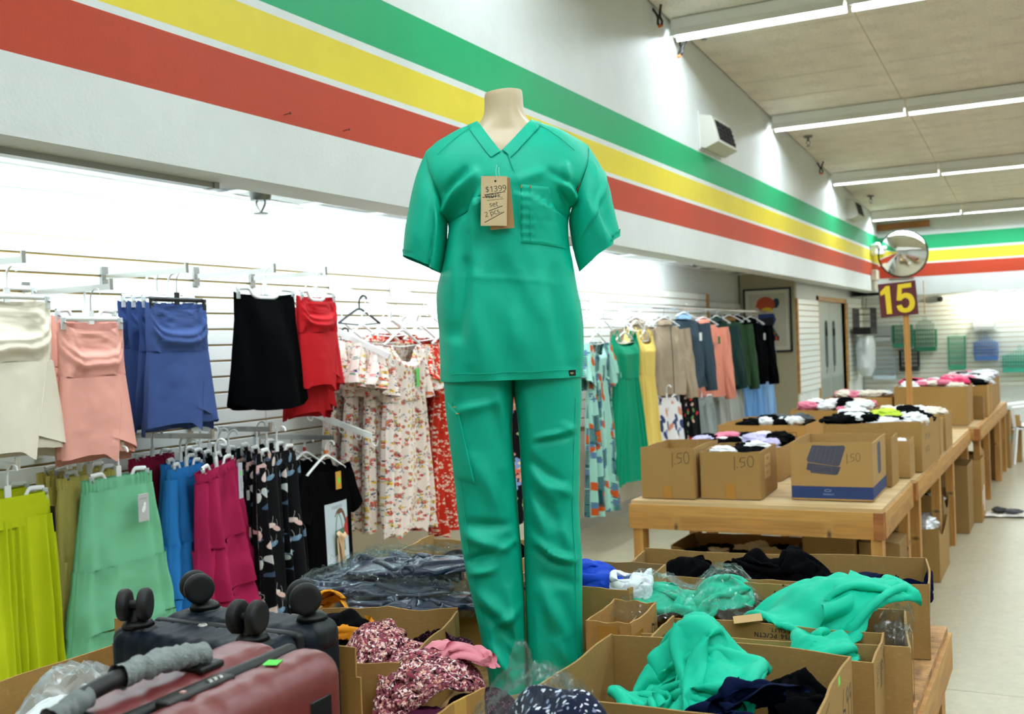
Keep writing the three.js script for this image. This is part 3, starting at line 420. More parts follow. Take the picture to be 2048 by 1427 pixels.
const scribble150 = (c, x, y, k) => { ink(c, [[x, y], [x - 2 * k, y + 84 * k]], 3.6 * k); ink(c, [[x + 14 * k, y + 66 * k], [x + 15 * k, y + 68 * k]], 5 * k); ink(c, [[x + 62 * k, y + 2 * k], [x + 34 * k, y + 6 * k], [x + 30 * k, y + 30 * k], [x + 56 * k, y + 32 * k], [x + 58 * k, y + 54 * k], [x + 32 * k, y + 66 * k]], 3.6 * k); oval(c, x + 90 * k, y + 30 * k, 17 * k, 34 * k, 3.6 * k); };
const barcode = (c, x, y, w, h, seed) => { const r = rng(seed); c.fillStyle = '#26231c'; for (let q = x; q < x + w;) { const b = 1 + r() * 4; c.fillRect(q, y, b, h); q += b + 1 + r() * 4; } };
const txt = (c, s, x, y, size, rot = 0, o = {}) => { c.save(); c.translate(x, y); c.rotate(rot); if (o.mirror) c.scale(-1, 1); c.font = `${o.bold ? 'bold ' : ''}${size}px ${o.mono ? 'monospace' : 'sans-serif'}`; c.fillStyle = o.col ?? '#2b271e'; c.textAlign = o.align ?? 'left'; c.fillText(s, 0, 0); c.restore(); };

// ---------------------------------------------------------------- crumpled clothing by a small cloth simulation
function simCloth(o0) {
  const span = 0.6, gn = 96, hx = (o0.reg ? o0.reg[0] : o0.at[0]) - span / 2, hz = (o0.reg ? o0.reg[1] : o0.at[2]) - span / 2, hg = new Float64Array((gn + 1) * (gn + 1));
  for (let j = 0; j <= gn; j++) for (let i = 0; i <= gn; i++) hg[j * (gn + 1) + i] = o0.H(hx + i * span / gn, hz + j * span / gn);
  const o = { ...o0, H: (x, z) => { const a = clamp((x - hx) / span * gn, 0, gn - 0.001), b = clamp((z - hz) / span * gn, 0, gn - 0.001), i = a | 0, j = b | 0, u = a - i, v = b - j, k = j * (gn + 1) + i; return (hg[k] * (1 - u) + hg[k + 1] * u) * (1 - v) + (hg[k + gn + 1] * (1 - u) + hg[k + gn + 2] * u) * v; } };
  const nx = o.nx ?? 42, ny = o.ny ?? 42, d = o.d ?? 0.013, N = nx * ny, P = new Float64Array(N * 3), Q = new Float64Array(N * 3), r = rng(o.seed ?? 1), c0 = Math.cos(o.turn ?? 0), s0 = Math.sin(o.turn ?? 0), K = o.squeeze ?? 0.75, th = o.th ?? 0.004;
  for (let j = 0; j < ny; j++) for (let i = 0; i < nx; i++) { const a = (i - (nx - 1) / 2) * d * K, b = (j - (ny - 1) / 2) * d * K * (o.squeeze2 ?? 1), k = 3 * (j * nx + i); P[k] = o.at[0] + c0 * a + s0 * b; P[k + 2] = o.at[2] - s0 * a + c0 * b; P[k + 1] = Math.max(o.at[1], o.H(P[k], P[k + 2]) + 0.01) + (o.lift ?? 0.04) * (1 + fbm(i * 0.13, j * 0.13, o.seed, 3) * 2) + 0.002 * r(); }
  Q.set(P);
  const C = []; const add = (a, b, s) => { C.push(a, b, s); };
  const L = []; const con = (i, j, i2, j2, s) => { if (i2 < 0 || j2 < 0 || i2 >= nx || j2 >= ny) return; C.push(j * nx + i, j2 * nx + i2); L.push(Math.hypot(i2 - i, j2 - j) * d, s); };
  for (let j = 0; j < ny; j++) for (let i = 0; i < nx; i++) { con(i, j, i + 1, j, 1); con(i, j, i, j + 1, 1); con(i, j, i + 1, j + 1, 0.6); con(i, j, i + 1, j - 1, 0.6); con(i, j, i + 3, j, o.bend ?? 0.12); con(i, j, i, j + 3, o.bend ?? 0.12); }
  const nc = C.length / 2, steps = o.steps ?? 95, iters = o.iters ?? 7, g = 9.8 / 3600, B = o.box, R = o.reg, md = d * 0.8;
  const CI = Int32Array.from(C), LF = Float64Array.from(L);
  for (let s = 0; s < steps; s++) {
    for (let k = 0; k < N; k++) { const a = 3 * k; for (let m = 0; m < 3; m++) { const v = (P[a + m] - Q[a + m]) * 0.96; Q[a + m] = P[a + m]; P[a + m] += v - (m === 1 ? g : 0); } }
    for (let it = 0; it < iters; it++) for (let k = 0; k < nc; k++) { const a = CI[2 * k] * 3, b = CI[2 * k + 1] * 3, x = P[b] - P[a], y = P[b + 1] - P[a + 1], z = P[b + 2] - P[a + 2], l = Math.sqrt(x * x + y * y + z * z) || 1e-9, f = 0.5 * LF[2 * k + 1] * (l - LF[2 * k]) / l; P[a] += x * f; P[a + 1] += y * f; P[a + 2] += z * f; P[b] -= x * f; P[b + 1] -= y * f; P[b + 2] -= z * f; }
    if (s % 2 === 0 && !o.noSelf) {
      const HS = 16384, head = new Int32Array(HS).fill(-1), next = new Int32Array(N), hs = (x, y, z) => (((x * 73856093) ^ (y * 19349663) ^ (z * 83492791)) & (HS - 1));
      for (let k = 0; k < N; k++) { const h = hs(Math.floor(P[3 * k] / md), Math.floor(P[3 * k + 1] / md), Math.floor(P[3 * k + 2] / md)); next[k] = head[h]; head[h] = k; }
      for (let k = 0; k < N; k++) { const X = Math.floor(P[3 * k] / md), Y = Math.floor(P[3 * k + 1] / md), Z = Math.floor(P[3 * k + 2] / md), ki = k % nx, kj = (k / nx) | 0; for (let e = -1; e <= 1; e++) for (let f = -1; f <= 1; f++) for (let h = -1; h <= 1; h++) for (let q = head[hs(X + e, Y + f, Z + h)]; q >= 0; q = next[q]) { if (q <= k) continue; const di = Math.abs(q % nx - ki), dj = Math.abs(((q / nx) | 0) - kj); if (di + dj < 3) continue; const x = P[3 * q] - P[3 * k], y = P[3 * q + 1] - P[3 * k + 1], z = P[3 * q + 2] - P[3 * k + 2], d2 = x * x + y * y + z * z; if (d2 < md * md && d2 > 1e-13) { const dd = Math.sqrt(d2), f2 = 0.4 * (md - dd) / dd; P[3 * k] -= x * f2; P[3 * k + 1] -= y * f2; P[3 * k + 2] -= z * f2; P[3 * q] += x * f2; P[3 * q + 1] += y * f2; P[3 * q + 2] += z * f2; } } }
    }
    for (let k = 0; k < N; k++) {
      const a = 3 * k;
      if (B && P[a + 1] < B[4]) { let lx = P[a] - B[5], lz = P[a + 2] - B[6]; const bc = Math.cos(B[7] ?? 0), bs = Math.sin(B[7] ?? 0), ux = lx * bc - lz * bs, uz = lx * bs + lz * bc, cx = clamp(ux, -B[0], B[0]), cz = clamp(uz, -B[1], B[1]); if (Math.abs(ux) < B[0] + 0.03 && Math.abs(uz) < B[1] + 0.03 || P[a + 1] < B[4] - 0.03) { P[a] = B[5] + cx * bc + cz * bs; P[a + 2] = B[6] - cx * bs + cz * bc; } }
      if (R) { const dx = P[a] - R[0], dz = P[a + 2] - R[1], bc = Math.cos(R[4] ?? 0), bs = Math.sin(R[4] ?? 0), ux = (dx * bc - dz * bs) / R[2], uz = (dx * bs + dz * bc) / R[3], e = Math.pow(Math.abs(ux), 4) + Math.pow(Math.abs(uz), 4); if (e > 1) { const f = Math.pow(e, -0.25), vx = ux * f * R[2], vz = uz * f * R[3]; P[a] = R[0] + vx * bc + vz * bs; P[a + 2] = R[1] - vx * bs + vz * bc; } }
      const h = o.H(P[a], P[a + 2]) + th; if (P[a + 1] < h) { P[a + 1] = h; Q[a + 1] = h; Q[a] = lerp(Q[a], P[a], 0.85); Q[a + 2] = lerp(Q[a + 2], P[a + 2], 0.85); }
    }
  }
  // upsample by two with a cubic, smooth normals
  const UP = o.up ?? 2, base = o.base ?? o.at, at = (i, j, m) => P[3 * (clamp(j, 0, ny - 1) * nx + clamp(i, 0, nx - 1)) + m];
  const cub = (p0, p1, p2, p3, t) => p1 + 0.5 * t * (p2 - p0 + t * (2 * p0 - 5 * p1 + 4 * p2 - p3 + t * (3 * (p1 - p2) + p3 - p0)));
  const geo = surf((nx - 1) * UP, (ny - 1) * UP, (u, v) => { const x = u * (nx - 1), y = v * (ny - 1), i = Math.min(nx - 2, Math.floor(x + 1e-9)), j = Math.min(ny - 2, Math.floor(y + 1e-9)), a = x - i, b = y - j; return [0, 1, 2].map(m => cub(...[-1, 0, 1, 2].map(q => cub(at(i - 1, j + q, m), at(i, j + q, m), at(i + 1, j + q, m), at(i + 2, j + q, m), a)), b) - base[m]); }, false, (u, v) => [u * nx * d, v * ny * d]);
  return geo;
}
const bump = (list, base) => (x, z) => { let h = base; for (const [cx, cz, r, a, rz] of list) { const e = ((x - cx) / r) ** 2 + ((z - cz) / (rz ?? r)) ** 2; h = Math.max(h, base + a * Math.exp(-e * Math.sqrt(e))); } return h + 0.012 * noise(x * 22, z * 22, 4); };
function crumple(name, label, mat, o, group, cat = 'clothing') { return solo(name, label, cat, simCloth({ ...o, base: o.at }), mat, o.at, 0, group); }
// crinkled clear film lying over a heap H
const film = phys(0xf4f8f8, 0.07, { transmission: 0.98, thickness: 0, ior: 1.4, specularIntensity: 0.55 }), filmThin = phys(0xf4f8f8, 0.06, { transmission: 0.985, thickness: 0, ior: 1.35, specularIntensity: 0.3 }), filmMilky = phys(0xeef4f4, 0.14, { transmission: 0.75, thickness: 0, ior: 1.4 });
function filmGeo(cx, cz, w, d, H, seed, o = {}) {
  const g = surf(o.n ?? 46, o.m ?? 40, (u, v) => { const a = (u - 0.5) * w, b = (v - 0.5) * d, c = Math.cos(o.turn ?? 0), s = Math.sin(o.turn ?? 0), j = 0.006, x = cx + c * a + s * b + j * noise(u * 30, v * 30, seed), z = cz - s * a + c * b + j * noise(u * 30, v * 30, seed + 9), rid = 1 - Math.abs(noise(u * 7 + 1.5 * noise(v * 3, u * 3, seed), v * 9, seed + 1)), rid2 = 1 - Math.abs(noise(u * 19, v * 17, seed + 2)); return [x - cx, H(x, z) + (o.off ?? 0.008) + (o.amp ?? 0.014) * (rid - 0.6) + 0.006 * rid2 + (o.fine ?? 0) * Math.abs(noise(u * 46 + 4 * noise(u * 5, v * 5, seed), v * 30, seed + 5)), z - cz]; });
  const n = g.toNonIndexed(); n.computeVertexNormals(); return toCreasedNormals(n, 0.35);
}

// ---------------------------------------------------------------- wooden tables
function trestle(label, x0, x1, z0, z1, y, o = {}) {     // z0 front (nearer), z1 back
  const cx = (x0 + x1) / 2, cz = (z0 + z1) / 2, w = x1 - x0, d = z0 - z1, t = thing('wooden_table', label, 'table', [cx, 0, cz], o.turn ?? 0), rh = o.rail ?? 0.125, th = 0.019;
  part(t, 'table_top', bx(-w / 2 + 0.01, w / 2 - 0.01, y - th, y, -d / 2 + 0.01, d / 2 - 0.01), o.top ?? M.ply);
  part(t, 'front_rail', bx(-w / 2, w / 2 - 0.05, y - th - rh, y - th, d / 2 - 0.045, d / 2), M.pine); part(t, 'back_rail', bx(-w / 2, w / 2, y - th - rh, y - th, -d / 2, -d / 2 + 0.04), M.pine);
  part(t, 'corner_block', bx(w / 2 - 0.05, w / 2 - 0.004, y - th - rh, y - th, d / 2 - 0.05, d / 2 + 0.002), M.pineDark);
  part(t, 'side_rail', bx(w / 2 - 0.04, w / 2, y - th - rh, y - th + (o.lip ?? 0), -d / 2 + 0.04, d / 2 - 0.05), M.pine); part(t, 'side_rail', bx(-w / 2, -w / 2 + 0.04, y - th - rh, y - th, -d / 2 + 0.04, d / 2 - 0.045), M.pine);
  const legs = o.legs ?? [-d / 2 + 0.1, d / 2 - 0.06];
  for (const s of [-1, 1]) for (const z of legs) part(t, 'leg', swapUV(bx(s * (w / 2 - 0.045) - 0.052 * (s < 0 ? 0 : 1) + (s < 0 ? -0.03 : 0.03), s * (w / 2 - 0.045) + 0.052 * (s < 0 ? 1 : 0) + (s < 0 ? -0.03 : 0.03), 0, y - th - rh, z - 0.045, z + 0.045)), M.pine);
  return t;
}
trestle('pine table with a chipboard edge carrying the mannequin and the open cartons', -1.98, -0.30, -0.55, -3.19, 0.74, { top: M.osb, rail: 0.1, legs: [-1.2, 0.35, 1.2] });
trestle('pine table with a knotty front rail, priced cartons on top', -2.04, -0.765, -5.19, -6.27, 0.74);
trestle('long pine table joined on behind the knotty table', -2.02, -0.725, -6.275, -9.6, 0.74, { lip: 0.004, rail: 0.1, turn: -0.012, legs: [-1.55, -0.4, 0.45, 1.45] });
trestle('far pine table in the row, packed with cartons', -1.96, -0.60, -9.64, -12.9, 0.755, { lip: 0.02, rail: 0.1, turn: -0.02, legs: [-1.5, -0.7, 0.6, 1.5] });

// ---------------------------------------------------------------- cartons on and under the far tables
const P150 = (x, y, k, more) => ({ w: 512, h: 448, draw: (c, w, h) => { scribble150(c, x, y, k); more?.(c, w, h); } });
carton('brown carton marked 1.50 standing flush with the table corner', -1.856, -5.51, 0.285, 0.47, 0.262, { turn: 0.02, tone: 0, print: { 0: P150(310, 40, 1.5) }, tape: { 0: [0.5, 0.0, 0.045, 0.065] }, bow: 0.003 });
carton('brown carton marked 1.50 with a pasted label on its side and black clothes inside', -1.545, -5.55, 0.305, 0.46, 0.242, { turn: 0.06, tone: 0, print: { 0: P150(300, 45, 1.5), 1: { w: 512, h: 256, draw: (c) => { c.fillStyle = 'rgba(225,190,130,0.55)'; c.fillRect(120, 30, 170, 130); txt(c, 'VINCENT', 170, 62, 22); txt(c, 'T 100% COTTON', 132, 100, 20); txt(c, 'MODEL', 170, 138, 20); } } }, tape: { 0: [0.5, 0.0, 0.05, 0.08] }, bow: 0.003 });
const navyInk = '#3d3d55', blueInk = '#23396b';
carton('carton with a blue base band and a printed grey tool case, marked 1.50', -1.045, -5.645, 0.39, 0.51, 0.287, {
  turn: 0.02, tone: 1, bow: 0.003, wave: 0.003, print: {
    0: { w: 640, h: 470, draw: (c, w, h) => {
      c.fillStyle = blueInk; c.fillRect(0, h * 0.76, w, h * 0.21); c.fillStyle = '#4b4a58'; c.beginPath(); c.moveTo(176, 22); c.lineTo(420, 22); c.quadraticCurveTo(440, 24, 436, 50); c.lineTo(396, 170); c.quadraticCurveTo(390, 190, 370, 190); c.lineTo(140, 160); c.quadraticCurveTo(128, 150, 132, 130); c.closePath(); c.fill();
      c.fillStyle = '#464453'; c.beginPath(); c.moveTo(136, 166); c.lineTo(400, 196); c.lineTo(376, 252); c.quadraticCurveTo(370, 262, 350, 262); c.lineTo(160, 248); c.lineTo(156, 232); c.lineTo(124, 222); c.closePath(); c.fill();
      c.strokeStyle = '#6a6977'; c.lineWidth = 2; for (let i = 0; i < 6; i++) { c.beginPath(); c.moveTo(190 + i * 36, 36); c.lineTo(152 + i * 36, 150 + i * 4); c.stroke(); } c.strokeRect(176, 196, 150, 46);
      scribble150(c, 450, 90, 0.95); c.strokeStyle = '#9fb0cf'; c.lineWidth = 3; oval(c, 290, h * 0.83, 26, 9, 3, '#9fb0cf'); txt(c, 'PRODUCT', 252, h * 0.91, 20, 0, { col: '#9fb0cf' });
    } },
    1: { w: 512, h: 300, draw: (c, w, h) => { c.fillStyle = blueInk; c.fillRect(0, h * 0.76, w, h * 0.21); c.fillStyle = '#4b4a58'; c.beginPath(); c.ellipse(260, 30, 60, 12, 0, 0, 7); c.fill(); c.fillRect(200, 30, 120, 140); c.beginPath(); c.ellipse(260, 170, 60, 18, 0, 0, 7); c.fill(); } } } });
carton('plain brown carton tucked behind the carton with the blue band', -1.04, -6.06, 0.42, 0.25, 0.262, { tone: 0 });
carton('low brown carton of black clothes behind the two cartons marked 1.50', -1.75, -6.35, 0.6, 0.62, 0.19, { tone: 1 });
carton('small brown carton with blue lettering beside the table edge', -0.965, -6.42, 0.36, 0.2, 0.21, { tone: 1, print: { 0: { w: 256, h: 160, draw: (c) => { c.fillStyle = '#5a6472'; c.fillRect(170, 38, 22, 16); } }, 1: { w: 128, h: 160, draw: (c) => { for (let i = 0; i < 4; i++) txt(c, '76 34', 30, 36 + i * 34, 22, 0, { col: '#66717c' }); } } } });
carton('wide brown carton of black and white socks', -1.02, -6.98, 0.56, 0.76, 0.285, { tone: 3, turn: -0.03, dip: { 0: u => 0.02 * (u - 0.5) }, print: { 1: { w: 256, h: 128, draw: (c) => { txt(c, 'QTY 240', 50, 50, 20); txt(c, 'SOCKS', 50, 84, 20); } } } });
carton('narrow brown carton behind the carton of socks', -0.99, -7.61, 0.5, 0.2, 0.235, { tone: 1 });
carton('brown carton with cut flaps near the middle of the long table', -0.99, -8.01, 0.52, 0.46, 0.245, { tone: 3 });
carton('orange-brown carton with an outlined panel and open flaps', -1.91, -7.86, 0.62, 0.82, 0.2, { tone: 4, print: { 0: { w: 512, h: 160, draw: (c) => { c.strokeStyle = '#3a2d1a'; c.lineWidth = 3; c.strokeRect(60, 40, 400, 110); c.beginPath(); c.ellipse(240, 60, 120, 12, 0, Math.PI, 0); c.stroke(); txt(c, '↑ UP', 390, 66, 26, 0, { bold: true }); } } } });
carton('brown carton of white socks behind the outlined carton', -1.62, -8.72, 0.6, 0.62, 0.235, { tone: 4 });
carton('orange-brown carton of pale socks on the far table', -1.62, -9.98, 0.56, 0.5, 0.24, { tone: 4, y: 0.76 });
carton('tall brown carton of pink and white clothes on the far table', -1.02, -9.98, 0.58, 0.6, 0.33, { tone: 3, y: 0.76 });
carton('small reddish carton on the far table', -0.73, -10.4, 0.16, 0.16, 0.2, { tone: 2, y: 0.76 });
for (const [z, l] of [[-10.78, 'first'], [-11.22, 'second'], [-11.66, 'third'], [-12.1, 'fourth'], [-12.54, 'last']]) carton(`upright brown carton in the far row, ${l} after the reddish carton`, -0.88, z, 0.5, 0.4, 0.29, { tone: [3, 1, 4, 0, 3][Math.round(-z * 2) % 5], y: 0.76, group: 'cartons along the far table' });
carton('lavender shoe box beside the sign post', -1.66, -9.18, 0.34, 0.24, 0.16, { name: 'shoe_box', tone: 0, y: 0.745 }).children.forEach(m => m.material = std(0xa9a3bd, 0.7));
// on the floor
carton('open brown carton of shoes under the knotty table', -1.63, -5.78, 0.64, 0.4, 0.44, { tone: 2, y: 0.002, dip: { 0: u => -0.09 * Math.sin(Math.PI * clamp((u - 0.05) / 0.7)) } });
carton('closed dark carton under the knotty table', -1.14, -5.95, 0.26, 0.4, 0.5, { tone: 2, y: 0.002, flaps: { 1: -1.5, 3: -1.5 }, flapLen: 0.15 });
carton('second closed carton under the knotty table, beside its leg', -0.89, -6.0, 0.2, 0.36, 0.46, { tone: 2, y: 0.002, flaps: { 1: -1.5, 3: -1.5 }, flapLen: 0.13 });
carton('open carton of silver wrapping on the floor by the table leg', -0.86, -7.35, 0.28, 0.6, 0.33, { tone: 3, y: 0.002, dip: { 1: u => -0.08 * Math.sin(Math.PI * u) } });
carton('brown carton with a curved cut-out under the long table', -0.92, -8.1, 0.3, 0.44, 0.42, { tone: 2, y: 0.002, dip: { 1: u => -0.12 * Math.sin(Math.PI * u) } });
carton('tall brown carton standing out into the aisle', -0.83, -9.05, 0.3, 0.5, 0.52, { tone: 2, y: 0.002 });
carton('brown carton with paper labels beside the tall aisle carton', -0.79, -9.55, 0.34, 0.42, 0.5, { tone: 3, y: 0.002, print: { 1: { w: 256, h: 256, draw: (c) => { c.fillStyle = '#e8e6dc'; c.fillRect(60, 130, 40, 60); c.fillRect(160, 120, 46, 110); } } } });
carton('brown carton leaning under the far table', -0.84, -10.35, 0.34, 0.36, 0.45, { tone: 0, y: 0.002, flaps: { 1: -0.5 }, flapLen: 0.2 });
carton('tall narrow carton at the end of the far table', -0.72, -12.3, 0.2, 0.5, 0.64, { tone: 2, y: 0.002 });
carton('tall carton with a green tape band by the white chair', -0.66, -13.3, 0.2, 0.5, 0.62, { tone: 0, y: 0.002, tape: { 1: [0.5, 0.3, 0.5, 0.04] }, bow: 0 }).traverse(m => { if (m.name === 'packing_tape') { m.material = std(0x4f9a86, 0.5); m.userData.label = 'strip of green tape'; } });
carton('crumpled open carton on the floor behind the white chair legs', -0.55, -13.85, 0.16, 0.3, 0.45, { tone: 1, y: 0.002, flaps: { 0: 0.3 }, flapLen: 0.1 });

// small crumpled clothes, a few shapes used over and over
const ragGeo = [3, 7, 13, 21, 34].map(sd => { const g = new THREE.SphereGeometry(1, 30, 20), p = g.attributes.position; for (let i = 0; i < p.count; i++) { const x = p.getX(i), y = p.getY(i), z = p.getZ(i); const f = 0.62 + 0.55 * (1 - Math.abs(noise(x * 1.7 + sd, y * 2.2, z * 1.7))) * (0.55 + 0.45 * noise(x * 1.1, z * 1.1, sd)) - 0.22 * Math.abs(noise(x * 3.6, y * 3.6, z * 3.6 + sd)) + 0.06 * noise(x * 9, y * 9, z * 9); p.setXYZ(i, x * f, y * f * 0.55, z * f); } g.computeVertexNormals(); return weld(g); });
const ragMats = { black: fabric(0x08090a), white: fabric(0xe6e8e6), grey: fabric(0x55595a), pink: fabric(0xe07f94), hot: fabric(0xd63d63), lav: fabric(0xbfb9dc), lime: fabric(0xc6e24a), red: fabric(0xc23a35), navy: fabric(0x1b2440), cream: fabric(0xe6dcc8), orange: fabric(0xe58b46), silver: phys(0xd6d8d8, 0.25, { metalness: 0.5 }) };
function rags(cx, y, cz, w, d, list, where, seed, size = 0.075, name = 'sock') {   // list: [colour, count]
  const r = rng(seed); let n = 0; const tot = list.reduce((a, b) => a + b[1], 0), cols = Math.ceil(Math.sqrt(tot * w / d)), order = []; for (const [c, k] of list) for (let i = 0; i < k; i++) order.push(c);
  for (let i = order.length - 1; i > 0; i--) { const j = Math.floor(r() * (i + 1));[order[i], order[j]] = [order[j], order[i]]; }
  for (const c of order) {
    const gx = (n % cols + 0.5) / cols - 0.5, gz = (Math.floor(n / cols) + 0.5) / Math.ceil(tot / cols) - 0.5; n++;
    const m = solo(name, `${({ lav: 'lavender', hot: 'hot pink' })[c] ?? c} ${name.replace(/_/g, ' ')} crumpled ${where}`, 'clothing', ragGeo[Math.floor(r() * ragGeo.length)], ragMats[c], [cx + gx * w * 0.86 + (r() - 0.5) * 0.03, y + (r() - 0.3) * size * 0.5, cz + gz * d * 0.86 + (r() - 0.5) * 0.03], r() * 6.28, `${c} pieces ${where}`);
    const s = size * (0.8 + 0.5 * r()); m.scale.set(s * (0.9 + 0.4 * r()), s * (0.7 + 0.4 * r()), s * (0.9 + 0.4 * r()));
  }
}
rags(-1.545, 0.955, -5.58, 0.27, 0.36, [['black', 4], ['white', 3]], 'in the carton marked 1.50 with the pasted label', 3, 0.07, 'undergarment');
rags(-1.75, 0.935, -6.35, 0.56, 0.52, [['black', 12], ['white', 4], ['lav', 3], ['pink', 1]], 'in the low carton behind the 1.50 cartons', 4, 0.085, 'undergarment');
rags(-0.965, 0.93, -6.43, 0.3, 0.12, [['white', 6]], 'in the small carton with blue lettering', 5, 0.05);
rags(-1.02, 1.02, -6.98, 0.54, 0.7, [['black', 15], ['white', 11], ['lime', 3], ['red', 2], ['grey', 3]], 'in the wide carton of socks', 6, 0.09);
rags(-0.99, 0.98, -8.01, 0.48, 0.4, [['white', 5], ['cream', 3], ['black', 2], ['red', 1]], 'in the carton with cut flaps', 7, 0.085);
rags(-1.91, 0.93, -7.86, 0.5, 0.6, [['black', 6], ['white', 4], ['grey', 3]], 'in the outlined orange-brown carton', 8, 0.09);
rags(-1.62, 0.98, -8.72, 0.55, 0.55, [['white', 6], ['black', 3], ['pink', 3], ['cream', 2]], 'in the carton behind the outlined one', 9, 0.09);
rags(-1.62, 1.0, -9.98, 0.5, 0.45, [['white', 5], ['cream', 4], ['pink', 2]], 'in the far orange-brown carton', 10, 0.085);
rags(-1.02, 1.09, -9.98, 0.55, 0.55, [['hot', 5], ['white', 6], ['pink', 5], ['black', 3], ['cream', 2]], 'in the tall carton on the far table', 11, 0.09, 'baby_garment');
for (const [z, l] of [[-10.78, 'first'], [-11.22, 'second'], [-11.66, 'third'], [-12.1, 'fourth'], [-12.54, 'last']]) rags(-0.88, 1.05, z, 0.5, 0.38, [['white', 6], ['pink', 2], ['black', 2], ['grey', 1]], `heaped on the ${l} carton of the far row`, Math.round(-z * 10), 0.1, 'baby_garment');
rags(-1.66, 0.93, -9.2, 0.4, 0.3, [['grey', 6]], 'on the lavender shoe box', 15, 0.1, 'fleece_slipper');
rags(-1.63, 0.36, -5.8, 0.55, 0.32, [['black', 6], ['cream', 4]], 'in the carton of shoes under the table', 17, 0.09, 'shoe');
rags(-0.86, 0.3, -7.35, 0.22, 0.5, [['silver', 6]], 'in the floor carton by the table leg', 18, 0.08, 'wrapped_packet');
rags(-0.92, 0.36, -8.1, 0.24, 0.38, [['silver', 3], ['black', 2]], 'in the carton with the cut-out', 19, 0.08, 'wrapped_packet');

trestle('invented pine table across the aisle, unseen, heaped with cartons for the mirror to reflect', 1.0, 2.3, -7.0, -14.5, 0.74, { legs: [-3.4, -1.2, 1.2, 3.4] });  // unseen table and its cartons, invented so the convex mirror has something to reflect
for (let i = 0; i < 8; i++) { carton(`open carton on the invented table across the aisle, ${['first', 'second', 'third', 'fourth', 'fifth', 'sixth', 'seventh', 'eighth'][i]} from its near end`, 1.65, -7.45 - i * 0.9, 1.15, 0.78, 0.22, { tone: i % 5 }); rags(1.65, 0.96, -7.45 - i * 0.9, 1.1, 0.7, [[['hot', 'black', 'orange', 'white', 'red', 'navy', 'pink', 'grey'][i], 5], [['white', 'cream', 'red', 'black'][i % 4], 4]], `in the ${['first', 'second', 'third', 'fourth', 'fifth', 'sixth', 'seventh', 'eighth'][i]} invented carton across the aisle`, 200 + i, 0.17, 'garment'); }
// ---------------------------------------------------------------- cartons round the mannequin
const TT = 0.742;
const stencil = (c, w, h, rows, seed) => { rows.forEach(([s, x, y, z, rot]) => txt(c, s, x, y, z, rot ?? 0, { bold: true, col: '#33291a' })); };
const boxRear = carton('long carton of black sweatshirts at the back of the near table, stencilled side', -0.735, -2.945, 0.8, 0.31, 0.193, { y: TT, turn: 0.12, tone: 0, seed: 61, dip: { 0: u => -0.012 * Math.sin(Math.PI * u) }, print: { 1: { w: 384, h: 240, draw: (c, w, h) => { const R = Math.PI / 2; [['NEW STYLE', 300], ['24 PCS', 250], ['SIZE M', 200], ['CTN NO 7', 140], ['G.W. 12 KG', 90], ['MEAS. CM', 44]].forEach(([s, x], i) => txt(c, s, x, 14 + (i % 2) * 24, 30 + (i === 1 ? 10 : 0), R, { bold: true, col: '#3a2e1c' })); } } } });
const boxShirts = carton('taped carton holding bagged scrubs and a green shirt', -0.64, -2.51, 0.62, 0.32, 0.15, { y: TT, turn: 0.15, tone: 1, seed: 71, print: { 1: { w: 384, h: 200, draw: (c) => { ink(c, [[120, 80], [150, 76], [134, 104], [156, 120], [128, 150]], 5, '#4a3d26'); ink(c, [[180, 78], [182, 150]], 5, '#4a3d26'); ink(c, [[206, 78], [206, 150]], 5, '#4a3d26'); c.strokeStyle = 'rgba(255,240,205,0.35)'; c.lineWidth = 3; for (let i = 0; i < 16; i++) { c.beginPath(); c.moveTo(i * 26, 0); c.lineTo(i * 24 + 30, 200); c.stroke(); } } } }, tape: { 1: [0.4, 0, 0.05, 0.14] }, tapeClear: true });
const boxLint = carton('carton printed upside down with lint roller text inside', -0.595, -2.29, 0.47, 0.225, 0.172, { y: TT, turn: 0.05, tone: 0, seed: 81, bow: 0.003,
  print: { 2: { w: 768, h: 280, inner: true, draw: (c) => { const R = Math.PI; txt(c, 'LINT ROLLERS 30 SHEETS', 560, 62, 30, R, { bold: true }); txt(c, '24/14  PC/CTN', 470, 34, 24, R, { bold: true }); txt(c, "3.2'  CU.FT.", 470, 14, 20, R, { bold: true }); oval(c, 380, 108, 20, 20, 8); oval(c, 430, 108, 20, 20, 8); } },
    1: { w: 320, h: 280, draw: (c) => { const R = Math.PI / 2; ['CTN 24', 'LOT 7B', 'UPC'].forEach((s, i) => txt(c, s, 60 + i * 26, 40, 20, R, { bold: true })); barcode(c, 140, 50, 60, 90, 5); ink(c, [[230, 30], [212, 60], [214, 92], [236, 92], [240, 70], [216, 66]], 6); ink(c, [[270, 40], [254, 50], [262, 64], [276, 52], [276, 40], [272, 100]], 6); } },
    3: { w: 320, h: 280, inner: true, draw: (c) => { barcode(c, 40, 30, 70, 60, 9); ['DESCRIPTION', 'MODEL', 'CARTON', 'WEIGHT'].forEach((s, i) => txt(c, s, 130, 50 + i * 34, 24, 0, { bold: true })); } } } });
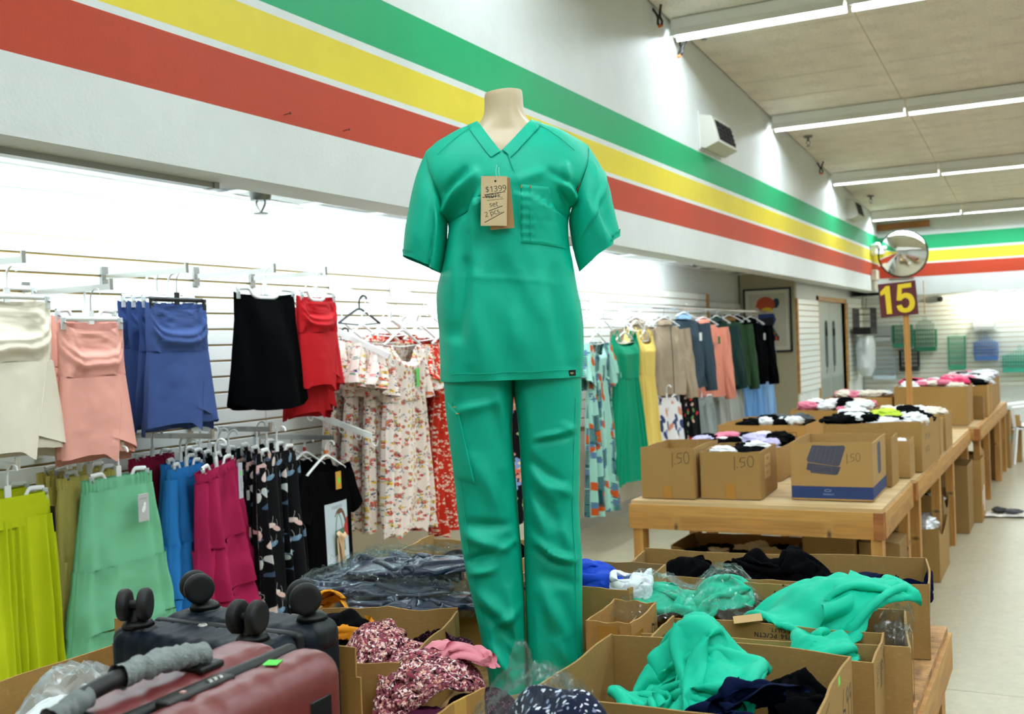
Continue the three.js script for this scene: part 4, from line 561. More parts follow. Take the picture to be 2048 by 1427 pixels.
const boxFront = carton('open carton in front of the mannequin with a green scrub top spilling out', -0.622, -1.9, 0.49, 0.4, 0.208, { y: TT, turn: 0.03, tone: 0, seed: 91, bow: 0.004, dip: { 0: u => -0.008 * u },
  print: { 1: { w: 512, h: 260, draw: (c) => { oval(c, 120, 90, 70, 26, 4); txt(c, 'CA003', 66, 102, 34, -0.06); txt(c, 'RA003', 100, 160, 36, -0.06, { bold: true }); ink(c, [[60, 40], [200, 20]], 4); c.fillStyle = '#7fe05f'; c.fillRect(330, 6, 26, 20); ink(c, [[392, 50], [372, 90], [376, 130], [402, 130], [404, 100], [378, 96]], 6); ink(c, [[440, 60], [424, 70], [432, 92], [448, 80], [450, 60], [448, 140]], 6); ink(c, [[482, 60], [466, 70], [474, 92], [490, 80], [492, 60], [490, 140]], 6); } } } });
const boxBlue = carton('brown carton with a blue jersey behind the mannequin legs, circle drawn on its front', -1.15, -2.605, 0.34, 0.29, 0.213, { y: TT, tone: 0, seed: 101, turn: 0.02, print: { 0: { w: 384, h: 240, draw: (c) => { oval(c, 200, 40, 40, 22, 4); ink(c, [[60, 20], [110, 44]], 7); } } } });
const boxR = carton('narrow taped carton with a large letter R, beside the trouser leg', -0.948, -2.345, 0.105, 0.2, 0.188, { y: TT, tone: 4, seed: 111, turn: 0.05, bow: 0.003, wave: 0.003, print: { 1: { w: 256, h: 240, draw: (c) => { ink(c, [[190, 150], [190, 50]], 6); ink(c, [[190, 52], [222, 60], [222, 92], [190, 98], [226, 150]], 6); ink(c, [[238, 60], [239, 62]], 8); ink(c, [[238, 76], [239, 78]], 8); } } }, tape: { 0: [0.5, 0.0, 0.05, 0.18], 1: [0.2, 0.03, 0.07, 0.13] } });
const boxSet = carton('brown carton close behind the left trouser leg', -1.32, -2.56, 0.26, 0.26, 0.135, { y: TT, tone: 4, seed: 121, print: { 0: { w: 256, h: 140, draw: (c) => { ink(c, [[96, 8], [96, 30]], 7); c.strokeStyle = '#2a261d'; c.lineWidth = 7; c.beginPath(); c.arc(150, 22, 14, 0.6, 5.6); c.stroke(); } } } });
const boxPacks = carton('brown carton heaped with navy garments in plastic bags', -1.665, -2.52, 0.4, 0.4, 0.155, { y: TT, tone: 1, seed: 131, turn: 0.1 });
const boxFar = carton('battered carton of black clothing nearest the clothes racks', -1.71, -2.95, 0.45, 0.29, 0.183, { y: TT, tone: 1, seed: 141, wave: 0.01 });
const boxFloral = carton('brown carton full of floral blouses, the word SET inside', -1.47, -2.0, 0.36, 0.44, 0.178, { y: TT, tone: 0, seed: 151, turn: 0.25, wave: 0.006, print: { 1: { w: 384, h: 160, draw: (c) => { txt(c, 'SET', 250, 60, 30, 0, { bold: true, col: '#5c4a2c' }); ink(c, [[240, 76], [320, 66]], 4, '#5c4a2c'); } }, 3: { w: 384, h: 160, inner: true, draw: (c) => { ink(c, [[60, 40], [66, 70], [84, 42]], 6); ink(c, [[100, 40], [98, 66], [112, 66]], 6); c.strokeStyle = '#2a261d'; c.lineWidth = 9; c.beginPath(); c.arc(180, 56, 26, 0.7, 5.4); c.stroke(); } } } });
const boxTape = carton('yellow taped carton with a torn corrugated flap', -1.085, -1.59, 0.2, 0.28, 0.19, { y: TT, tone: 4, seed: 161, wave: 0.004, print: { 1: { w: 320, h: 220, draw: (c) => { for (let i = 0; i < 5; i++) { c.fillStyle = i % 2 ? 'rgba(225,180,80,0.5)' : 'rgba(160,120,50,0.35)'; c.fillRect(20 + i * 60, 0, 46, 220); } ink(c, [[10, 60], [120, 40], [220, 56], [310, 30]], 3, '#8a6a30'); } } }, rise: { 2: -0.12, 3: -0.12 } });
part(boxTape, 'torn_flap', (() => { const g = surf(10, 30, (u, v) => [(-0.5 + u) * 0.09 + 0.006 * fbm(v * 5, u, 3), 0.003 * Math.sin(v * 70), (-0.5 + v) * 0.12 + 0.006 * fbm(u * 6, v, 5)]); g.rotateZ(0.3); g.translate(-0.09, 0.12, 0.05); return g; })(), std(0xc8ab7c, 0.9), 'torn flap showing its corrugation');
const boxCases = carton('large open carton holding the navy suitcase and plastic bags', -1.53, -1.22, 0.66, 0.84, 0.21, { y: TT, tone: 4, seed: 171, bow: 0.002, rise: { 1: -0.12, 0: -0.1 }, flaps: { 2: 0.02 }, flapLen: 0.055 });
carton('brown carton sleeve printed with a black certification ring inside the shirt carton', -0.655, -2.655, 0.24, 0.05, 0.205, { y: TT + 0.006, tone: 0, seed: 181, bow: 0.001, print: { 0: { w: 512, h: 440, draw: (c) => { c.strokeStyle = '#241f16'; c.lineWidth = 7; c.beginPath(); c.arc(190, 20, 74, 0.2, 2.94); c.stroke(); 'CERTIFIED'.split('').forEach((s, i) => { const a = 2.6 - i * 0.26; txt(c, s, 190 + 98 * Math.cos(a), 26 + 98 * Math.sin(a), 24, a - Math.PI / 2, { bold: true, align: 'center' }); }); c.lineWidth = 5; c.beginPath(); c.arc(190, 20, 112, 0.25, 2.9); c.stroke(); c.lineWidth = 18; c.beginPath(); c.arc(220, 270, 66, Math.PI, 0); c.stroke(); c.setLineDash([8, 10]); c.lineWidth = 10; c.beginPath(); c.moveTo(306, 0); c.lineTo(310, 300); c.stroke(); } } } });

// ---------------------------------------------------------------- heaps of clothing on the near table
const scrubHeap = phys(0x04b892, 0.6, { specularIntensity: 0.4, sheen: 0.12, sheenRoughness: 0.4, sheenColor: new THREE.Color(0x2fd0a8), bumpMap: weave, bumpScale: 0.0003 });
const navyCloth = fabric(0x0c1530, 0.8), blackCloth = fabric(0x060608, 0.9), blueCloth = fabric(0x1d49c0, 0.75), whiteCloth = fabric(0xe9edef, 0.8);
crumple('scrub_shirt', 'green scrub top crumpled with a raised fold in the front carton', scrubHeap, { at: [-0.62, 1.0, -1.93], nx: 64, ny: 56, d: 0.012, squeeze: 0.56, turn: 0.5, seed: 21, lift: 0.07, bend: 0.3, steps: 110, H: bump([[-0.645, -1.98, 0.09, 0.2, 0.07], [-0.56, -1.92, 0.13, 0.13], [-0.72, -1.84, 0.1, 0.07]], 0.83), reg: [-0.62, -1.915, 0.17, 0.16, 0.03] });
crumple('scrub_trousers', 'green scrub trousers lying flat in the front carton', scrubHeap, { at: [-0.66, 0.86, -1.82], nx: 46, ny: 36, d: 0.0125, squeeze: 0.68, turn: -0.1, seed: 22, lift: 0.03, bend: 0.2, H: bump([[-0.68, -1.82, 0.16, 0.06, 0.1]], 0.79), reg: [-0.655, -1.81, 0.19, 0.09, 0.03] });
crumple('sweatshirt', 'navy sweatshirt piled over the edge of the front carton', navyCloth, { at: [-0.43, 1.02, -1.76], nx: 52, ny: 44, d: 0.012, squeeze: 0.55, turn: 0.2, seed: 23, lift: 0.06, bend: 0.3, H: bump([[-0.43, -1.77, 0.14, 0.13, 0.09]], 0.84), reg: [-0.475, -1.765, 0.14, 0.075, 0.1] });
crumple('sweatshirt', 'black sweatshirt between the green scrubs and the front carton wall', blackCloth, { at: [-0.47, 0.95, -1.98], nx: 36, ny: 30, d: 0.0125, squeeze: 0.5, turn: 0.9, seed: 24, lift: 0.05, bend: 0.2, H: bump([[-0.46, -1.98, 0.08, 0.1]], 0.82), reg: [-0.455, -1.97, 0.06, 0.1] });
crumple('scrub_shirt', 'green scrub top peaking out of the lint roller carton', scrubHeap, { at: [-0.5, 0.96, -2.29], nx: 44, ny: 30, d: 0.0135, squeeze: 0.6, turn: 0.1, seed: 25, lift: 0.05, bend: 0.35, H: bump([[-0.48, -2.29, 0.09, 0.1, 0.07], [-0.4, -2.27, 0.08, 0.06]], 0.82), reg: [-0.5, -2.29, 0.13, 0.095, 0.05] });
crumple('scrub_shirt', 'green scrub top spread low in the lint roller carton', scrubHeap, { at: [-0.6, 0.88, -2.29], nx: 50, ny: 28, d: 0.0125, squeeze: 0.74, seed: 28, lift: 0.03, H: bump([[-0.6, -2.29, 0.2, 0.03, 0.1]], 0.81), reg: [-0.6, -2.29, 0.22, 0.1, 0.05] });
crumple('scrub_shirt', 'smooth green scrub top with a swing tag spread over the shirt carton', scrubHeap, { at: [-0.49, 1.04, -2.53], nx: 42, ny: 36, d: 0.0135, squeeze: 0.76, turn: 0.12, seed: 29, lift: 0.03, bend: 0.4, H: bump([[-0.46, -2.57, 0.19, 0.115, 0.15], [-0.56, -2.5, 0.12, 0.06]], 0.875), reg: [-0.5, -2.525, 0.2, 0.165, 0.12] });
{
  solo('swing_tag', 'small brown swing tag lying on the smooth green scrub top', 'tag', rbx(0.065, 0.002, 0.03, 0.0008, 1), std(0xb89763, 0.8), [-0.66, 0.925, -2.395], 0.35).rotation.x = 0.35;
  const Hb = bump([[-0.96, -2.575, 0.09, 0.075, 0.12], [-0.775, -2.6, 0.075, 0.09, 0.11], [-0.86, -2.55, 0.14, 0.04, 0.12]], 0.865);
  crumple('scrub_shirt', 'folded green scrub top sealed in a clear bag in the shirt carton', scrubHeap, { at: [-0.86, 0.97, -2.56], nx: 50, ny: 34, d: 0.012, squeeze: 0.66, turn: 0.15, seed: 27, lift: 0.03, bend: 0.4, H: Hb, reg: [-0.85, -2.57, 0.17, 0.105, 0.15] });
  solo('plastic_bag', 'clear plastic bag round the folded green scrub top', 'bag', filmGeo(-0.85, -2.55, 0.39, 0.27, Hb, 3, { turn: 0.15, off: 0.03, amp: 0.02, n: 70, m: 50, fine: 0.012 }), film, [-0.85, 0, -2.55]);
  const Hc = bump([[-0.36, -2.48, 0.06, 0.04], [-0.35, -2.6, 0.05, 0.05]], 0.86);
  solo('plastic_bag', 'empty crinkled clear bag under the smooth green scrub top', 'bag', filmGeo(-0.36, -2.52, 0.08, 0.26, Hc, 8, { turn: 0.1, off: 0.015, amp: 0.03, n: 22, m: 46 }), film, [-0.36, 0, -2.52]);
}
const rb = [0.385, 0.14, 0.925, -0.735, -2.945, 0.12];
crumple('sweatshirt', 'black sweatshirt heaped at the blue jersey end of the long carton', blackCloth, { at: [-0.97, 0.98, -2.93], nx: 52, ny: 46, d: 0.012, squeeze: 0.5, turn: 0.3, seed: 31, lift: 0.05, bend: 0.3, H: bump([[-0.97, -2.9, 0.085, 0.11, 0.08], [-0.9, -2.88, 0.07, 0.07]], 0.83) , reg: [-0.97, -2.9, 0.13, 0.12, 0.12] });
crumple('sweatshirt', 'black hooded sweatshirt bulging over the middle of the long carton', blackCloth, { at: [-0.79, 1.0, -2.94], nx: 48, ny: 48, d: 0.012, squeeze: 0.42, turn: 1.0, seed: 32, lift: 0.06, bend: 0.35, H: bump([[-0.785, -2.93, 0.065, 0.14, 0.06], [-0.85, -2.88, 0.05, 0.08]], 0.83) , reg: [-0.79, -2.92, 0.085, 0.115, 0.12] });
crumple('sweatshirt', 'black gathered sweatshirt next to the hooded one in the long carton', blackCloth, { at: [-0.67, 1.0, -2.98], nx: 48, ny: 48, d: 0.012, squeeze: 0.45, turn: 0.6, seed: 33, lift: 0.06, bend: 0.3, H: bump([[-0.685, -2.99, 0.06, 0.14, 0.06], [-0.6, -2.97, 0.07, 0.07]], 0.83) , reg: [-0.655, -2.96, 0.1, 0.12, 0.12] });
crumple('sweatshirt', 'navy sweatshirt folded low in the long carton', navyCloth, { at: [-0.49, 0.93, -2.97], nx: 44, ny: 40, d: 0.0125, squeeze: 0.6, turn: 0.1, seed: 34, lift: 0.03, H: bump([[-0.5, -2.97, 0.1, 0.08]], 0.84) , reg: [-0.48, -2.97, 0.12, 0.13, 0.12] });
crumple('sweatshirt', 'navy garment hanging over the back rim of the long carton', navyCloth, { at: [-0.385, 0.99, -3.06], nx: 34, ny: 34, d: 0.011, squeeze: 0.6, turn: 0.2, seed: 35, lift: 0.03, H: bump([[-0.38, -3.07, 0.05, 0.12, 0.07]], 0.84) , reg: [-0.39, -3.05, 0.06, 0.08, 0.12] });
crumple('jersey', 'royal blue jersey crumpled in the carton behind the mannequin', blueCloth, { at: [-1.15, 1.0, -2.6], nx: 60, ny: 54, d: 0.0115, squeeze: 0.45, turn: 0.4, seed: 41, lift: 0.06, bend: 0.3, H: bump([[-1.18, -2.62, 0.11, 0.13], [-1.08, -2.58, 0.1, 0.11]], 0.85) , reg: [-1.15, -2.6, 0.155, 0.13, 0.02] });
crumple('jersey', 'white cloth draped over the rim beside the royal blue jersey', whiteCloth, { at: [-1.0, 0.97, -2.56], nx: 30, ny: 28, d: 0.0115, squeeze: 0.5, turn: 0.7, seed: 42, lift: 0.04, bend: 0.4, H: bump([[-1.0, -2.56, 0.08, 0.1]], 0.87) , reg: [-1.0, -2.545, 0.055, 0.06, 0.3] });
crumple('sweater', 'black sweater folded in the battered carton by the racks', blackCloth, { at: [-1.66, 0.97, -2.93], nx: 44, ny: 32, d: 0.0125, squeeze: 0.62, turn: 0.2, seed: 43, lift: 0.03, bend: 0.5, H: bump([[-1.6, -2.92, 0.1, 0.15, 0.09], [-1.75, -2.92, 0.08, 0.08]], 0.83) , reg: [-1.69, -2.93, 0.2, 0.125] });
{ // bagged navy garments lying across each other
  const denim = phys(0x0e1a3a, 0.4, { specularIntensity: 0.4, clearcoat: 0.7, clearcoatRoughness: 0.12 }), rolls = [[-1.7, -2.4, 0.945, 0.44, 0.3, 'topmost bagged navy garment with a rolled edge', 51], [-1.6, -2.5, 0.985, 0.46, 0.42, 'bagged navy garment lying highest, against the trouser leg', 52], [-1.74, -2.56, 0.94, 0.4, 0.2, 'bagged navy garment spread at the back of its carton', 53], [-1.56, -2.37, 0.915, 0.4, 0.5, 'bagged navy garment slipping over the front of its carton', 54]];
  for (const [x, z, y, L, a, lab, sd] of rolls) {
    const Hh = (px, pz) => { const lx = (px - x) * Math.cos(a) - (pz - z) * Math.sin(a), lz = (px - x) * Math.sin(a) + (pz - z) * Math.cos(a), e = clamp(1 - (2 * lx / L) ** 4) * clamp(1 - (lz / 0.1) ** 2); return y - 0.05 + 0.05 * Math.sqrt(e) + 0.02 * Math.abs(Math.sin(lz * 48 + 4 * noise(lx * 5, sd, 1) + lx * 6)) * e + 0.006 * noise(lx * 14, lz * 30, sd); };
    const flat = (px, pz) => { const lx = (px - x) * Math.cos(a) - (pz - z) * Math.sin(a), lz = (px - x) * Math.sin(a) + (pz - z) * Math.cos(a); return y - 0.045 + 0.035 * Math.sqrt(clamp(1 - (2 * lx / L) ** 4) * clamp(1 - (lz / 0.115) ** 2)); };
    solo('folded_garment', lab, 'clothing', simCloth({ at: [x, y, z], nx: 60, ny: 34, d: 0.0115, squeeze: 0.6, squeeze2: 0.9, turn: a, seed: sd, lift: 0.03, bend: 0.2, H: flat, reg: [x, z, L / 2, 0.105, a] }), denim, [x, y, z]);
    solo('plastic_bag', 'clear film over the ' + lab, 'bag', filmGeo(x, z, L * 1.02, 0.22, Hh, sd, { turn: a, off: 0.012, amp: 0.012, n: 120, m: 44, fine: 0.014 }), filmThin, [x, 0, z]);
  }
  crumple('shirt', 'navy striped shirt poking out behind the bagged garments', denim, { at: [-1.76, 0.98, -2.62], nx: 24, ny: 20, d: 0.0115, squeeze: 0.5, turn: 0.4, seed: 55, lift: 0.03, H: bump([[-1.76, -2.62, 0.06, 0.1]], 0.87) , reg: [-1.76, -2.63, 0.09, 0.06, 0.2] });
}
{ // floral blouses
  const floral = fabric(0xffffff, 0.85, 0.1); floral.map = canvas(512, 512, (c, w, h) => { c.fillStyle = '#8c4a55'; c.fillRect(0, 0, w, h); const r = rng(77), cols = ['#e8c4bd', '#d99aa0', '#a33b52', '#34191f', '#efd9c8', '#c77f6c', '#59303a', '#d8a58a', '#2a1518', '#f0dcd6']; for (let i = 0; i < 2600; i++) { c.fillStyle = cols[Math.floor(r() * cols.length)]; c.save(); c.translate(r() * w, r() * h); c.rotate(r() * 7); c.beginPath(); c.ellipse(0, 0, 3 + r() * 9, 2 + r() * 4, 0, 0, 7); c.fill(); c.restore(); } }, 4);
  const lace = fabric(0xffffff, 0.9, 0.1); lace.map = canvas(256, 256, (c, w, h) => { c.fillStyle = '#2c1822'; c.fillRect(0, 0, w, h); const r = rng(78); for (let i = 0; i < 1500; i++) { c.fillStyle = r() > 0.5 ? '#0f0a0d' : '#7d4a5e'; c.beginPath(); c.arc(r() * w, r() * h, 1 + r() * 2.4, 0, 7); c.fill(); } }, 7);
  const plum = fabric(0x4a1530, 0.8), pink = fabric(0xdf8793, 0.45, 0.5);
  crumple('blouse', 'pink and maroon floral blouse heaped highest in its carton', floral, { at: [-1.36, 1.0, -1.96], nx: 64, ny: 58, d: 0.0115, squeeze: 0.38, turn: 0.4, seed: 61, lift: 0.07, bend: 0.12, H: bump([[-1.38, -1.95, 0.085, 0.13], [-1.27, -1.93, 0.09, 0.09]], 0.83) , reg: [-1.37, -1.97, 0.125, 0.12, 0.25] });
  crumple('blouse', 'pink and maroon floral blouse trailing to the taped carton', floral, { at: [-1.17, 0.95, -1.84], nx: 56, ny: 50, d: 0.0115, squeeze: 0.42, turn: 0.9, seed: 62, lift: 0.05, bend: 0.12, H: bump([[-1.19, -1.88, 0.1, 0.11], [-1.1, -1.8, 0.09, 0.07]], 0.82) , reg: [-1.18, -1.85, 0.11, 0.1, 0.3] });
  crumple('lace_top', 'dark lace top behind the floral blouses', lace, { at: [-1.3, 0.97, -2.08], nx: 42, ny: 30, d: 0.0115, squeeze: 0.42, turn: 0.2, seed: 63, lift: 0.05, H: bump([[-1.31, -2.09, 0.09, 0.11, 0.05]], 0.83) , reg: [-1.31, -2.1, 0.12, 0.06, 0.3] });
  crumple('lace_top', 'dark lace top hanging down beside the trouser leg', lace, { at: [-1.07, 0.88, -1.86], nx: 38, ny: 34, d: 0.0115, squeeze: 0.45, turn: 0.6, seed: 64, lift: 0.04, H: bump([[-1.08, -1.9, 0.07, 0.07]], 0.79) , reg: [-1.07, -1.88, 0.08, 0.12, 0.2] });
  crumple('camisole', 'plum satin camisole under the floral blouse', plum, { at: [-1.13, 0.86, -1.72], nx: 36, ny: 30, d: 0.0115, squeeze: 0.5, turn: 0.3, seed: 65, lift: 0.03, H: bump([[-1.13, -1.74, 0.08, 0.06]], 0.8) , reg: [-1.13, -1.72, 0.1, 0.07, 0.2] });
  crumple('camisole', 'pink satin camisole with black lace edge beside the trouser leg', pink, { at: [-1.175, 0.95, -1.93], nx: 34, ny: 20, d: 0.0095, squeeze: 0.62, turn: 0.75, seed: 66, lift: 0.03, bend: 0.4, H: bump([[-1.17, -1.93, 0.12, 0.1, 0.08]], 0.84) , reg: [-1.165, -1.93, 0.1, 0.055, 0.6] });
  const jack = fabric(0x08090a, 0.75), amber = fabric(0xd88a1c, 0.7);
  crumple('jacket', 'black jacket with amber lining behind the suitcase wheel', jack, { at: [-1.6, 0.97, -2.1], nx: 30, ny: 26, d: 0.0125, squeeze: 0.5, turn: 0.5, seed: 67, lift: 0.04, H: bump([[-1.58, -2.08, 0.08, 0.1]], 0.84) , reg: [-1.6, -2.09, 0.1, 0.09, 0.2] });
  crumple('scarf', 'amber scarf lying with the black jacket', amber, { at: [-1.53, 0.96, -2.07], nx: 22, ny: 14, d: 0.011, squeeze: 0.5, turn: 0.9, seed: 68, lift: 0.03, H: bump([[-1.54, -2.07, 0.06, 0.09]], 0.86) , reg: [-1.53, -2.06, 0.06, 0.045, 0.5] });
  crumple('scarf', 'amber scarf bunched by the striped shirt', amber, { at: [-1.71, 0.965, -2.2], nx: 18, ny: 14, d: 0.011, squeeze: 0.5, turn: 0.2, seed: 69, lift: 0.03, H: bump([[-1.71, -2.2, 0.05, 0.09]], 0.86) , reg: [-1.71, -2.2, 0.06, 0.04] });
}
{ // bag with a navy print at the front, white bag at the left
  const navyPrint = fabric(0xffffff, 0.7); navyPrint.map = canvas(256, 256, (c, w, h) => { c.fillStyle = '#141c33'; c.fillRect(0, 0, w, h); const r = rng(4); for (let i = 0; i < 260; i++) { c.fillStyle = r() > 0.3 ? '#e8ebf0' : '#8b96ad'; c.save(); c.translate(r() * w, r() * h); c.rotate(0.5 + r()); c.beginPath(); c.ellipse(0, 0, 2 + r() * 7, 1 + r() * 2.5, 0, 0, 7); c.fill(); c.restore(); } }, 6);
  const Hn = bump([[-0.77, -1.53, 0.15, 0.25, 0.13], [-0.815, -1.56, 0.04, 0.3, 0.035]], 0.77);
  crumple('blouse', 'navy blouse with white flecks in a clear bag before the front carton', navyPrint, { at: [-0.74, 1.03, -1.52], nx: 40, ny: 34, d: 0.0125, squeeze: 0.6, turn: 0.3, seed: 71, lift: 0.02, bend: 0.3, H: bump([[-0.735, -1.52, 0.14, 0.25, 0.12]], 0.77) , reg: [-0.735, -1.52, 0.13, 0.11, 0.3] });
  solo('plastic_bag', 'crinkled clear bag with a peaked corner over the flecked navy blouse', 'bag', filmGeo(-0.79, -1.53, 0.34, 0.24, Hn, 12, { turn: 0.3, off: 0.012, amp: 0.03, n: 80, m: 60, fine: 0.02 }), film, [-0.79, 0, -1.53]);
  const Hw = bump([[-1.62, -1.3, 0.12, 0.12, 0.16], [-1.73, -1.2, 0.1, 0.09]], 0.83);
  solo('plastic_bag', 'opaque white plastic bag beside the burgundy suitcase', 'bag', filmGeo(-1.63, -1.27, 0.3, 0.4, Hw, 13, { off: 0.0, amp: 0.01, n: 30, m: 40 }), phys(0xe9f1ef, 0.3), [-1.63, 0, -1.27]);
  solo('plastic_bag', 'thin clear bag crumpled against the large carton wall', 'bag', filmGeo(-1.72, -1.4, 0.22, 0.34, bump([[-1.72, -1.42, 0.1, 0.13, 0.12]], 0.83), 14, { off: 0.01, amp: 0.03, n: 30, m: 40 }), filmMilky, [-1.72, 0, -1.4]);
}

// ---------------------------------------------------------------- suitcases
function shellGeo(w, h, d, r, grooves, axis) {      // rounded box with shallow grooves across it
  const g = new RoundedBoxGeometry(w, h, d, 8, r); const q = new THREE.BoxGeometry(w, h, d, 40, 40, 40); const p = q.attributes.position, e = 0.0001;
  for (let i = 0; i < p.count; i++) {
    let v = [p.getX(i), p.getY(i), p.getZ(i)], c = [clamp(v[0], -w / 2 + r, w / 2 - r), clamp(v[1], -h / 2 + r, h / 2 - r), clamp(v[2], -d / 2 + r, d / 2 - r)], n = v.map((a, k) => a - c[k]), l = Math.hypot(...n);
    if (l > e) v = c.map((a, k) => a + n[k] / l * r);
    const s = grooves ? v[axis] : 0; const gr = grooves ? 0.0035 * Math.pow(Math.abs(Math.cos(Math.PI * s / grooves)), 14) : 0, L = l > e ? n.map(a => a / l) : [0, 1, 0];
    const in_ = Math.abs(v[axis]) < [w, h, d][axis] / 2 - 0.03 ? 1 : 0; v = v.map((a, k) => a - (k === axis ? 0 : L[k] * gr * in_)); p.setXYZ(i, ...v);
  }
  return weld(q);
}
function spinner(parent, x, z, a, y0) {           // twin-wheel caster standing up from a shell
  const hub = part(parent, 'caster', (() => { const base = lathe([[0.0, 0], [0.03, 0], [0.026, 0.008], [0.017, 0.014], [0, 0.016]], 20), st = turnX(rbx(0.016, 0.04, 0.026, 0.006), -0.45); st.translate(0, 0.024, 0.004); const ax = new THREE.CylinderGeometry(0.008, 0.008, 0.05, 10); ax.rotateZ(Math.PI / 2); ax.translate(0, 0.043, 0.014); return join(base, st, ax); })(), std(0x101112, 0.55));
  hub.position.set(x, y0, z); hub.rotation.y = a;
  for (const s of [-1, 1]) { const w = part(hub, 'wheel', (() => { const g = lathe([[0, -0.0095], [0.02, -0.0098], [0.0265, -0.009], [0.0295, -0.005], [0.0295, 0.005], [0.0265, 0.009], [0.02, 0.0098], [0.018, 0.008], [0, 0.008]], 32); g.rotateZ(Math.PI / 2); return g; })(), std(0x0d0e0e, 0.6)); w.position.set(s * 0.0185, 0.043, 0.014); }
}
{
  const navy = phys(0x0e1722, 0.5, { specularIntensity: 0.4, clearcoat: 0.05, clearcoatRoughness: 0.4 }), trim = std(0x14181c, 0.5);
  const s = thing('suitcase', 'dark navy hard-shell suitcase standing upside down with its wheels up', 'suitcase', [-1.4, 0.748, -1.5], 0.02);
  const H = 0.325, sh = (w, x) => { const g = shellGeo(0.36, H, 0.115, 0.028, 0.036, 0); g.translate(0, H / 2, x); return g; };
  part(s, 'shell_half', sh(1, 0.063), navy); part(s, 'shell_half', sh(1, -0.063), navy);
  part(s, 'zip_band', (() => { const g = new RoundedBoxGeometry(0.352, H - 0.004, 0.022, 4, 0.01); g.translate(0, H / 2, 0); return uvBox(g); })(), trim, 'black zip between the shell halves');
  for (const [x, z, a] of [[-0.145, 0.075, 0.5], [-0.12, -0.075, -0.6], [0.13, 0.08, 0.15], [0.145, -0.07, -0.75]]) { part(s, 'corner_guard', (() => { const g = new RoundedBoxGeometry(0.085, 0.06, 0.07, 4, 0.024); g.translate(x * 1.0, H - 0.026, z); return uvBox(g); })(), trim); spinner(s, x, z, a, H + 0.002); }
  for (const x of [-0.03, 0.06]) part(s, 'stud', shift(lathe([[0, 0.004], [0.006, 0.004], [0.009, 0.001], [0.009, 0]], 14), x, H, 0.03), M.steel, 'small metal stud');
}
{
  const wine = phys(0x702826, 0.38, { clearcoat: 0.25, clearcoatRoughness: 0.35 }), dark = std(0x161615, 0.5);
  const s = thing('suitcase', 'burgundy ribbed hard-shell suitcase lying on its side, grey foam on the handle', 'suitcase', [-1.085, 0.744, -1.04], 0.02);
  const H = 0.375, L = 0.56;
  const half = (x, w) => { const g = shellGeo(w, H, L, 0.042, 0.05, 2); g.translate(x, H / 2, 0); return g; };
  part(s, 'shell_half', half(0.0535, 0.098), wine); part(s, 'shell_half', half(-0.064, 0.12), wine);
  part(s, 'zip_band', (() => { const g = new RoundedBoxGeometry(0.024, H - 0.006, L - 0.006, 5, 0.011); g.translate(0, H / 2, 0); return uvBox(g); })(), dark, 'black zip between the shell halves');
  const hd = part(s, 'carry_handle', (() => { const pts = [[-0.045, H - 0.006, 0.12], [-0.045, H + 0.022, 0.09], [-0.045, H + 0.03, 0], [-0.045, H + 0.022, -0.09], [-0.045, H - 0.006, -0.12]]; return join(tube(pts, 0.012, 40, 10), shift(rbx(0.045, 0.01, 0.05, 0.004), -0.045, H, 0.12), shift(rbx(0.045, 0.01, 0.05, 0.004), -0.045, H, -0.12)); })(), dark);
  const foam = std(0x8f9793, 0.85, { bumpMap: grain, bumpScale: 0.003 });
  part(hd, 'foam_wrap', (() => { const g = surf(20, 50, (u, v) => { const a = u * 6.283, z = lerp(0.035, -0.125, v), y = H + 0.03 - 0.9 * z * z, r = 0.017 + 0.003 * noise(v * 14, Math.cos(a) * 2, 3) + 0.002 * noise(v * 30, Math.sin(a) * 3, 8); return [-0.045 + r * Math.cos(a), y + r * Math.sin(a), z]; }, true); return g; })(), foam, 'wrinkled grey foam sleeve');
  part(hd, 'foam_wrap', (() => { const g = surf(16, 20, (u, v) => { const a = u * 6.283, z = lerp(0.145, 0.09, v), r = 0.014 + 0.003 * noise(v * 9, Math.cos(a) * 2, 5); return [-0.045 + r * 1.3 * Math.cos(a), H + 0.008 + 0.012 * v + r * Math.sin(a), z]; }, true); return g; })(), foam, 'wrinkled grey foam sleeve');
  const lk = part(s, 'lock', shift(rbx(0.026, 0.012, 0.13, 0.004), 0.028, H - 0.002, -0.03), dark, 'black combination lock');
  for (let i = 0; i < 3; i++) part(lk, 'dial', (() => { const g = new THREE.CylinderGeometry(0.006, 0.006, 0.006, 12); g.rotateX(Math.PI / 2); g.translate(0.028, H + 0.001, -0.055 - i * 0.01); return g; })(), M.steel);
  part(lk, 'release_button', shift(rbx(0.008, 0.005, 0.008, 0.002), 0.028, H + 0.004, -0.005), std(0xb98a80, 0.4));
  const st = part(s, 'price_sticker', bx(-0.011, 0.011, 0, 0.0008, -0.013, 0.013), std(0x58e04a, 0.6), 'small bright green sticker'); st.position.set(0.049, H + 0.0006, -0.165); st.rotation.y = 0.3;
  part(s, 'name_plate', shift(rbx(0.004, 0.034, 0.05, 0.0014), 0.1025, H - 0.075, -0.205), std(0x0e0d0d, 0.35), 'black name plate');
}
// ---------------------------------------------------------------- clothes on the slatted wall
const sp = (v, p) => Math.sign(v) * Math.pow(Math.abs(v), p);
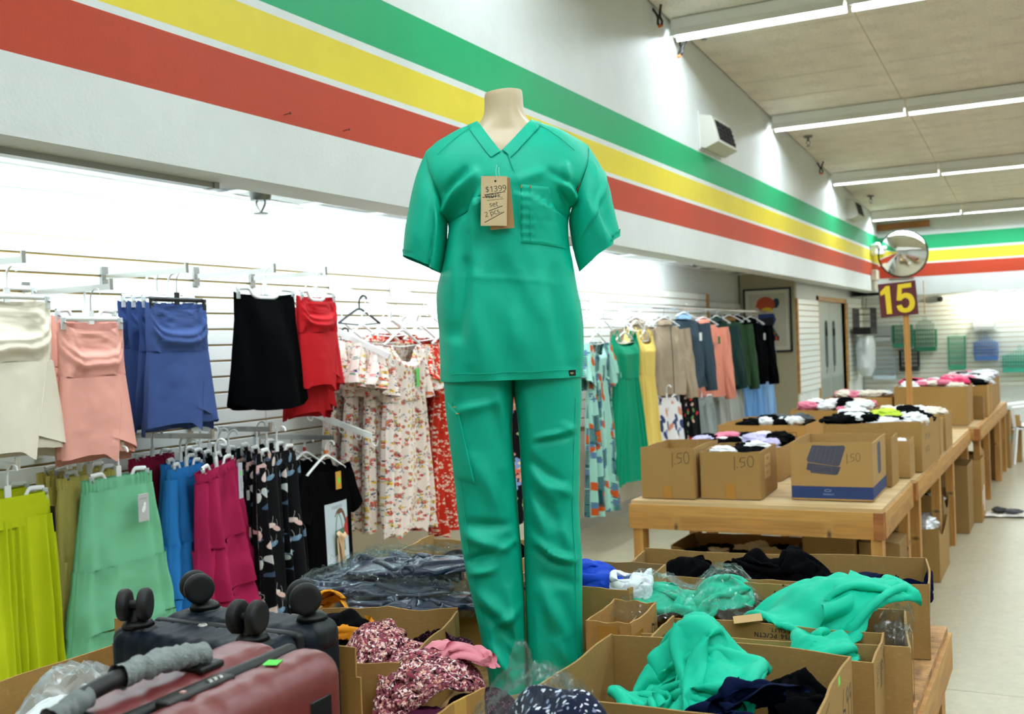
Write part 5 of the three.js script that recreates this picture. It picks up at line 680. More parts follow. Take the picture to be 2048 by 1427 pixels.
// closed hanging tube of cloth: x across, y down from 0, z to the front
function hung(o) {
  const { len, w, d, n = 8, seed = 1 } = o, amp = o.amp ?? (v => 0.004 + 0.02 * v), nu = o.nu ?? 120, nv = o.nv ?? 50, fw = o.flat ?? 0.55;
  return surf(nu, nv, (u, v) => {
    const a = u * 2 * Math.PI, cs = Math.cos(a), sn = Math.sin(a), ph = 1.4 * noise(v * 1.6, seed, 1) + seed, W = w(v) / 2, D = d(v) / 2;
    const fold = amp(v) * (Math.sin(n * cs * 1.9 + ph + (sn > 0 ? 0 : 1.7)) + 0.6 * Math.sin(n * 1.73 * cs + ph * 2.1 + seed) + 0.5 * noise(cs * 4 + seed, v * 3, sn > 0 ? 1 : 5));
    const cr = (o.crease ?? 0.002) * fbm(cs * 7 + seed, v * 8, sn > 0 ? 2 : 6, 3);
    let x = W * sp(cs, fw) + fold * 0.25 * cs, z = D * sp(sn, 0.8) + (fold + cr) * sp(sn, 0.5), y = -len * v;
    y += (1 - v) ** 3 * (o.sag ? o.sag(cs, sn) : 0) + v ** 3 * (o.hem ? o.hem(cs, sn) : 0) + 0.006 * v * noise(cs * 5, seed, 3);
    if (o.mod) [x, y, z] = o.mod(x, y, z, cs, sn, v);
    return [x, y, z];
  }, true, (u, v, p) => [u <= 0.5 ? p[0] : 1.7 - p[0], -p[1]]);
}
const FLIP = Math.PI / 2;
function garment(name, label, cat, pos, turn, group) { return thing(name, label, cat, pos, FLIP + turn, group); }
const strapTube = (pts, r = 0.004) => tube(pts, r, 24, 6);
function hookGeo(h, r = 0.0022) { return tube([[0, 0, 0], [0, h * 0.5, 0], [0.0, h * 0.72, 0.004], [0, h * 0.92, 0.016], [0, h, 0.03], [0, h * 0.9, 0.046], [0, h * 0.72, 0.05]], r, 26, 6); }
const hookSteel = hookGeo(0.085), hookPlastic = hookGeo(0.075, 0.0045);
function clipHanger(of, pos, turn, w, o = {}) {
  const mat = o.black ? M.blackPlastic : M.whitePlastic, h = thing('clip_hanger', `${o.black ? 'black' : 'white'} plastic clip hanger holding the ${of}`, 'hanger', pos, FLIP + turn, o.group);
  if (o.tilt) h.rotation.z = o.tilt;
  const W = w / 2 - 0.02, pts = o.straight ? [[-W, 0, 0], [0, 0, 0], [W, 0, 0]] : [[-W, 0.004, 0], [-W * 0.6, 0.006, 0], [-W * 0.45, -0.016, 0], [-W * 0.25, -0.026, 0], [W * 0.25, -0.026, 0], [W * 0.45, -0.016, 0], [W * 0.6, 0.006, 0], [W, 0.004, 0]];
  const g = tube(pts, 0.0075, 60, 8); g.scale(1, 1.25, 0.7); part(h, 'bar', g, mat);
  const neck = bx(-0.012, 0.012, -0.02, 0.03, -0.003, 0.003); part(h, 'neck', neck, mat);
  const hk = part(h, 'hook', o.steel ? hookSteel : hookPlastic, o.steel ? M.chrome : mat); hk.position.y = 0.028;
  for (const s of [-1, 1]) { const c = part(h, 'clip', join(rbx(0.022, 0.046, 0.006, 0.002, 1), shift(rbx(0.012, 0.02, 0.01, 0.002, 1), 0, 0.012, 0)), o.black ? M.blackPlastic : M.clearPlastic); c.position.set(s * W, -0.018, 0.008); part(c, 'spring', (() => { const r = rod([-0.004, 0.004, 0.007], [0.004, 0.004, 0.007], 0.004, 8); return r; })(), M.steel); }
  return h;
}
function topHanger(of, pos, turn, w, o = {}) {
  const mat = o.black ? M.blackPlastic : M.whitePlastic, h = thing('hanger', `${o.black ? 'black' : 'white'} plastic hanger inside the ${of}`, 'hanger', pos, FLIP + turn, o.group), W = w / 2;
  const g = join(tube([[-W, -0.075, 0], [-W * 0.55, -0.035, 0], [-0.02, 0, 0], [0.02, 0, 0], [W * 0.55, -0.035, 0], [W, -0.075, 0]], 0.0065, 50, 8), tube([[-W, -0.075, 0], [0, -0.085, 0], [W, -0.075, 0]], 0.004, 20, 6));
  part(h, 'shoulders', g, mat); const hk = part(h, 'hook', o.steel ? hookSteel : hookPlastic, o.steel ? M.chrome : mat); hk.position.y = 0; if (o.size) part(h, 'size_marker', shift(rbx(0.016, 0.02, 0.014, 0.004, 1), 0, 0.02, 0), std(o.size, 0.5));
  return h;
}
const romperGeo = {};
// strapless romper: draped bodice, waist seam, wrap front over shorts
function romper(label, short, col, x, y, z, w, len, turn, o = {}) {
  const t = garment('romper', label, 'romper', [x, y, z], turn, o.group), m = fabric(col, 0.78), s = o.seed ?? 3;
  const bl = len * 0.4, W = lin([[0, w], [1, w * 0.98]]);
  part(t, 'bodice', hung({ len: bl, w: W, d: lin([[0, 0.035], [1, 0.06]]), n: 4, seed: s, amp: v => 0.003 + 0.003 * v, crease: 0.005, sag: (c, sn) => (sn > 0 ? -0.028 : -0.004) * (1 - c * c), mod: (X, Y, Z, c, sn, v) => [X, Y, Z + (sn > 0 ? 0.02 * Math.exp(-((v - 0.45 - 0.35 * (1 - c * c)) ** 2) / 0.008) * (1 - c * c) + 0.014 * Math.exp(-((v - 0.2 - 0.45 * (1 - c * c)) ** 2) / 0.006) * (1 - c * c) : 0)], nu: 100, nv: 40 }), m);
  const low = part(t, 'shorts', hung({ len: len * 0.58, w: lin([[0, w * 0.97], [1, w * 1.16]]), d: lin([[0, 0.06], [1, 0.1]]), n: 3, seed: s + 2, amp: v => 0.003 + 0.008 * v, crease: 0.004, hem: (c, sn) => -0.012 * c * c + (sn < 0 ? -0.03 : 0), nu: 90, nv: 34 }), m); low.position.y = -bl + 0.004;
  part(t, 'waist_seam', (() => tube(Array.from({ length: 13 }, (_, i) => { const c = -1 + i / 6; return [w * 0.485 * sp(c, 0.7), -bl - 0.004 * (1 - c * c), 0.028 * Math.pow(1 - c * c, 0.4) + 0.005]; }), 0.0016, 40, 5))(), m);
  // wrap panel: slanted front edge with a notch at the hem
  const sk = o.mirror ? -1 : 1, edge = v => w * lerp(0.36, 0.1, v), L = len * (o.wrapLen ?? 0.585), zf = (X, v) => { const e = clamp(X / (w * lerp(0.49, 0.6, v)), -1, 1); return (0.036 + 0.03 * v) * Math.pow(Math.max(0, 1 - e * e), 0.38) + 0.008 * v * Math.sin(X * 20 + s); };
  const wr = part(t, 'wrap_panel', surf(44, 40, (u, v) => { const x0 = -w * lerp(0.485, 0.585, v), X = lerp(x0, edge(v), u); return [sk * X, -bl - L * v - 0.004 + 0.05 * v * v * v * sstep(0.72, 1, u) * -0.5 + 0.012 * Math.sin(u * 3) * v, zf(X, v) + 0.009 * sstep(0, 0.1, u) + 0.003 * fbm(X * 20, v * 6, s, 3)]; }), m);
  part(wr, 'wrap_edge', tube(Array.from({ length: 12 }, (_, i) => { const v = i / 11, X = edge(v); return [sk * X, -bl - L * v - 0.004 - 0.025 * v * v * v, zf(X, v) + 0.008]; }), 0.0022, 40, 5), m);
  part(t, 'under_panel', surf(24, 30, (u, v) => { const x0 = w * lerp(0.3, 0.05, v), X = lerp(x0, w * lerp(0.485, 0.6, v), u); return [sk * X, -bl - len * 0.575 * v + 0.05 * v * v * v * (1 - u) * 1.2, zf(X, v) + 0.003]; }), m);
  if (!o.noHanger) clipHanger(short, [x + 0.004, y + 0.012, z], turn, w, { black: o.black, straight: o.straight, steel: o.steel });
  return t;
}
const tiers = [0.42, 0.78];
// elastic-waist tiered skirt
function skirt(label, short, col, x, y, z, w, w2, len, turn, o = {}) {
  const t = garment('tiered_skirt', label, 'skirt', [x, y, z], turn, o.group), m = fabric(col, 0.85), s = o.seed ?? 5;
  part(t, 'waistband', hung({ len: 0.045, w: () => w, d: () => 0.05, n: 26, seed: s, amp: () => 0.003, crease: 0, nu: 200, nv: 8 }), m);
  let y0 = 0.042, prev = w; const ts = o.tiers === false ? [1] : [0.42, 0.76, 1]; let last = 0;
  ts.forEach((k, i) => { const a = lerp(w, w2, last), b = lerp(w, w2, k), L = (len - 0.045) * (k - last); const p = part(t, 'tier', hung({ len: L, w: lin([[0, a * 1.0], [1, b]]), d: lin([[0, 0.055 + 0.05 * last], [1, 0.06 + 0.07 * k]]), n: 6, seed: s + 0.3, amp: (A => v => A(v))((a0 => v => 0.007 + 0.015 * lerp(a0, k, v))(last)), crease: 0.003, nu: 140, nv: 26, mod: i ? (X, Y, Z, c, sn, v) => [X, Y, Z + (0.005 * Math.sin(sp(c, 0.6) * 70 + s) * Math.exp(-v * 6) + 0.006 * Math.exp(-v * 8)) * sp(sn, 0.4)] : undefined }), m); p.position.y = -y0 + (i ? 0.004 : 0); if (i) p.scale.set(1.02, 1, 1 + 0.05 * i); y0 += L; last = k; });
  clipHanger(short, [x + 0.005, y + 0.008, z], turn, w * 0.92, { tilt: o.tilt, group: o.group });
  if (o.tilt) t.rotation.z = o.tilt;
  return t;
}
function trousers(label, short, m, x, y, z, w, len, turn, o = {}) {
  const t = garment(o.name ?? 'wide_trousers', label, 'trousers', [x, y, z], turn, o.group), s = o.seed ?? 9, wb = o.band ?? 0.07;
  part(t, 'waistband', hung({ len: wb, w: lin([[0, w], [1, w * 1.05]]), d: () => 0.05, n: 3, seed: s, amp: () => 0.002, hem: c => 0.02 * c * c - 0.01, nu: 80, nv: 10 }), m);
  for (const k of [-1, 1]) { const l = part(t, 'trouser_leg', hung({ len: len - wb + 0.01, w: lin([[0, w * 0.54], [0.4, w * 0.58], [1, w * (o.flare ?? 0.6)]]), d: lin([[0, 0.055], [1, 0.1]]), n: o.n ?? 5, seed: s + k, amp: v => 0.006 + (o.amp ?? 0.012) * v, crease: 0.003, nu: 110, nv: 40 }), m); l.position.set(k * w * 0.265, -wb + 0.012, 0); }
  if (!o.noHanger) clipHanger(short, [x + 0.006, y + 0.008, z], turn, w, { group: o.group });
  return t;
}
function print(size, bg, seed, draw, rep) { const m = fabric(0xffffff, 0.8, 0.1); m.map = canvas(size, size, (c, w, h) => { c.fillStyle = bg; c.fillRect(0, 0, w, h); for (const dx of [-1, 0, 1]) for (const dy of [-1, 0, 1]) { c.save(); c.translate(dx * w, dy * h); draw(c, w, h, rng(seed)); c.restore(); } }, rep); m.map.wrapS = m.map.wrapT = THREE.RepeatWrapping; return m; }
const petal = (c, x, y, r, n, col, mid) => { c.fillStyle = col; for (let i = 0; i < n; i++) { c.save(); c.translate(x, y); c.rotate(i / n * 6.283); c.beginPath(); c.ellipse(r * 0.6, 0, r * 0.55, r * 0.32, 0, 0, 7); c.fill(); c.restore(); } if (mid) { c.fillStyle = mid; c.beginPath(); c.arc(x, y, r * 0.25, 0, 7); c.fill(); } };
const leaf = (c, x, y, a, l, w, col) => { c.fillStyle = col; c.save(); c.translate(x, y); c.rotate(a); c.beginPath(); c.ellipse(0, 0, l, w, 0, 0, 7); c.fill(); c.restore(); };
const creamFloral = print(512, '#f2e2d6', 3, (c, w, h, r) => { for (let i = 0; i < 90; i++) { const x = r() * w, y = r() * h, k = r(); k < 0.35 ? petal(c, x, y, 13 + r() * 10, 5, '#e0564e', '#f3c34f') : k < 0.6 ? petal(c, x, y, 14 + r() * 9, 5, '#f0c44a', '#d9822f') : k < 0.75 ? petal(c, x, y, 9, 5, '#4a5aa6') : petal(c, x, y, 9, 5, '#f0a6a8'); for (let q = 0; q < 3; q++) leaf(c, x + (r() - 0.5) * 50, y + (r() - 0.5) * 50, r() * 6, 10, 4, r() > 0.4 ? '#6f9c86' : '#2e3644'); } }, 4.6);
const redFloral = print(512, '#c8321f', 4, (c, w, h, r) => { for (let i = 0; i < 130; i++) { const x = r() * w, y = r() * h; r() > 0.5 ? petal(c, x, y, 12 + r() * 8, 5, '#f3dcc4', '#5a1a10') : leaf(c, x, y, r() * 6, 12, 5, r() > 0.4 ? '#f0cfae' : '#7c1c12'); if (r() > 0.5) { c.fillStyle = '#f6e6d4'; c.beginPath(); c.arc(r() * w, r() * h, 4 + r() * 5, 0, 7); c.fill(); } } }, 5);
const tealFloral = print(512, '#a3d8c6', 5, (c, w, h, r) => { for (let i = 0; i < 12; i++) { const x = r() * w, y = r() * h; c.fillStyle = '#cf5a25'; c.save(); c.translate(x, y); c.rotate((r() - 0.5)); c.beginPath(); c.ellipse(0, 0, 22, 42, 0, 0, 7); c.fill(); c.restore(); const X = r() * w, Y = r() * h; for (let q = -4; q <= 4; q++) { leaf(c, X + 16, Y + q * 15, 0.6, 22, 5, '#22505c'); leaf(c, X - 16, Y + q * 15, -0.6, 22, 5, '#22505c'); } petal(c, r() * w, r() * h, 26, 6, '#5b7f9e'); } }, 2.2);
const blackBig = print(512, '#0e0f14', 6, (c, w, h, r) => { for (let i = 0; i < 20; i++) { petal(c, r() * w, r() * h, 42, 6, ['#e06a52', '#e6b13a', '#86a7d8', '#a8cc7e', '#e8a08f'][i % 5], '#f6dca0'); } }, 2.2);
const blackBloom = print(512, '#0c0d10', 7, (c, w, h, r) => { for (let i = 0; i < 26; i++) { const x = r() * w, y = r() * h; leaf(c, x, y, r() * 6, 40, 19, ['#d9b3ab', '#c8cfc9', '#43566e', '#e4cfc6', '#6f8fa8'][i % 5]); c.strokeStyle = '#e8e2da'; c.lineWidth = 2; c.beginPath(); c.moveTo(x, y); c.quadraticCurveTo(x + 30 * r(), y + 40, x + 50 * (r() - 0.5), y + 70); c.stroke(); } }, 3.4);
const whiteNavy = print(256, '#ece8e4', 8, (c, w, h, r) => { for (let i = 0; i < 30; i++) leaf(c, r() * w, r() * h, r() * 6, 22, 10, ['#39456f', '#39456f', '#d98f72', '#8b97b8'][i % 4]); }, 2);
const blackRed = print(256, '#101012', 9, (c, w, h, r) => { for (let i = 0; i < 44; i++) leaf(c, r() * w, r() * h, r() * 6, 12, 8, ['#d8d2c6', '#c43a34', '#6f9a58', '#e2b8a8'][i % 4]); }, 2);
const plaid = print(256, '#6c6778', 10, (c, w, h, r) => { for (let i = 0; i < 60; i++) leaf(c, r() * w, r() * h, r() * 6, 10, 7, ['#b8a9c4', '#38343f', '#8fa3b5'][i % 3]); }, 3);
// dress: bodice with V neck, short ruffle sleeves and a gathered skirt
function dress(label, short, m, x, y, z, w, len, turn, o = {}) {
  const t = garment('dress', label, 'dress', [x, y, z], turn, o.group), s = o.seed ?? 11, bl = o.bodice ?? 0.36;
  const nk = (c, sn) => o.straps ? -0.1 * Math.pow(1 - c * c, 1.2) + (sn < 0 ? 0.02 : 0) : -0.035 - 0.055 * sp(Math.abs(c), 1.2) + (sn > 0 ? -0.13 * Math.exp(-c * c * 14) : -0.02 * Math.exp(-c * c * 14));
  part(t, 'bodice', hung({ len: bl, w: lin([[0, w * 0.86], [0.35, w], [1, w * 0.78]]), d: lin([[0, 0.03], [0.4, 0.09], [1, 0.08]]), n: 5, seed: s, amp: v => 0.003 + 0.006 * v, crease: 0.004, sag: nk, nu: 100, nv: 36 }), m);
  const sk = part(t, 'skirt', hung({ len: len - bl, w: lin([[0, w * 0.78], [0.25, w * 0.9], [1, w * (o.flare ?? 1.05)]]), d: lin([[0, 0.07], [1, o.thick ?? 0.12]]), n: o.n ?? 9, seed: s + 1, amp: v => 0.008 + 0.016 * v, crease: 0.003, nu: 180, nv: 44, hem: (c) => (o.uneven ?? 0.01) * Math.sin(c * 9 + s) }), m); sk.position.y = -bl + 0.006;
  if (o.sleeves !== false && !o.straps) for (const k of [-1, 1]) { const sl = part(t, 'ruffle_sleeve', hung({ len: o.sleeve ?? 0.24, w: lin([[0, 0.1], [0.4, 0.15], [1, 0.2]]), d: lin([[0, 0.06], [1, 0.13]]), n: 5, seed: s + 4 + k, amp: v => 0.004 + 0.018 * v, crease: 0.004, nu: 70, nv: 24, hem: c => 0.03 * c * k }), m); sl.position.set(k * w * 0.43, -0.075, 0); sl.rotation.z = k * 0.22; }
  if (o.straps) for (const k of [-1, 1]) part(t, 'strap', strapTube([[k * w * 0.28, -0.06, 0.02], [k * w * 0.25, 0.0, 0.008], [k * w * 0.25, 0.03, -0.004], [k * w * 0.27, -0.03, -0.02]], 0.006), m);
  topHanger(short, [x, y + 0.012, z], turn, w * 0.8, { black: o.black, steel: o.steel });
  return t;
}
function jacket(label, short, m, x, y, z, w, len, turn, o = {}) {
  const t = garment('jacket', label, 'jacket', [x, y, z], turn, o.group), s = o.seed ?? 17;
  part(t, 'body', hung({ len, w: lin([[0, w * 0.84], [0.12, w * 0.96], [1, w]]), d: lin([[0, 0.05], [0.3, 0.12], [1, 0.13]]), n: 4, seed: s, amp: v => 0.004 + 0.01 * v, crease: 0.012, sag: (c, sn) => -0.02 - 0.085 * Math.pow(Math.abs(c), 1.3) + (sn > 0 ? -0.03 * Math.exp(-c * c * 20) : 0), nu: 110, nv: 40 }), m);
  for (const k of [-1, 1]) { const sl = part(t, 'sleeve', hung({ len: len * 0.95, w: lin([[0, 0.14], [0.5, 0.15], [1, 0.1]]), d: lin([[0, 0.13], [1, 0.1]]), n: 3, seed: s + k, amp: v => 0.004 + 0.006 * Math.sin(v * 9), crease: 0.012, flat: 0.9, nu: 50, nv: 34 }), m); sl.position.set(k * w * 0.45, -0.075, 0.01); sl.rotation.z = k * 0.09; sl.rotation.x = -0.06; }
  part(t, 'collar', hung({ len: 0.06, w: lin([[0, 0.13], [1, 0.17]]), d: lin([[0, 0.08], [1, 0.11]]), n: 2, seed: s, amp: () => 0.002, flat: 0.9, sag: (c, sn) => sn > 0 ? -0.02 : 0.01, nu: 40, nv: 8 }), o.collar ?? m).position.y = 0.028;
  part(t, 'zip', tube([[0, -0.04, 0.075], [0.002, -len * 0.5, 0.092], [0, -len * 0.97, 0.096]], 0.004, 24, 5), o.zip ?? m);
  if (o.tag) part(t, 'swing_tag', shift(rbx(0.035, 0.075, 0.003, 0.001, 1), w * 0.2, -0.2, 0.1), std(o.tag, 0.6));
  topHanger(short, [x, y + 0.03, z], turn, w * 0.8, { steel: true });
  return t;
}
// --- upper row
romper('cream strapless romper, front one at the shop-front end of the wall', 'front cream romper', 0xe6dcc6, -3.2, 1.79, -2.43, 0.36, 0.53, 0.03, { straight: true, seed: 3 });
romper('cream strapless romper hanging behind the front cream one', 'rear cream romper', 0xe6dcc6, -3.32, 1.83, -2.47, 0.36, 0.52, 0.02, { straight: true, seed: 4 });
romper('pink strapless romper with a wrap front', 'front pink romper', 0xe8a595, -3.2, 1.715, -2.78, 0.31, 0.5, 0.04, { straight: true, seed: 6, steel: true });
romper('pink strapless romper hanging behind the front pink one', 'rear pink romper', 0xe8a595, -3.31, 1.745, -2.85, 0.31, 0.48, 0.02, { seed: 7 });
romper('slate blue strapless romper, front one on a black hanger', 'front slate blue romper', 0x3f5488, -3.2, 1.795, -3.215, 0.34, 0.5, 0.03, { black: true, straight: true, steel: true, seed: 8 });
for (let i = 1; i < 4; i++) romper(`slate blue romper, ${['', 'next behind the front one', 'third on its arm', 'rearmost on its arm'][i]}`, `slate blue romper ${['', 'next behind the front one', 'third on its arm', 'rearmost on its arm'][i]}`, 0x2f4372, -3.2 - 0.085 * i, 1.8 + 0.005 * i, -3.235 - 0.02 * i, 0.34, 0.5, 0.04 * i, { seed: 8 + i, steel: i === 2 });
{ const t = garment('skirt', 'plain black flared skirt hanging beside the red rompers', 'skirt', [-3.2, 1.85, -3.755], 0.02), m = fabric(0x050607, 0.9); part(t, 'skirt_body', hung({ len: 0.49, w: lin([[0, 0.41], [0.25, 0.41], [1, 0.51]]), d: lin([[0, 0.04], [1, 0.14]]), n: 3, seed: 2, amp: v => 0.003 + 0.012 * v, sag: (c, sn) => -0.03 * (1 - c * c) * (sn > 0 ? 1 : 0.3), hem: (c) => -0.035 * (1 - c * c), nu: 120, nv: 40 }), m); clipHanger('plain black skirt', [-3.195, 1.86, -3.755], 0.02, 0.42, {}); }
romper('bright red strapless romper, front one beside the black skirt', 'front red romper', 0xb8191f, -3.2, 1.845, -4.13, 0.31, 0.44, 0.06, { seed: 15 });
romper('bright red romper hanging lower behind the front red one', 'lower red romper', 0xac161c, -3.3, 1.8, -4.17, 0.33, 0.53, 0.05, { seed: 16 });
for (let i = 3; i >= 0; i--) dress(['cream floral ruffle dress, front one with a green tag', 'cream floral ruffle dress directly behind the front one', 'cream floral dress third on its arm', 'cream floral dress rearmost, nearest the wall'][i], ['front cream floral dress', 'second cream floral dress', 'third cream floral dress', 'rearmost cream floral dress'][i], creamFloral, -3.14 - 0.105 * i, 1.66 + 0.018 * i, -4.78 + 0.035 * i, 0.44, 1.07 - 0.02 * (i % 2), 0.02 * i, { seed: 21 + i * 3, uneven: 0.015, thick: 0.07 });
solo('swing_tag', 'green and black swing tag on the front cream floral dress', 'tag', rbx(0.004, 0.1, 0.035, 0.0012, 1), std(0x6bd06a, 0.6), [-3.075, 1.42, -4.82], 0.1);
for (let i = 2; i >= 0; i--) dress(['red floral dress, front one beside the cream floral dresses', 'red floral dress behind the front red one', 'red floral dress rearmost on its arm'][i], ['front red floral dress', 'second red floral dress', 'rearmost red floral dress'][i], redFloral, -3.14 - 0.12 * i, 1.66 + 0.03 * i, -5.26 + 0.11 * i, 0.46, 1.14 - 0.04 * i, 0.03 * i, { seed: 41 + i * 3, uneven: 0.02, sleeve: 0.2, thick: 0.08 });
dress('black dress with large bright flowers seen between the trouser legs', 'black flowered dress', blackBig, -3.12, 1.6, -6.2, 0.5, 1.16, 0.0, { seed: 51 });
dress('red floral dress half hidden behind the scrub top', 'hidden red floral dress', redFloral, -3.16, 1.64, -5.72, 0.46, 1.05, 0.0, { seed: 52 });
dress('mint dress with orange and navy leaves next to the scrub trousers', 'mint leafy dress', tealFloral, -3.16, 1.63, -7.5, 0.5, 1.36, 0.05, { seed: 53, sleeve: 0.3 });
dress('emerald green strappy maxi dress', 'emerald maxi dress', fabric(0x06946a, 0.7), -3.14, 1.63, -8.03, 0.6, 1.19, 0.0, { straps: true, seed: 54, n: 13, flare: 1.35 });
dress('pale yellow strappy maxi dress beside the emerald one', 'front yellow dress', fabric(0xeacd6c, 0.75), -3.16, 1.64, -8.55, 0.42, 1.02, 0.03, { straps: true, seed: 55, n: 10, flare: 1.1 });
dress('pale yellow maxi dress behind the front yellow one', 'rear yellow dress', fabric(0xe7d48a, 0.75), -3.3, 1.66, -8.62, 0.42, 1.0, 0.03, { straps: true, seed: 56, n: 10, flare: 1.1 });
{ // short wraps that show below the emerald dress
  for (const [c, z, y, l, x] of [[0xd95e7e, -8.35, 0.62, 'pink satin slip showing below the emerald dress', -3.3], [0xb32a3f, -8.55, 0.6, 'crimson satin slip showing below the emerald dress', -3.3], [0xd3a53a, -7.98, 0.56, 'mustard satin slip showing below the emerald dress', -3.35]]) { const t = garment('slip', l, 'clothing', [x, 1.45, z], 0); part(t, 'slip_body', hung({ len: 1.45 - y + 0.2, w: lin([[0, 0.3], [1, 0.4]]), d: lin([[0, 0.04], [1, 0.1]]), n: 6, seed: z, nu: 90, nv: 30 }), fabric(c, 0.5, 0.4)); topHanger(l.split(' showing')[0], [x, 1.5, z], 0, 0.3, {}); }
}
// --- jackets on the far rail
const J = -0.42;
jacket('taupe zip jacket, first on the far rail', 'taupe jacket', fabric(0xa9977f, 0.7), -3.16, 1.74, -9.05, 0.5, 0.66, J, { seed: 61, zip: M.darkGrey });
jacket('taupe zip jacket half hidden behind the first taupe one', 'hidden taupe jacket', fabric(0xa39078, 0.7), -3.34, 1.75, -8.84, 0.5, 0.7, J, { seed: 62 });
jacket('slate grey padded jacket with a white tag', 'slate grey jacket', fabric(0x3c4d57, 0.6), -3.16, 1.79, -9.62, 0.56, 0.68, J, { seed: 63, tag: 0xeceee8, collar: fabric(0x8fb2cf, 0.7) });
jacket('salmon pink sweatshirt jacket with a green sticker tag', 'salmon jacket', fabric(0xe3927a, 0.85), -3.16, 1.75, -10.22, 0.56, 0.76, J, { seed: 64, tag: 0x2f6b34 });
jacket('dark green quilted jacket nearer the salmon one', 'first dark green jacket', fabric(0x223a35, 0.7), -3.18, 1.77, -10.75, 0.54, 0.7, J, { seed: 65 });
jacket('olive green parka with a brown lining', 'olive green parka', fabric(0x2f4a2f, 0.7), -3.16, 1.78, -11.15, 0.58, 0.74, J, { seed: 66, collar: fabric(0x7a5a30, 0.8) });
jacket('black wool coat behind the olive parka', 'black wool coat', fabric(0x07080a, 0.9), -3.2, 1.79, -11.6, 0.56, 0.72, J, { seed: 67 });
jacket('black jacket with a silver swing tag', 'tagged black jacket', fabric(0x08090b, 0.8), -3.16, 1.77, -12.02, 0.58, 0.72, J, { seed: 68, tag: 0xb9bcb8 });
jacket('mottled lilac and grey jacket at the end of the far rail', 'mottled lilac jacket', plaid, -3.24, 1.76, -12.42, 0.54, 0.68, J, { seed: 69 });
// --- lower row
const lime = fabric(0xc0cb1a, 0.8), limeT = trousers('bright lime wide-leg trousers with pleats', 'lime trousers', lime, -3.2, 1.12, -2.4, 0.33, 0.76, 0.02, { n: 9, amp: 0.016, seed: 71, flare: 0.62, band: 0.09 });
trousers('bright lime wide-leg trousers behind the front lime pair', 'rear lime trousers', lime, -3.32, 1.13, -2.42, 0.33, 0.74, 0.02, { n: 8, amp: 0.016, seed: 74, flare: 0.62, band: 0.09 });
part(limeT, 'swing_tag', shift(rbx(0.004, 0.09, 0.03, 0.001, 1), 0.165, -0.1, 0.02), M.black, 'black swing tag');
skirt('mint green tiered skirt with an elastic waist and silver tag', 'mint tiered skirt', 0x77bf95, -3.18, 1.135, -2.86, 0.345, 0.54, 0.72, 0.05, { seed: 73 });
solo('swing_tag', 'rounded silver swing tag with a white emblem on the mint skirt', 'tag', (() => { const g = rbx(0.055, 0.105, 0.003, 0.0014, 2); return g; })(), std(0xffffff, 0.5, { map: canvas(128, 240, (c, w, h) => { c.fillStyle = '#b9bab8'; c.fillRect(0, 0, w, h); c.fillStyle = '#f4f6f4'; c.beginPath(); c.ellipse(64, 130, 20, 34, 0.5, 0, 7); c.fill(); c.beginPath(); c.ellipse(78, 90, 14, 16, 0, 0, 7); c.fill(); c.fillStyle = '#6f706e'; c.font = '20px sans-serif'; c.fillText('FASHION', 20, 48); }) }), [-3.105, 1.01, -2.91], FLIP + 0.05);
{ const sw = scene.children[scene.children.length - 1]; const uv = sw.geometry.attributes.uv, p = sw.geometry.attributes.position; for (let i = 0; i < p.count; i++) uv.setXY(i, p.getX(i) / 0.055 + 0.5, p.getY(i) / 0.105 + 0.5); }
for (let i = 0; i < 3; i++) skirt(`pale yellow tiered skirt, ${['front', 'middle', 'rear'][i]} one of those between the lime trousers and mint skirt`, `${['front', 'middle', 'rear'][i]} pale yellow skirt`, 0xd6c770, -3.3 - 0.09 * i, 1.145 + 0.004 * i, -2.83 - 0.03 * i, 0.33, 0.42, 0.68, 0.15, { seed: 81 + i });
skirt('sky blue tiered skirt between the mint and magenta skirts', 'front sky blue skirt', 0x2f80c8, -3.27, 1.12, -3.3, 0.3, 0.44, 0.68, 0.3, { seed: 84 });
skirt('sky blue tiered skirt behind the front blue one', 'rear sky blue skirt', 0x2f80c8, -3.36, 1.13, -3.36, 0.3, 0.42, 0.68, 0.3, { seed: 85 });
skirt('magenta tiered skirt with a long silver tag', 'front magenta skirt', 0xa9224f, -3.17, 1.115, -3.37, 0.34, 0.5, 0.7, 0.3, { seed: 86, tilt: 0.1 });
skirt('dark magenta tiered skirt nearest the wall behind the blue ones', 'rear magenta skirt', 0x97203f, -3.44, 1.16, -3.28, 0.3, 0.4, 0.68, 0.2, { seed: 87 });
{ const g = rbx(0.036, 0.15, 0.003, 0.0012, 1), uv = g.attributes.uv, p = g.attributes.position; for (let i = 0; i < p.count; i++) uv.setXY(i, p.getX(i) / 0.036 + 0.5, p.getY(i) / 0.15 + 0.5); solo('swing_tag', 'long silver swing tag with a green sticker on the magenta skirt', 'tag', g, std(0xffffff, 0.5, { map: canvas(72, 300, (c, w, h) => { c.fillStyle = '#b5b3c0'; c.fillRect(0, 0, w, h); c.fillStyle = '#5fd86a'; c.fillRect(24, 70, 28, 40); c.save(); c.translate(28, 130); c.rotate(Math.PI / 2); c.fillStyle = '#6b7a52'; c.font = 'bold 26px sans-serif'; c.fillText('FASHION', 0, 0); c.restore(); }) }), [-3.09, 1.045, -3.43], FLIP + 0.25); }
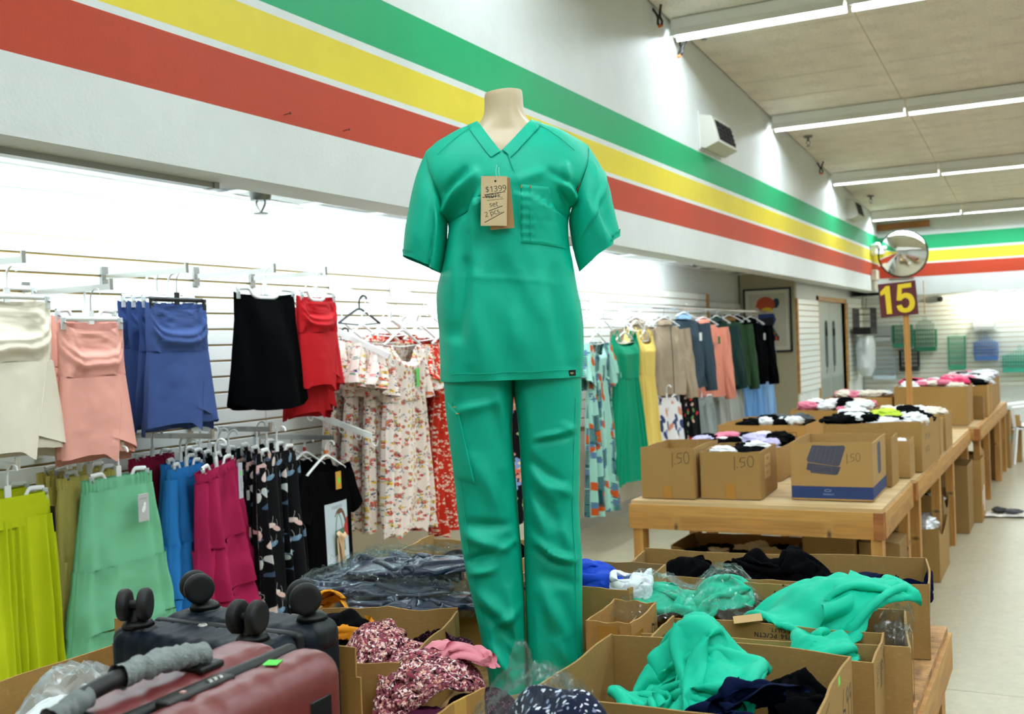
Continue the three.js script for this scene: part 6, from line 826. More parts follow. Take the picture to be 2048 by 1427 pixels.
for (let i = 0; i < 4; i++) trousers(`${['black', 'dark green', 'dark maroon', 'black'][i]} plain trousers on the lower arm, ${['front', 'second', 'third', 'rearmost'][i]} one`, `${['front', 'second', 'third', 'rearmost'][i]} plain dark trousers`, fabric([0x08080a, 0x0c1a12, 0x240d12, 0x08080a][i], 0.85), -3.33 - 0.075 * i, 1.13 + 0.005 * i, -3.62 - 0.02 * i, 0.28, 0.72, 0.15, { n: 4, seed: 91 + i, flare: 0.52 });
for (let i = 2; i >= 0; i--) trousers(`black trousers with pale blossoms, ${['front', 'middle', 'rear'][i]} pair`, `${['front', 'middle', 'rear'][i]} blossom trousers`, blackBloom, -3.16 - 0.07 * i, 1.135 + 0.01 * i, -3.745 - 0.015 * i, 0.29, 0.74, 0.1, { n: 5, seed: 95 + i, flare: 0.5, amp: 0.018 });
{ // black T-shirts, the front one with a framed picture print
  const blk = fabric(0x060607, 0.88);
  const tee = (label, short, x, y, z, s, front) => {
    const t = garment('t_shirt', label, 't-shirt', [x, y, z], 0.12);
    part(t, 'body', hung({ len: 0.6, w: lin([[0, 0.36], [0.2, 0.41], [1, 0.43]]), d: lin([[0, 0.03], [0.3, 0.06], [1, 0.08]]), n: 3, seed: s, amp: v => 0.002 + 0.005 * v, crease: 0.003, sag: (c, sn) => -0.008 - 0.05 * Math.abs(c) + (sn > 0 ? -0.045 * Math.exp(-c * c * 12) : -0.01), nu: 100, nv: 36 }), blk);
    for (const k of [-1, 1]) { const sl = part(t, 'sleeve', hung({ len: 0.22, w: lin([[0, 0.13], [1, 0.15]]), d: lin([[0, 0.04], [1, 0.06]]), n: 2, seed: s + k, amp: v => 0.003 + 0.004 * v, nu: 40, nv: 16 }), blk); sl.position.set(k * 0.175, -0.06, -0.004); sl.rotation.z = k * 0.42; }
    topHanger(short, [x, y + 0.02, z], 0.12, 0.36, { size: front ? 0xe27a22 : 0xb8372c });
    return t;
  };
  tee('black T-shirt behind the one with the picture', 'rear black T-shirt', -3.33, 1.06, -4.16, 5);
  tee('black T-shirt third from the front on its arm', 'third black T-shirt', -3.42, 1.07, -4.17, 6);
  const t = tee('black T-shirt with a framed picture of a hand holding a bag', 'picture T-shirt', -3.18, 1.05, -4.13, 7, true);
  const pic = surf(16, 20, (u, v) => [-0.105 + 0.02 + 0.21 * u, -0.205 - 0.29 * v, 0.041 + 0.006 * v - 0.03 * (u - 0.5) ** 2]);
  { const uv = pic.attributes.uv; for (let i = 0; i < uv.count; i++) uv.setY(i, 1 - uv.getY(i)); }
  const pm = std(0xffffff, 0.7, { map: canvas(384, 530, (c, w, h) => {
    c.fillStyle = '#c3cfd6'; c.fillRect(0, 0, w, h); c.fillStyle = '#4d5660'; c.font = '40px serif'; c.textAlign = 'center'; c.fillText('FASHION', 190, 56);
    c.fillStyle = '#b02c22'; c.beginPath(); c.moveTo(384, 150); c.quadraticCurveTo(340, 160, 320, 200); c.quadraticCurveTo(280, 250, 290, 290); c.lineTo(384, 330); c.fill();
    c.strokeStyle = '#6d4230'; c.lineWidth = 34; c.lineCap = 'round'; c.beginPath(); c.moveTo(336, 190); c.quadraticCurveTo(310, 110, 262, 80); c.stroke(); c.fillStyle = '#6d4230'; c.beginPath(); c.ellipse(228, 84, 56, 24, -0.1, 0, 7); c.fill(); c.lineWidth = 14; c.beginPath(); c.moveTo(196, 84); c.quadraticCurveTo(160, 96, 150, 122); c.stroke();
    c.strokeStyle = '#5b8a76'; c.lineWidth = 16; c.beginPath(); c.moveTo(150, 260); c.quadraticCurveTo(160, 150, 190, 110); c.moveTo(270, 260); c.quadraticCurveTo(260, 150, 214, 110); c.stroke(); c.fillStyle = '#54806c'; c.beginPath(); c.moveTo(136, 250); c.lineTo(296, 236); c.lineTo(310, 440); c.lineTo(116, 470); c.fill();
    c.strokeStyle = '#3a4046'; c.lineWidth = 2; c.beginPath(); c.moveTo(30, 500); c.lineTo(60, 440); c.lineTo(100, 470); c.stroke(); }) });
  const p = part(t, 'picture_print', pic, pm, 'pale blue picture print');
  const sat = fabric(0xe0bd96, 0.4, 0.5); part(p, 'ribbon_bow', join(surf(10, 24, (u, v) => [0.0 + (u - 0.5) * 0.05 * (1 - 0.4 * v) + 0.05 * v + 0.004 * Math.sin(v * 9), -0.37 - 0.16 * v, 0.062 + 0.008 * Math.sin(u * 9 + v * 4)]), surf(8, 24, (u, v) => [-0.015 + (u - 0.5) * 0.02 + 0.015 * v, -0.37 - 0.26 * v, 0.06 + 0.004 * Math.sin(u * 6)]), surf(10, 10, (u, v) => [-0.035 + 0.08 * u, -0.365 + 0.035 * (v - 0.5) + 0.01 * Math.sin(u * 6), 0.064 + 0.01 * Math.sin(v * 3.1)])), sat, 'real satin ribbon bow sewn on');
  part(t, 'swing_tag', shift(rbx(0.05, 0.085, 0.003, 0.001, 1), 0.03, -0.1, 0.048), std(0xd19a34, 0.6), 'mustard swing tag'); part(t, 'price_sticker', shift(rbx(0.018, 0.026, 0.002, 0.0008, 1), 0.032, -0.1, 0.051), std(0x58e04a, 0.6), 'green price sticker');
}
// --- lower row far
for (const [l, m, x, y, z, w, len, sd] of [['white trousers with navy flowers under the taupe jacket', whiteNavy, -3.14, 1.06, -8.98, 0.36, 0.62, 101], ['black trousers with red and white flowers under the slate jacket', blackRed, -3.14, 1.1, -9.5, 0.36, 0.66, 102], ['pale grey sweatpants under the salmon jacket, front pair', fabric(0x9aa39e, 0.9), -3.14, 1.0, -10.0, 0.36, 0.6, 103], ['pale grey sweatpants under the salmon jacket, rear pair', fabric(0x8f9892, 0.9), -3.2, 1.0, -10.4, 0.34, 0.6, 104], ['heather grey sweatpants under the green jackets, front pair', fabric(0xa6a99f, 0.9), -3.14, 1.02, -10.85, 0.4, 0.62, 105], ['heather grey sweatpants under the green jackets, rear pair', fabric(0x9d9f94, 0.9), -3.2, 1.02, -11.25, 0.4, 0.6, 106], ['pale blue denim jeans under the black coat', fabric(0x6f9fd0, 0.8), -3.14, 1.08, -11.9, 0.36, 0.62, 107], ['pale blue denim jeans under the tagged black jacket', fabric(0x86aed6, 0.8), -3.14, 1.06, -12.4, 0.4, 0.62, 108]]) trousers(l, l.split(' under')[0] + (l.split(',')[1] ?? (l.includes('tagged') ? ' by the tagged jacket' : '')), m, x, y, z, w, len, J * 0.8, { n: 4, seed: sd, flare: 0.56, name: 'trousers' });
// --- arms and rails
function arm(label, y, z, L, o = {}) {
  const t = thing('display_arm', label, 'rack', [-3.612, y, z], 0), m = o.white ? M.metalWhite : M.chrome, drop = o.drop ?? 0;
  part(t, 'bracket', bx(0, 0.006, -0.045, 0.045, -0.018, 0.018), m); part(t, 'bar', bar([0.004, 0, 0], [L, -drop, 0], 0.013, o.white ? 0.03 : 0.022), m);
  if (drop) for (let i = 1; i <= 5; i++) { const k = i / 5; part(t, 'hook_pin', tube([[L * k, -drop * k - 0.012, 0], [L * k + 0.006, -drop * k - 0.04, 0], [L * k + 0.03, -drop * k - 0.05, 0], [L * k + 0.04, -drop * k - 0.02, 0]], 0.003, 14, 5), m); } else part(t, 'end_stop', bx(L - 0.004, L + 0.004, -0.012, 0.03, -0.008, 0.008), m);
}
arm('chrome arm carrying the cream rompers', 1.925, -2.45, 0.48); arm('chrome arm carrying the pink rompers', 1.845, -2.83, 0.47); arm('chrome arm carrying the slate blue rompers', 1.925, -3.22, 0.47); arm('chrome arm carrying the black skirt', 1.95, -3.76, 0.47); arm('chrome arm carrying the red rompers', 1.955, -4.15, 0.46);
arm('white sloping arm above the cream floral dresses', 1.95, -4.8, 0.56, { white: true, drop: 0.22 }); arm('white sloping arm over the red floral dresses', 1.95, -5.4, 0.56, { white: true, drop: 0.22 }); arm('lower white sloping arm behind the cream floral dresses', 1.78, -4.52, 0.56, { white: true, drop: 0.24 });
arm('white sloping arm with the black flowered dress', 1.95, -6.1, 0.56, { white: true, drop: 0.22 }); arm('white sloping arm over the mint leafy dress', 1.95, -7.3, 0.56, { white: true, drop: 0.22 }); arm('white sloping arm over the emerald dress', 1.95, -7.85, 0.56, { white: true, drop: 0.22 }); arm('white sloping arm over the yellow dresses', 1.95, -8.45, 0.56, { white: true, drop: 0.22 });
arm('empty white sloping arm under the red rompers', 1.3, -4.42, 0.5, { white: true, drop: 0.16 }); arm('empty white sloping arm beside the picture T-shirt', 0.9, -4.62, 0.46, { white: true, drop: 0.12 });
arm('chrome arm carrying the lime trousers', 1.225, -2.41, 0.46); arm('chrome arm carrying the mint and yellow skirts', 1.24, -2.86, 0.46); arm('chrome arm carrying the magenta and blue skirts', 1.24, -3.34, 0.46); arm('chrome arm carrying the dark and blossom trousers', 1.24, -3.68, 0.48); arm('chrome arm carrying the black T-shirts', 1.16, -4.14, 0.48);
{ const t = thing('clothes_rail', 'chrome rail carrying the jackets at the far end of the wall', 'rack', [-3.2, 1.865, -10.85]); part(t, 'rail', rod([0, 0, 2.0], [0, 0, -2.05], 0.014, 10), M.chrome); for (const z of [1.6, 0, -1.6]) part(t, 'rail_bracket', bar([0, 0, z], [-0.415, 0.03, z], 0.012, 0.03), M.chrome); const u = thing('clothes_rail', 'lower chrome rail carrying trousers under the jackets', 'rack', [-3.18, 1.17, -10.7]); part(u, 'rail', rod([0, 0, 2.0], [0, 0, -2.05], 0.014, 10), M.chrome); for (const z of [1.6, 0, -1.6]) part(u, 'rail_bracket', bar([0, 0, z], [-0.435, 0.03, z], 0.012, 0.03), M.chrome); }
// empty hangers left on the sloping arms
for (const [x, y, z, b] of [[-3.42, 1.86, -4.79, 1], [-3.22, 1.79, -4.8, 0], [-3.36, 1.68, -4.53, 1], [-3.3, 1.82, -5.4, 0], [-3.4, 1.86, -5.41, 0], [-3.25, 1.82, -6.1, 0], [-3.38, 1.86, -7.86, 0], [-3.24, 1.8, -7.84, 0], [-3.34, 1.84, -8.44, 0], [-3.2, 1.8, -8.46, 0]]) { const h = topHanger('x', [x, y - 0.06, z], 0, 0.38, { black: !!b, steel: !b }); h.userData.label = b ? 'empty black hanger on a white sloping arm' : 'empty white hanger on a white sloping arm'; h.userData.group = b ? 'empty black hangers' : 'empty white hangers'; }
// ---------------------------------------------------------------- fittings on walls and ceiling
{ // heaters on the upper wall
  const heater = (label, y, z) => {
    const t = thing('wall_heater', label, 'heater', [XB, y, z]), m = std(0xc9c8bc, 0.5);
    part(t, 'mounting_plate', bx(0.001, 0.012, -0.15, 0.15, -0.3, 0.3), M.wall);
    part(t, 'casing', (() => { const g = extr([[0.012, 0.12], [0.1, 0.1], [0.15, -0.1], [0.05, -0.14], [0.012, -0.13]], 0.54, 0.006); g.translate(0, 0, -0.27); return g; })(), m);
    part(t, 'grille_opening', (() => { const g = new THREE.BoxGeometry(0.008, 0.165, 0.46); g.rotateZ(0.245); g.translate(0.13, 0.0, -0.015); return g; })(), std(0x101112, 0.7));
    for (let i = 0; i < 4; i++) part(t, 'louvre', bx(-0.004, 0.008, -0.0015, 0.0015, -0.23, 0.23), std(0x3c3d3c, 0.5)).position.set(0.12 + i * 0.009, 0.055 - i * 0.036, -0.015);
    for (let i = 0; i < 4; i++) part(t, 'guard_bar', (() => { const g = new THREE.BoxGeometry(0.004, 0.165, 0.006); g.rotateZ(0.245); g.translate(0.138, 0.0, -0.18 + i * 0.11); return g; })(), M.darkGrey);
  };
  heater('boxy off-white wall heater between the near strip lights', 3.21, -8.42); heater('off-white wall heater further along the bulkhead', 3.22, -14.8);
  // spring clamps
  const clamp_ = (label, y, z, a) => { const t = thing('spring_clamp', label, 'clamp', [XB + 0.05, y, z], 0); for (const s of [-1, 1]) { const j = part(t, 'jaw', tube([[0, 0.075, s * 0.05], [0, 0.03, s * 0.022], [0, 0, s * 0.012], [0, -0.035, s * 0.026], [0, -0.058, s * 0.012]], 0.009, 20, 7), M.black); part(j, 'tip', shift(rbx(0.018, 0.02, 0.016, 0.004, 1), 0, -0.06, s * 0.012), M.orange, 'orange tip'); } part(t, 'pivot', rod([-0.008, 0.008, 0], [0.012, 0.008, 0], 0.012, 10), M.black); t.rotation.set(0, 0.95, a, 'YXZ'); return t; };
  clamp_('black spring clamp with orange tips above the first strip light end', 3.83, -7.14, 0.2); clamp_('black spring clamp with orange tips just below the first strip light end', 3.72, -7.62, -0.35); clamp_('black spring clamp with orange tips near the third strip light', 3.5, -12.7, 0.1);
  // sprinklers
  const sprinklerMetal = std(0x7f837f, 0.3, { metalness: 0.85 });
  const sprinkler = (label, x, y, z, s, cup) => { const t = thing('sprinkler', label, 'sprinkler', [x, y, z]); t.scale.setScalar(s); if (cup) part(t, 'drop_pipe', rod([0, 0, 0], [0, (2.365 - y) / s, 0], 0.014, 10), M.metalWhite); part(t, 'escutcheon', lathe([[0, 0], [0.04, 0], [0.036, -0.01], [0.028, cup ? -0.05 : -0.014], [0, cup ? -0.05 : -0.014]], 20), sprinklerMetal); part(t, 'frame', join(tube([[-0.012, -0.045, 0], [-0.016, -0.06, 0], [0, -0.085, 0]], 0.003, 10, 6), tube([[0.012, -0.045, 0], [0.016, -0.06, 0], [0, -0.085, 0]], 0.003, 10, 6), rod([0, -0.01, 0], [0, -0.045, 0], 0.012, 10)), sprinklerMetal); part(t, 'deflector', shift(lathe([[0, 0], [0.02, 0], [0.02, -0.003], [0, -0.003]], 12), 0, -0.086, 0), sprinklerMetal); };
  sprinkler('chrome sprinkler head hanging over the romper racks', -3.0, 2.3, -3.52, 1.5, true); sprinkler('chrome sprinkler head hanging over the jacket rail', -3.0, 2.36, -9.45, 1.3, true);
  for (const [x, z, l] of [[-2.3, -7.7, 'first'], [-2.33, -11.45, 'second'], [-2.28, -15.2, 'third']]) sprinkler(`small sprinkler head under the sloping ceiling beside the ${l} strip light bay`, x, ceilY(z) - 0.004, z, 1.2, false);
  for (const [z, l] of [[-3.08, 'nail sticking out of the red stripe, nearer the shop front'], [-3.44, 'nail sticking out of the red stripe, nearer the mannequin']]) { const t = thing('nail', l, 'nail', [XB, 2.442, z]); part(t, 'shank', rod([-0.004, 0, 0], [0.03, 0.002, 0.002], 0.0016, 6), M.rust); part(t, 'head', rod([0.03, 0.002, 0.002], [0.032, 0.002, 0.002], 0.0045, 10), M.rust); }
  solo('wire', 'thin white wire sagging along the wall above the slats', 'wire', tube([[0, 2.26, -2.2], [0, 2.262, -2.75], [0, 2.272, -3.1], [0, 2.268, -3.3], [0, 2.282, -3.5], [0, 2.279, -3.95], [0, 2.295, -4.4]], 0.0025, 80, 6), std(0xc6ccc8, 0.6), [XW - 0.016, 0, 0]);
  const tr = thing('light_fixture', 'flat metal lamp housing under the bulkhead edge over the rompers', 'light', [-2.672, 2.185, -2.35]); part(tr, 'housing', bx(-0.012, 0.03, -0.02, 0, -0.52, 0.52), M.steel); part(tr, 'end_plate', bx(-0.02, 0.034, -0.022, 0.002, -0.53, -0.505), M.steel);
  // emergency lamps by the corner
  for (const [y, l] of [[2.8, 'white emergency lamp box on the yellow stripe by the corner'], [2.42, 'cream bell box on the red stripe by the corner']]) { const t = thing('wall_box', l, 'box', [XB, y, -16.55]); part(t, 'case', shift(rbx(0.09, 0.15, 0.26, 0.015), 0.045, 0, 0), y > 2.6 ? M.whitePlastic : std(0xd8cdb4, 0.5)); part(t, 'cover', y > 2.6 ? (() => { const g = new THREE.SphereGeometry(0.05, 16, 12); g.translate(0.1, 0.05, 0.08); return g; })() : shift(rbx(0.06, 0.16, 0.14, 0.02), 0.03, -0.15, 0.02), y > 2.6 ? M.whitePlastic : std(0xcfc4aa, 0.5)); }
}
{ // convex mirror, plank and sign
  const t = thing('convex_mirror', 'round convex security mirror in the back corner', 'mirror', [-2.07, 2.72, -16.66], 0.16); t.rotation.x = 0.08;
  const R = 0.6, a = Math.asin(0.345 / R), cap = new THREE.SphereGeometry(R, 48, 24, 0, Math.PI * 2, 0, a); cap.rotateX(Math.PI / 2); cap.translate(0, 0, -R * Math.cos(a)); part(t, 'mirror_face', cap, std(0xe8e8e4, 0.04, { metalness: 1 }));
  part(t, 'rim', new THREE.TorusGeometry(0.345, 0.012, 10, 48), M.black); part(t, 'back', (() => { const g = lathe([[0, -0.03], [0.33, -0.01], [0.345, 0]], 32); g.rotateX(Math.PI / 2); return g; })(), M.darkGrey); part(t, 'bracket', bar([0, 0, -0.02], [-0.3, 0.1, -0.38], 0.03, 0.03), M.steel);
  solo('plank', 'rough brown plank screwed across the back corner above the mirror', 'plank', bx(-0.42, 0.36, -0.05, 0.05, -0.02, 0.02), M.pineDark, [-2.1, 3.18, -17.16]).rotation.z = 0.02;
  solo('bracket', 'red and white metal bracket under the mirror', 'bracket', join(bar([-0.17, 0, 0], [-0.05, 0.1, 0], 0.02, 0.02), bar([0.17, 0, 0], [0.05, 0.1, 0], 0.02, 0.02), bx(-0.18, 0.18, -0.012, 0.0, -0.01, 0.01)), std(0xb85a46, 0.6), [-2.16, 2.4, -17.18]);
  const s = thing('price_sign', 'maroon sign with a yellow 15 on a wooden post', 'sign', [-1.16, 0.745, -9.5], 0.06); s.rotation.z = 0.012;
  part(s, 'post', swapUV(bx(-0.024, 0.024, 0, 0.98, -0.012, 0.026)), M.pine);
  const brd = part(s, 'board', shift(rbx(0.3, 0.285, 0.018, 0.003, 1), 0, 1.1, 0.036), std(0x5a1a1c, 0.55)); part(s, 'board_edge', bx(0.146, 0.152, 0.96, 1.24, 0.02, 0.044), M.pine);
  brd.rotation.z = 0.05; 
  const digit = (pts, holes) => extr(pts, 0.002);
  const one = digit([[-0.125, 0.075], [-0.075, 0.12], [-0.045, 0.12], [-0.045, -0.118], [-0.088, -0.118], [-0.088, 0.055], [-0.125, 0.04]]);
  const five = (() => { const sh = new THREE.Shape(); sh.moveTo(0.128, 0.125); sh.lineTo(0.02, 0.122); sh.lineTo(0.0, -0.01); sh.lineTo(0.036, -0.016); sh.quadraticCurveTo(0.058, 0.012, 0.08, 0.002); sh.quadraticCurveTo(0.104, -0.012, 0.1, -0.045); sh.quadraticCurveTo(0.092, -0.085, 0.06, -0.082); sh.quadraticCurveTo(0.04, -0.078, 0.038, -0.05); sh.lineTo(-0.004, -0.055); sh.quadraticCurveTo(0.0, -0.115, 0.06, -0.12); sh.quadraticCurveTo(0.14, -0.118, 0.143, -0.038); sh.quadraticCurveTo(0.138, 0.045, 0.072, 0.046); sh.quadraticCurveTo(0.058, 0.046, 0.044, 0.036); sh.lineTo(0.05, 0.086); sh.lineTo(0.126, 0.088); sh.closePath(); return uvBox(new THREE.ExtrudeGeometry(sh, { depth: 0.002, bevelEnabled: false, curveSegments: 10 })); })();
  for (const g of [one, five]) { g.translate(-0.012, 1.1, 0.0455); part(brd, 'numeral', g, std(0xe6c81e, 0.5), 'yellow painted numeral'); }
}
{ // framed print: abstract coloured shapes
  const t = thing('framed_picture', 'framed abstract print of stacked coloured shapes on the beige wall', 'picture', [-3.275, 1.77, ZP + 0.004]);
  const w = 0.6, h = 0.8, f = 0.022; part(t, 'frame', join(bx(-w / 2, w / 2, h / 2 - f, h / 2, 0, 0.025), bx(-w / 2, w / 2, -h / 2, -h / 2 + f, 0, 0.025), bx(-w / 2, -w / 2 + f, -h / 2, h / 2, 0, 0.025), bx(w / 2 - f, w / 2, -h / 2, h / 2, 0, 0.025)), M.black);
  const mt = part(t, 'mat_board', bx(-w / 2 + f, w / 2 - f, -h / 2 + f, h / 2 - f, 0, 0.008), std(0xd9d3bd, 0.7));
  const pl = new THREE.PlaneGeometry(0.46, 0.66); pl.translate(0, 0, 0.0095); part(mt, 'print', pl, std(0xffffff, 0.6, { map: canvas(368, 528, (c, W, H) => {
    c.fillStyle = '#c4c0ac'; c.fillRect(0, 0, W, H); c.fillStyle = '#22324a'; c.beginPath(); c.ellipse(270, 96, 34, 50, 0.2, 0, 7); c.fill(); c.fillStyle = '#c04a22'; c.beginPath(); c.ellipse(168, 104, 92, 76, 0.15, 0, 7); c.fill(); c.beginPath(); c.moveTo(60, 130); c.lineTo(96, 60); c.lineTo(150, 150); c.fill(); c.fillStyle = '#d8c02a'; c.beginPath(); c.ellipse(178, 176, 62, 40, 0, Math.PI, 0); c.fill();
    c.fillStyle = '#1f3f7a'; c.beginPath(); c.moveTo(90, 200); c.lineTo(246, 196); c.lineTo(268, 260); c.lineTo(230, 340); c.lineTo(80, 330); c.fill(); c.fillStyle = '#0e1626'; c.beginPath(); c.moveTo(110, 240); c.lineTo(236, 236); c.lineTo(246, 286); c.lineTo(204, 330); c.lineTo(96, 320); c.fill(); c.fillStyle = '#1c5a5e'; c.beginPath(); c.moveTo(90, 338); c.lineTo(236, 330); c.lineTo(284, 420); c.lineTo(276, 460); c.lineTo(100, 460); c.fill(); c.fillStyle = '#c0562a'; c.fillRect(150, 386, 110, 16); c.fillStyle = '#14202e'; c.fillRect(120, 420, 172, 50); c.fillStyle = '#c04a22'; c.fillRect(150, 424, 22, 46); c.fillRect(254, 424, 22, 46); }) }));
}
{ // bird cages on the back wall
  const cage = (label, x, y, w, h, style, col, d = 0.22) => {
    const t = thing('bird_cage', label, 'cage', [x, y, ZBW + 0.03 + d / 2]), m = std(col, 0.4), W = w / 2, D = d / 2, r = 0.0035, topAt = u => style === 'dome' ? h - 0.35 * h * (1 - Math.sqrt(Math.max(0, 1 - u * u))) * 0.9 : style === 'house' ? h - 0.3 * h * Math.abs(u) : h;
    part(t, 'tray', shift(rbx(w * 1.03, 0.07, d * 1.03, 0.015), 0, 0.035, 0), m);
    const bars = []; const n = Math.max(7, Math.round(w / 0.035)); for (let i = 0; i <= n; i++) { const u = -1 + 2 * i / n; for (const s of [-1, 1]) bars.push(tube([[u * W, 0.06, s * D], [u * W, topAt(u) * 0.8, s * D], [u * W, topAt(u), s * D * (style === 'box' ? 1 : 0.5)]], r, 8, 4)); bars.push(rod([u * W, topAt(u), D * (style === 'box' ? 1 : 0.5)], [u * W, topAt(u), -D * (style === 'box' ? 1 : 0.5)], r, 4)); }
    for (let i = 0; i <= 5; i++) { const u = -1 + 2 * i / 5; for (const s of [-1, 1]) bars.push(rod([s * W, 0.06, u * D], [s * W, topAt(1), u * D], r, 4)); }
    part(t, 'bars', join(bars), m); const rings = []; for (let k = 1; k <= 4; k++) { const y = 0.06 + (topAt(1) - 0.06) * k / 4; rings.push(tube([[-W, y, -D], [W, y, -D], [W, y, D], [-W, y, D]], r * 1.2, 40, 4, true)); } part(t, 'hoops', join(rings), m); part(t, 'hanging_ring', (() => { const g = new THREE.TorusGeometry(0.025, 0.003, 6, 18); g.translate(0, h + 0.025, 0); return g; })(), m);
    part(t, 'perch', rod([-W * 0.9, h * 0.4, 0], [W * 0.9, h * 0.4, 0], 0.006, 6), m); return t;
  };
  cage('small green box-shaped bird cage beside the sign post', -2.29, 1.31, 0.28, 0.36, 'box', 0x2f8a6c);
  cage('tall green domed bird cage to the right of the sign post', -1.95, 1.24, 0.32, 0.5, 'dome', 0x1f7a5c);
  cage('black box-shaped bird cage below the small green one', -2.2, 0.93, 0.28, 0.33, 'box', 0x1c1f1e);
  cage('slim green box-shaped bird cage with a green tray', -1.49, 0.94, 0.24, 0.52, 'box', 0x3aa684);
  cage('white domed bird cage hung highest on the back wall', -1.08, 1.54, 0.3, 0.4, 'dome', 0xdfe6ea);
  cage('blue pagoda bird cage with a blue tray', -1.07, 1.07, 0.32, 0.4, 'house', 0x4a79c4);
  cage('mint green house-shaped bird cage with a wide tray', -0.6, 0.88, 0.46, 0.36, 'house', 0x36ad94);
  cage('white wire bird cage beside the black basket', -2.61, 1.42, 0.28, 0.36, 'dome', 0xc9d2d6);
  cage('tall white wire bird cage low in the back corner', -2.58, 0.8, 0.34, 0.5, 'dome', 0xbfd0d8);
  // basket and bagged goods in the back corner
  const b = thing('wire_basket', 'black wire basket hung in the back corner by the service door', 'basket', [-2.74, 1.55, -17.2]); const m = M.darkGrey, bars = []; for (let i = 0; i <= 12; i++) { const u = -0.3 + 0.05 * i; bars.push(rod([-0.12, 0, u], [-0.12, 0.4, u], 0.004, 5), rod([0.14, 0, u], [0.14, 0.4, u], 0.004, 5)); } for (let k = 0; k <= 4; k++) bars.push(tube([[-0.12, k * 0.1, -0.3], [0.14, k * 0.1, -0.3], [0.14, k * 0.1, 0.3], [-0.12, k * 0.1, 0.3]], 0.004, 40, 5, true)); part(b, 'wire_sides', join(bars), m); part(b, 'floor', bx(-0.12, 0.14, -0.008, 0.1, -0.3, 0.3), M.black); part(b, 'hanging_strap', join(bar([0, 0.4, 0.15], [0.02, 0.66, 0.15], 0.02, 0.006), bar([0, 0.4, -0.2], [0.02, 0.66, -0.2], 0.03, 0.006)), M.black);
  const Hs = surf(40, 30, (u, v) => { const a = u * 6.283, r = lin([[0, 0.9], [0.3, 1.05], [0.8, 1], [1, 0.6]])(v) * (1 + 0.1 * noise(Math.cos(a) * 2, v * 5, Math.sin(a) * 2)); return [0.13 * r * Math.cos(a), -0.62 * v, 0.3 * r * Math.sin(a)]; }, true);
  solo('plastic_sack', 'white plastic sack hanging under the black basket', 'bag', Hs, phys(0xdde6e8, 0.3, { transmission: 0.3, thickness: 0 }), [-2.74, 1.52, -17.25]);
  const camr = thing('security_camera', 'small white dome security camera on the back wall', 'camera', [-1.716, 2.07, ZBW]); part(camr, 'mount', rod([0, 0, -0.02], [0, 0, 0.03], 0.05, 16), M.whitePlastic); part(camr, 'dome', (() => { const g = new THREE.SphereGeometry(0.045, 18, 12); g.translate(0, -0.01, 0.05); return g; })(), M.glassDark);
  const bl = thing('wall_light', 'small round lamp glowing under the back bulkhead', 'light', [-1.145, 2.1, -17.9]); part(bl, 'lamp_bulb', new THREE.SphereGeometry(0.035, 16, 12), std(0xffffff, 0.4, { emissive: 0xfff6e0, emissiveIntensity: 5 })); part(bl, 'base', rod([0, 0.035, 0], [0, 0.025, 0], 0.05, 16), M.metalWhite); const l = new THREE.PointLight(0xfff2d8, 0.6); l.position.set(-1.145, 2.1, -17.9); scene.add(l);
  const bt = thing('strip_light', 'single fluorescent strip behind the back bulkhead above the cages', 'light', [0.3, 2.1, -17.8]); part(bt, 'housing', bx(-1.22, 1.22, 0, 0.03, -0.04, 0.04), M.metalWhite); part(bt, 'fluorescent_tube', rod([-1.18, -0.02, 0], [1.18, -0.02, 0], 0.014, 8), M.tubeGlow); const L2 = new THREE.RectAreaLight(TUBE_COLOR, 4, 2.36, 0.03); L2.position.set(0.3, 2.06, -17.8); L2.rotation.x = -Math.PI / 2; scene.add(L2);
}
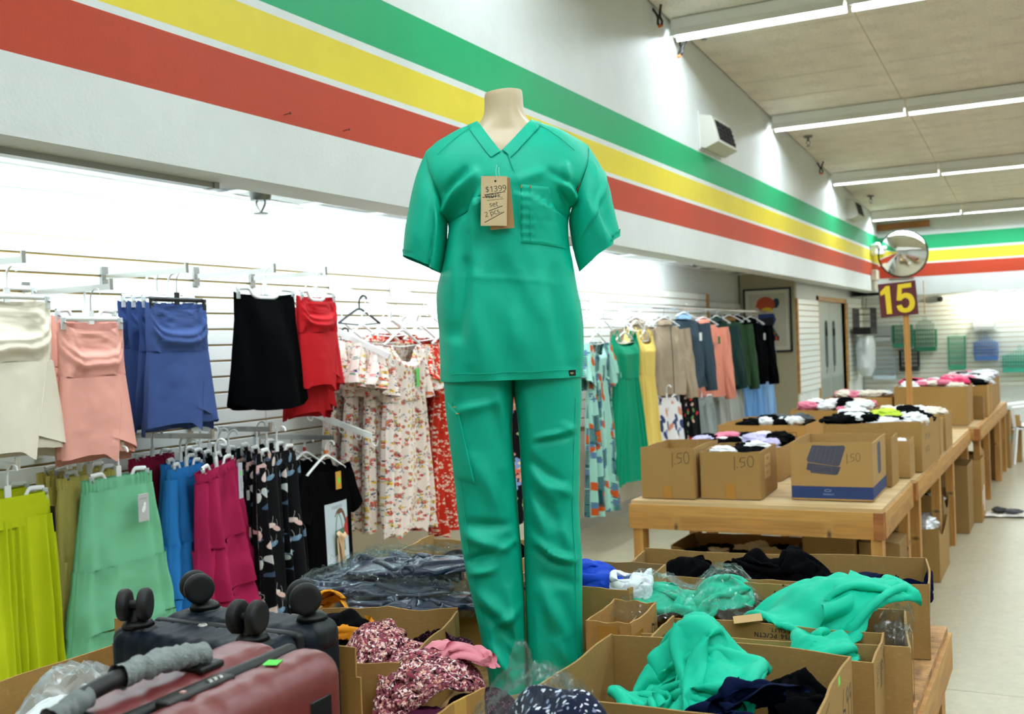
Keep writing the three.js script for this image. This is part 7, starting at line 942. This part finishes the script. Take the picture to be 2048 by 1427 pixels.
{ // white plastic chair, bag on it, paper item on the floor
  const t = thing('plastic_chair', 'white moulded plastic garden chair at the far end of the aisle', 'chair', [-0.42, 0, -13.75], -1.2), m = M.whitePlastic;
  for (const [x, z] of [[-0.22, 0.2], [0.22, 0.2], [-0.2, -0.22], [0.2, -0.22]]) part(t, 'leg', bar([x, 0.42, z * 0.9], [x * 1.12, 0.0, z * 1.15], 0.045, 0.03), m);
  part(t, 'seat', (() => { const g = surf(14, 14, (u, v) => [(u - 0.5) * 0.46, 0.43 - 0.03 * Math.sin(Math.PI * u) * Math.sin(Math.PI * v), (v - 0.5) * 0.45]); return join(g, shift(rbx(0.46, 0.02, 0.45, 0.008), 0, 0.4, 0)); })(), m);
  for (let i = 0; i < 6; i++) part(t, 'back_slat', bar([-0.19 + i * 0.076, 0.44, -0.21], [-0.16 + i * 0.064, 0.84, -0.32], 0.04, 0.012), m);
  part(t, 'top_rail', tube([[-0.2, 0.82, -0.31], [-0.1, 0.88, -0.34], [0.1, 0.88, -0.34], [0.2, 0.82, -0.31]], 0.022, 30, 8), m);
  for (const s of [-1, 1]) part(t, 'armrest', join(tube([[s * 0.22, 0.64, 0.22], [s * 0.25, 0.66, 0], [s * 0.21, 0.68, -0.26]], 0.022, 20, 8), bar([s * 0.23, 0.42, 0.2], [s * 0.22, 0.65, 0.22], 0.03, 0.03)), m);
  const n = thing('newspaper', 'folded newspaper with dark packets lying on the aisle floor', 'newspaper', [-0.47, 0.002, -9.72], 0.15); part(n, 'pages', surf(20, 10, (u, v) => [(u - 0.5) * 0.32, 0.012 + 0.02 * Math.sin(u * 4) * (1 - v) + 0.006 * noise(u * 6, v * 6, 3), (v - 0.5) * 0.22]), std(0xdcd8cc, 0.8)); const g = ragGeo[1].clone(); g.scale(0.07, 0.06, 0.06); g.translate(-0.05, 0.045, -0.02); const g2 = ragGeo[2].clone(); g2.scale(0.08, 0.05, 0.05); g2.translate(0.07, 0.04, 0); part(n, 'packet', g, M.darkGrey); part(n, 'packet', g2, std(0x4a4a50, 0.5));
}
scene.traverse(o => { if (o.isMesh) { o.castShadow = true; o.receiveShadow = true; } });
renderer.render(scene, camera);
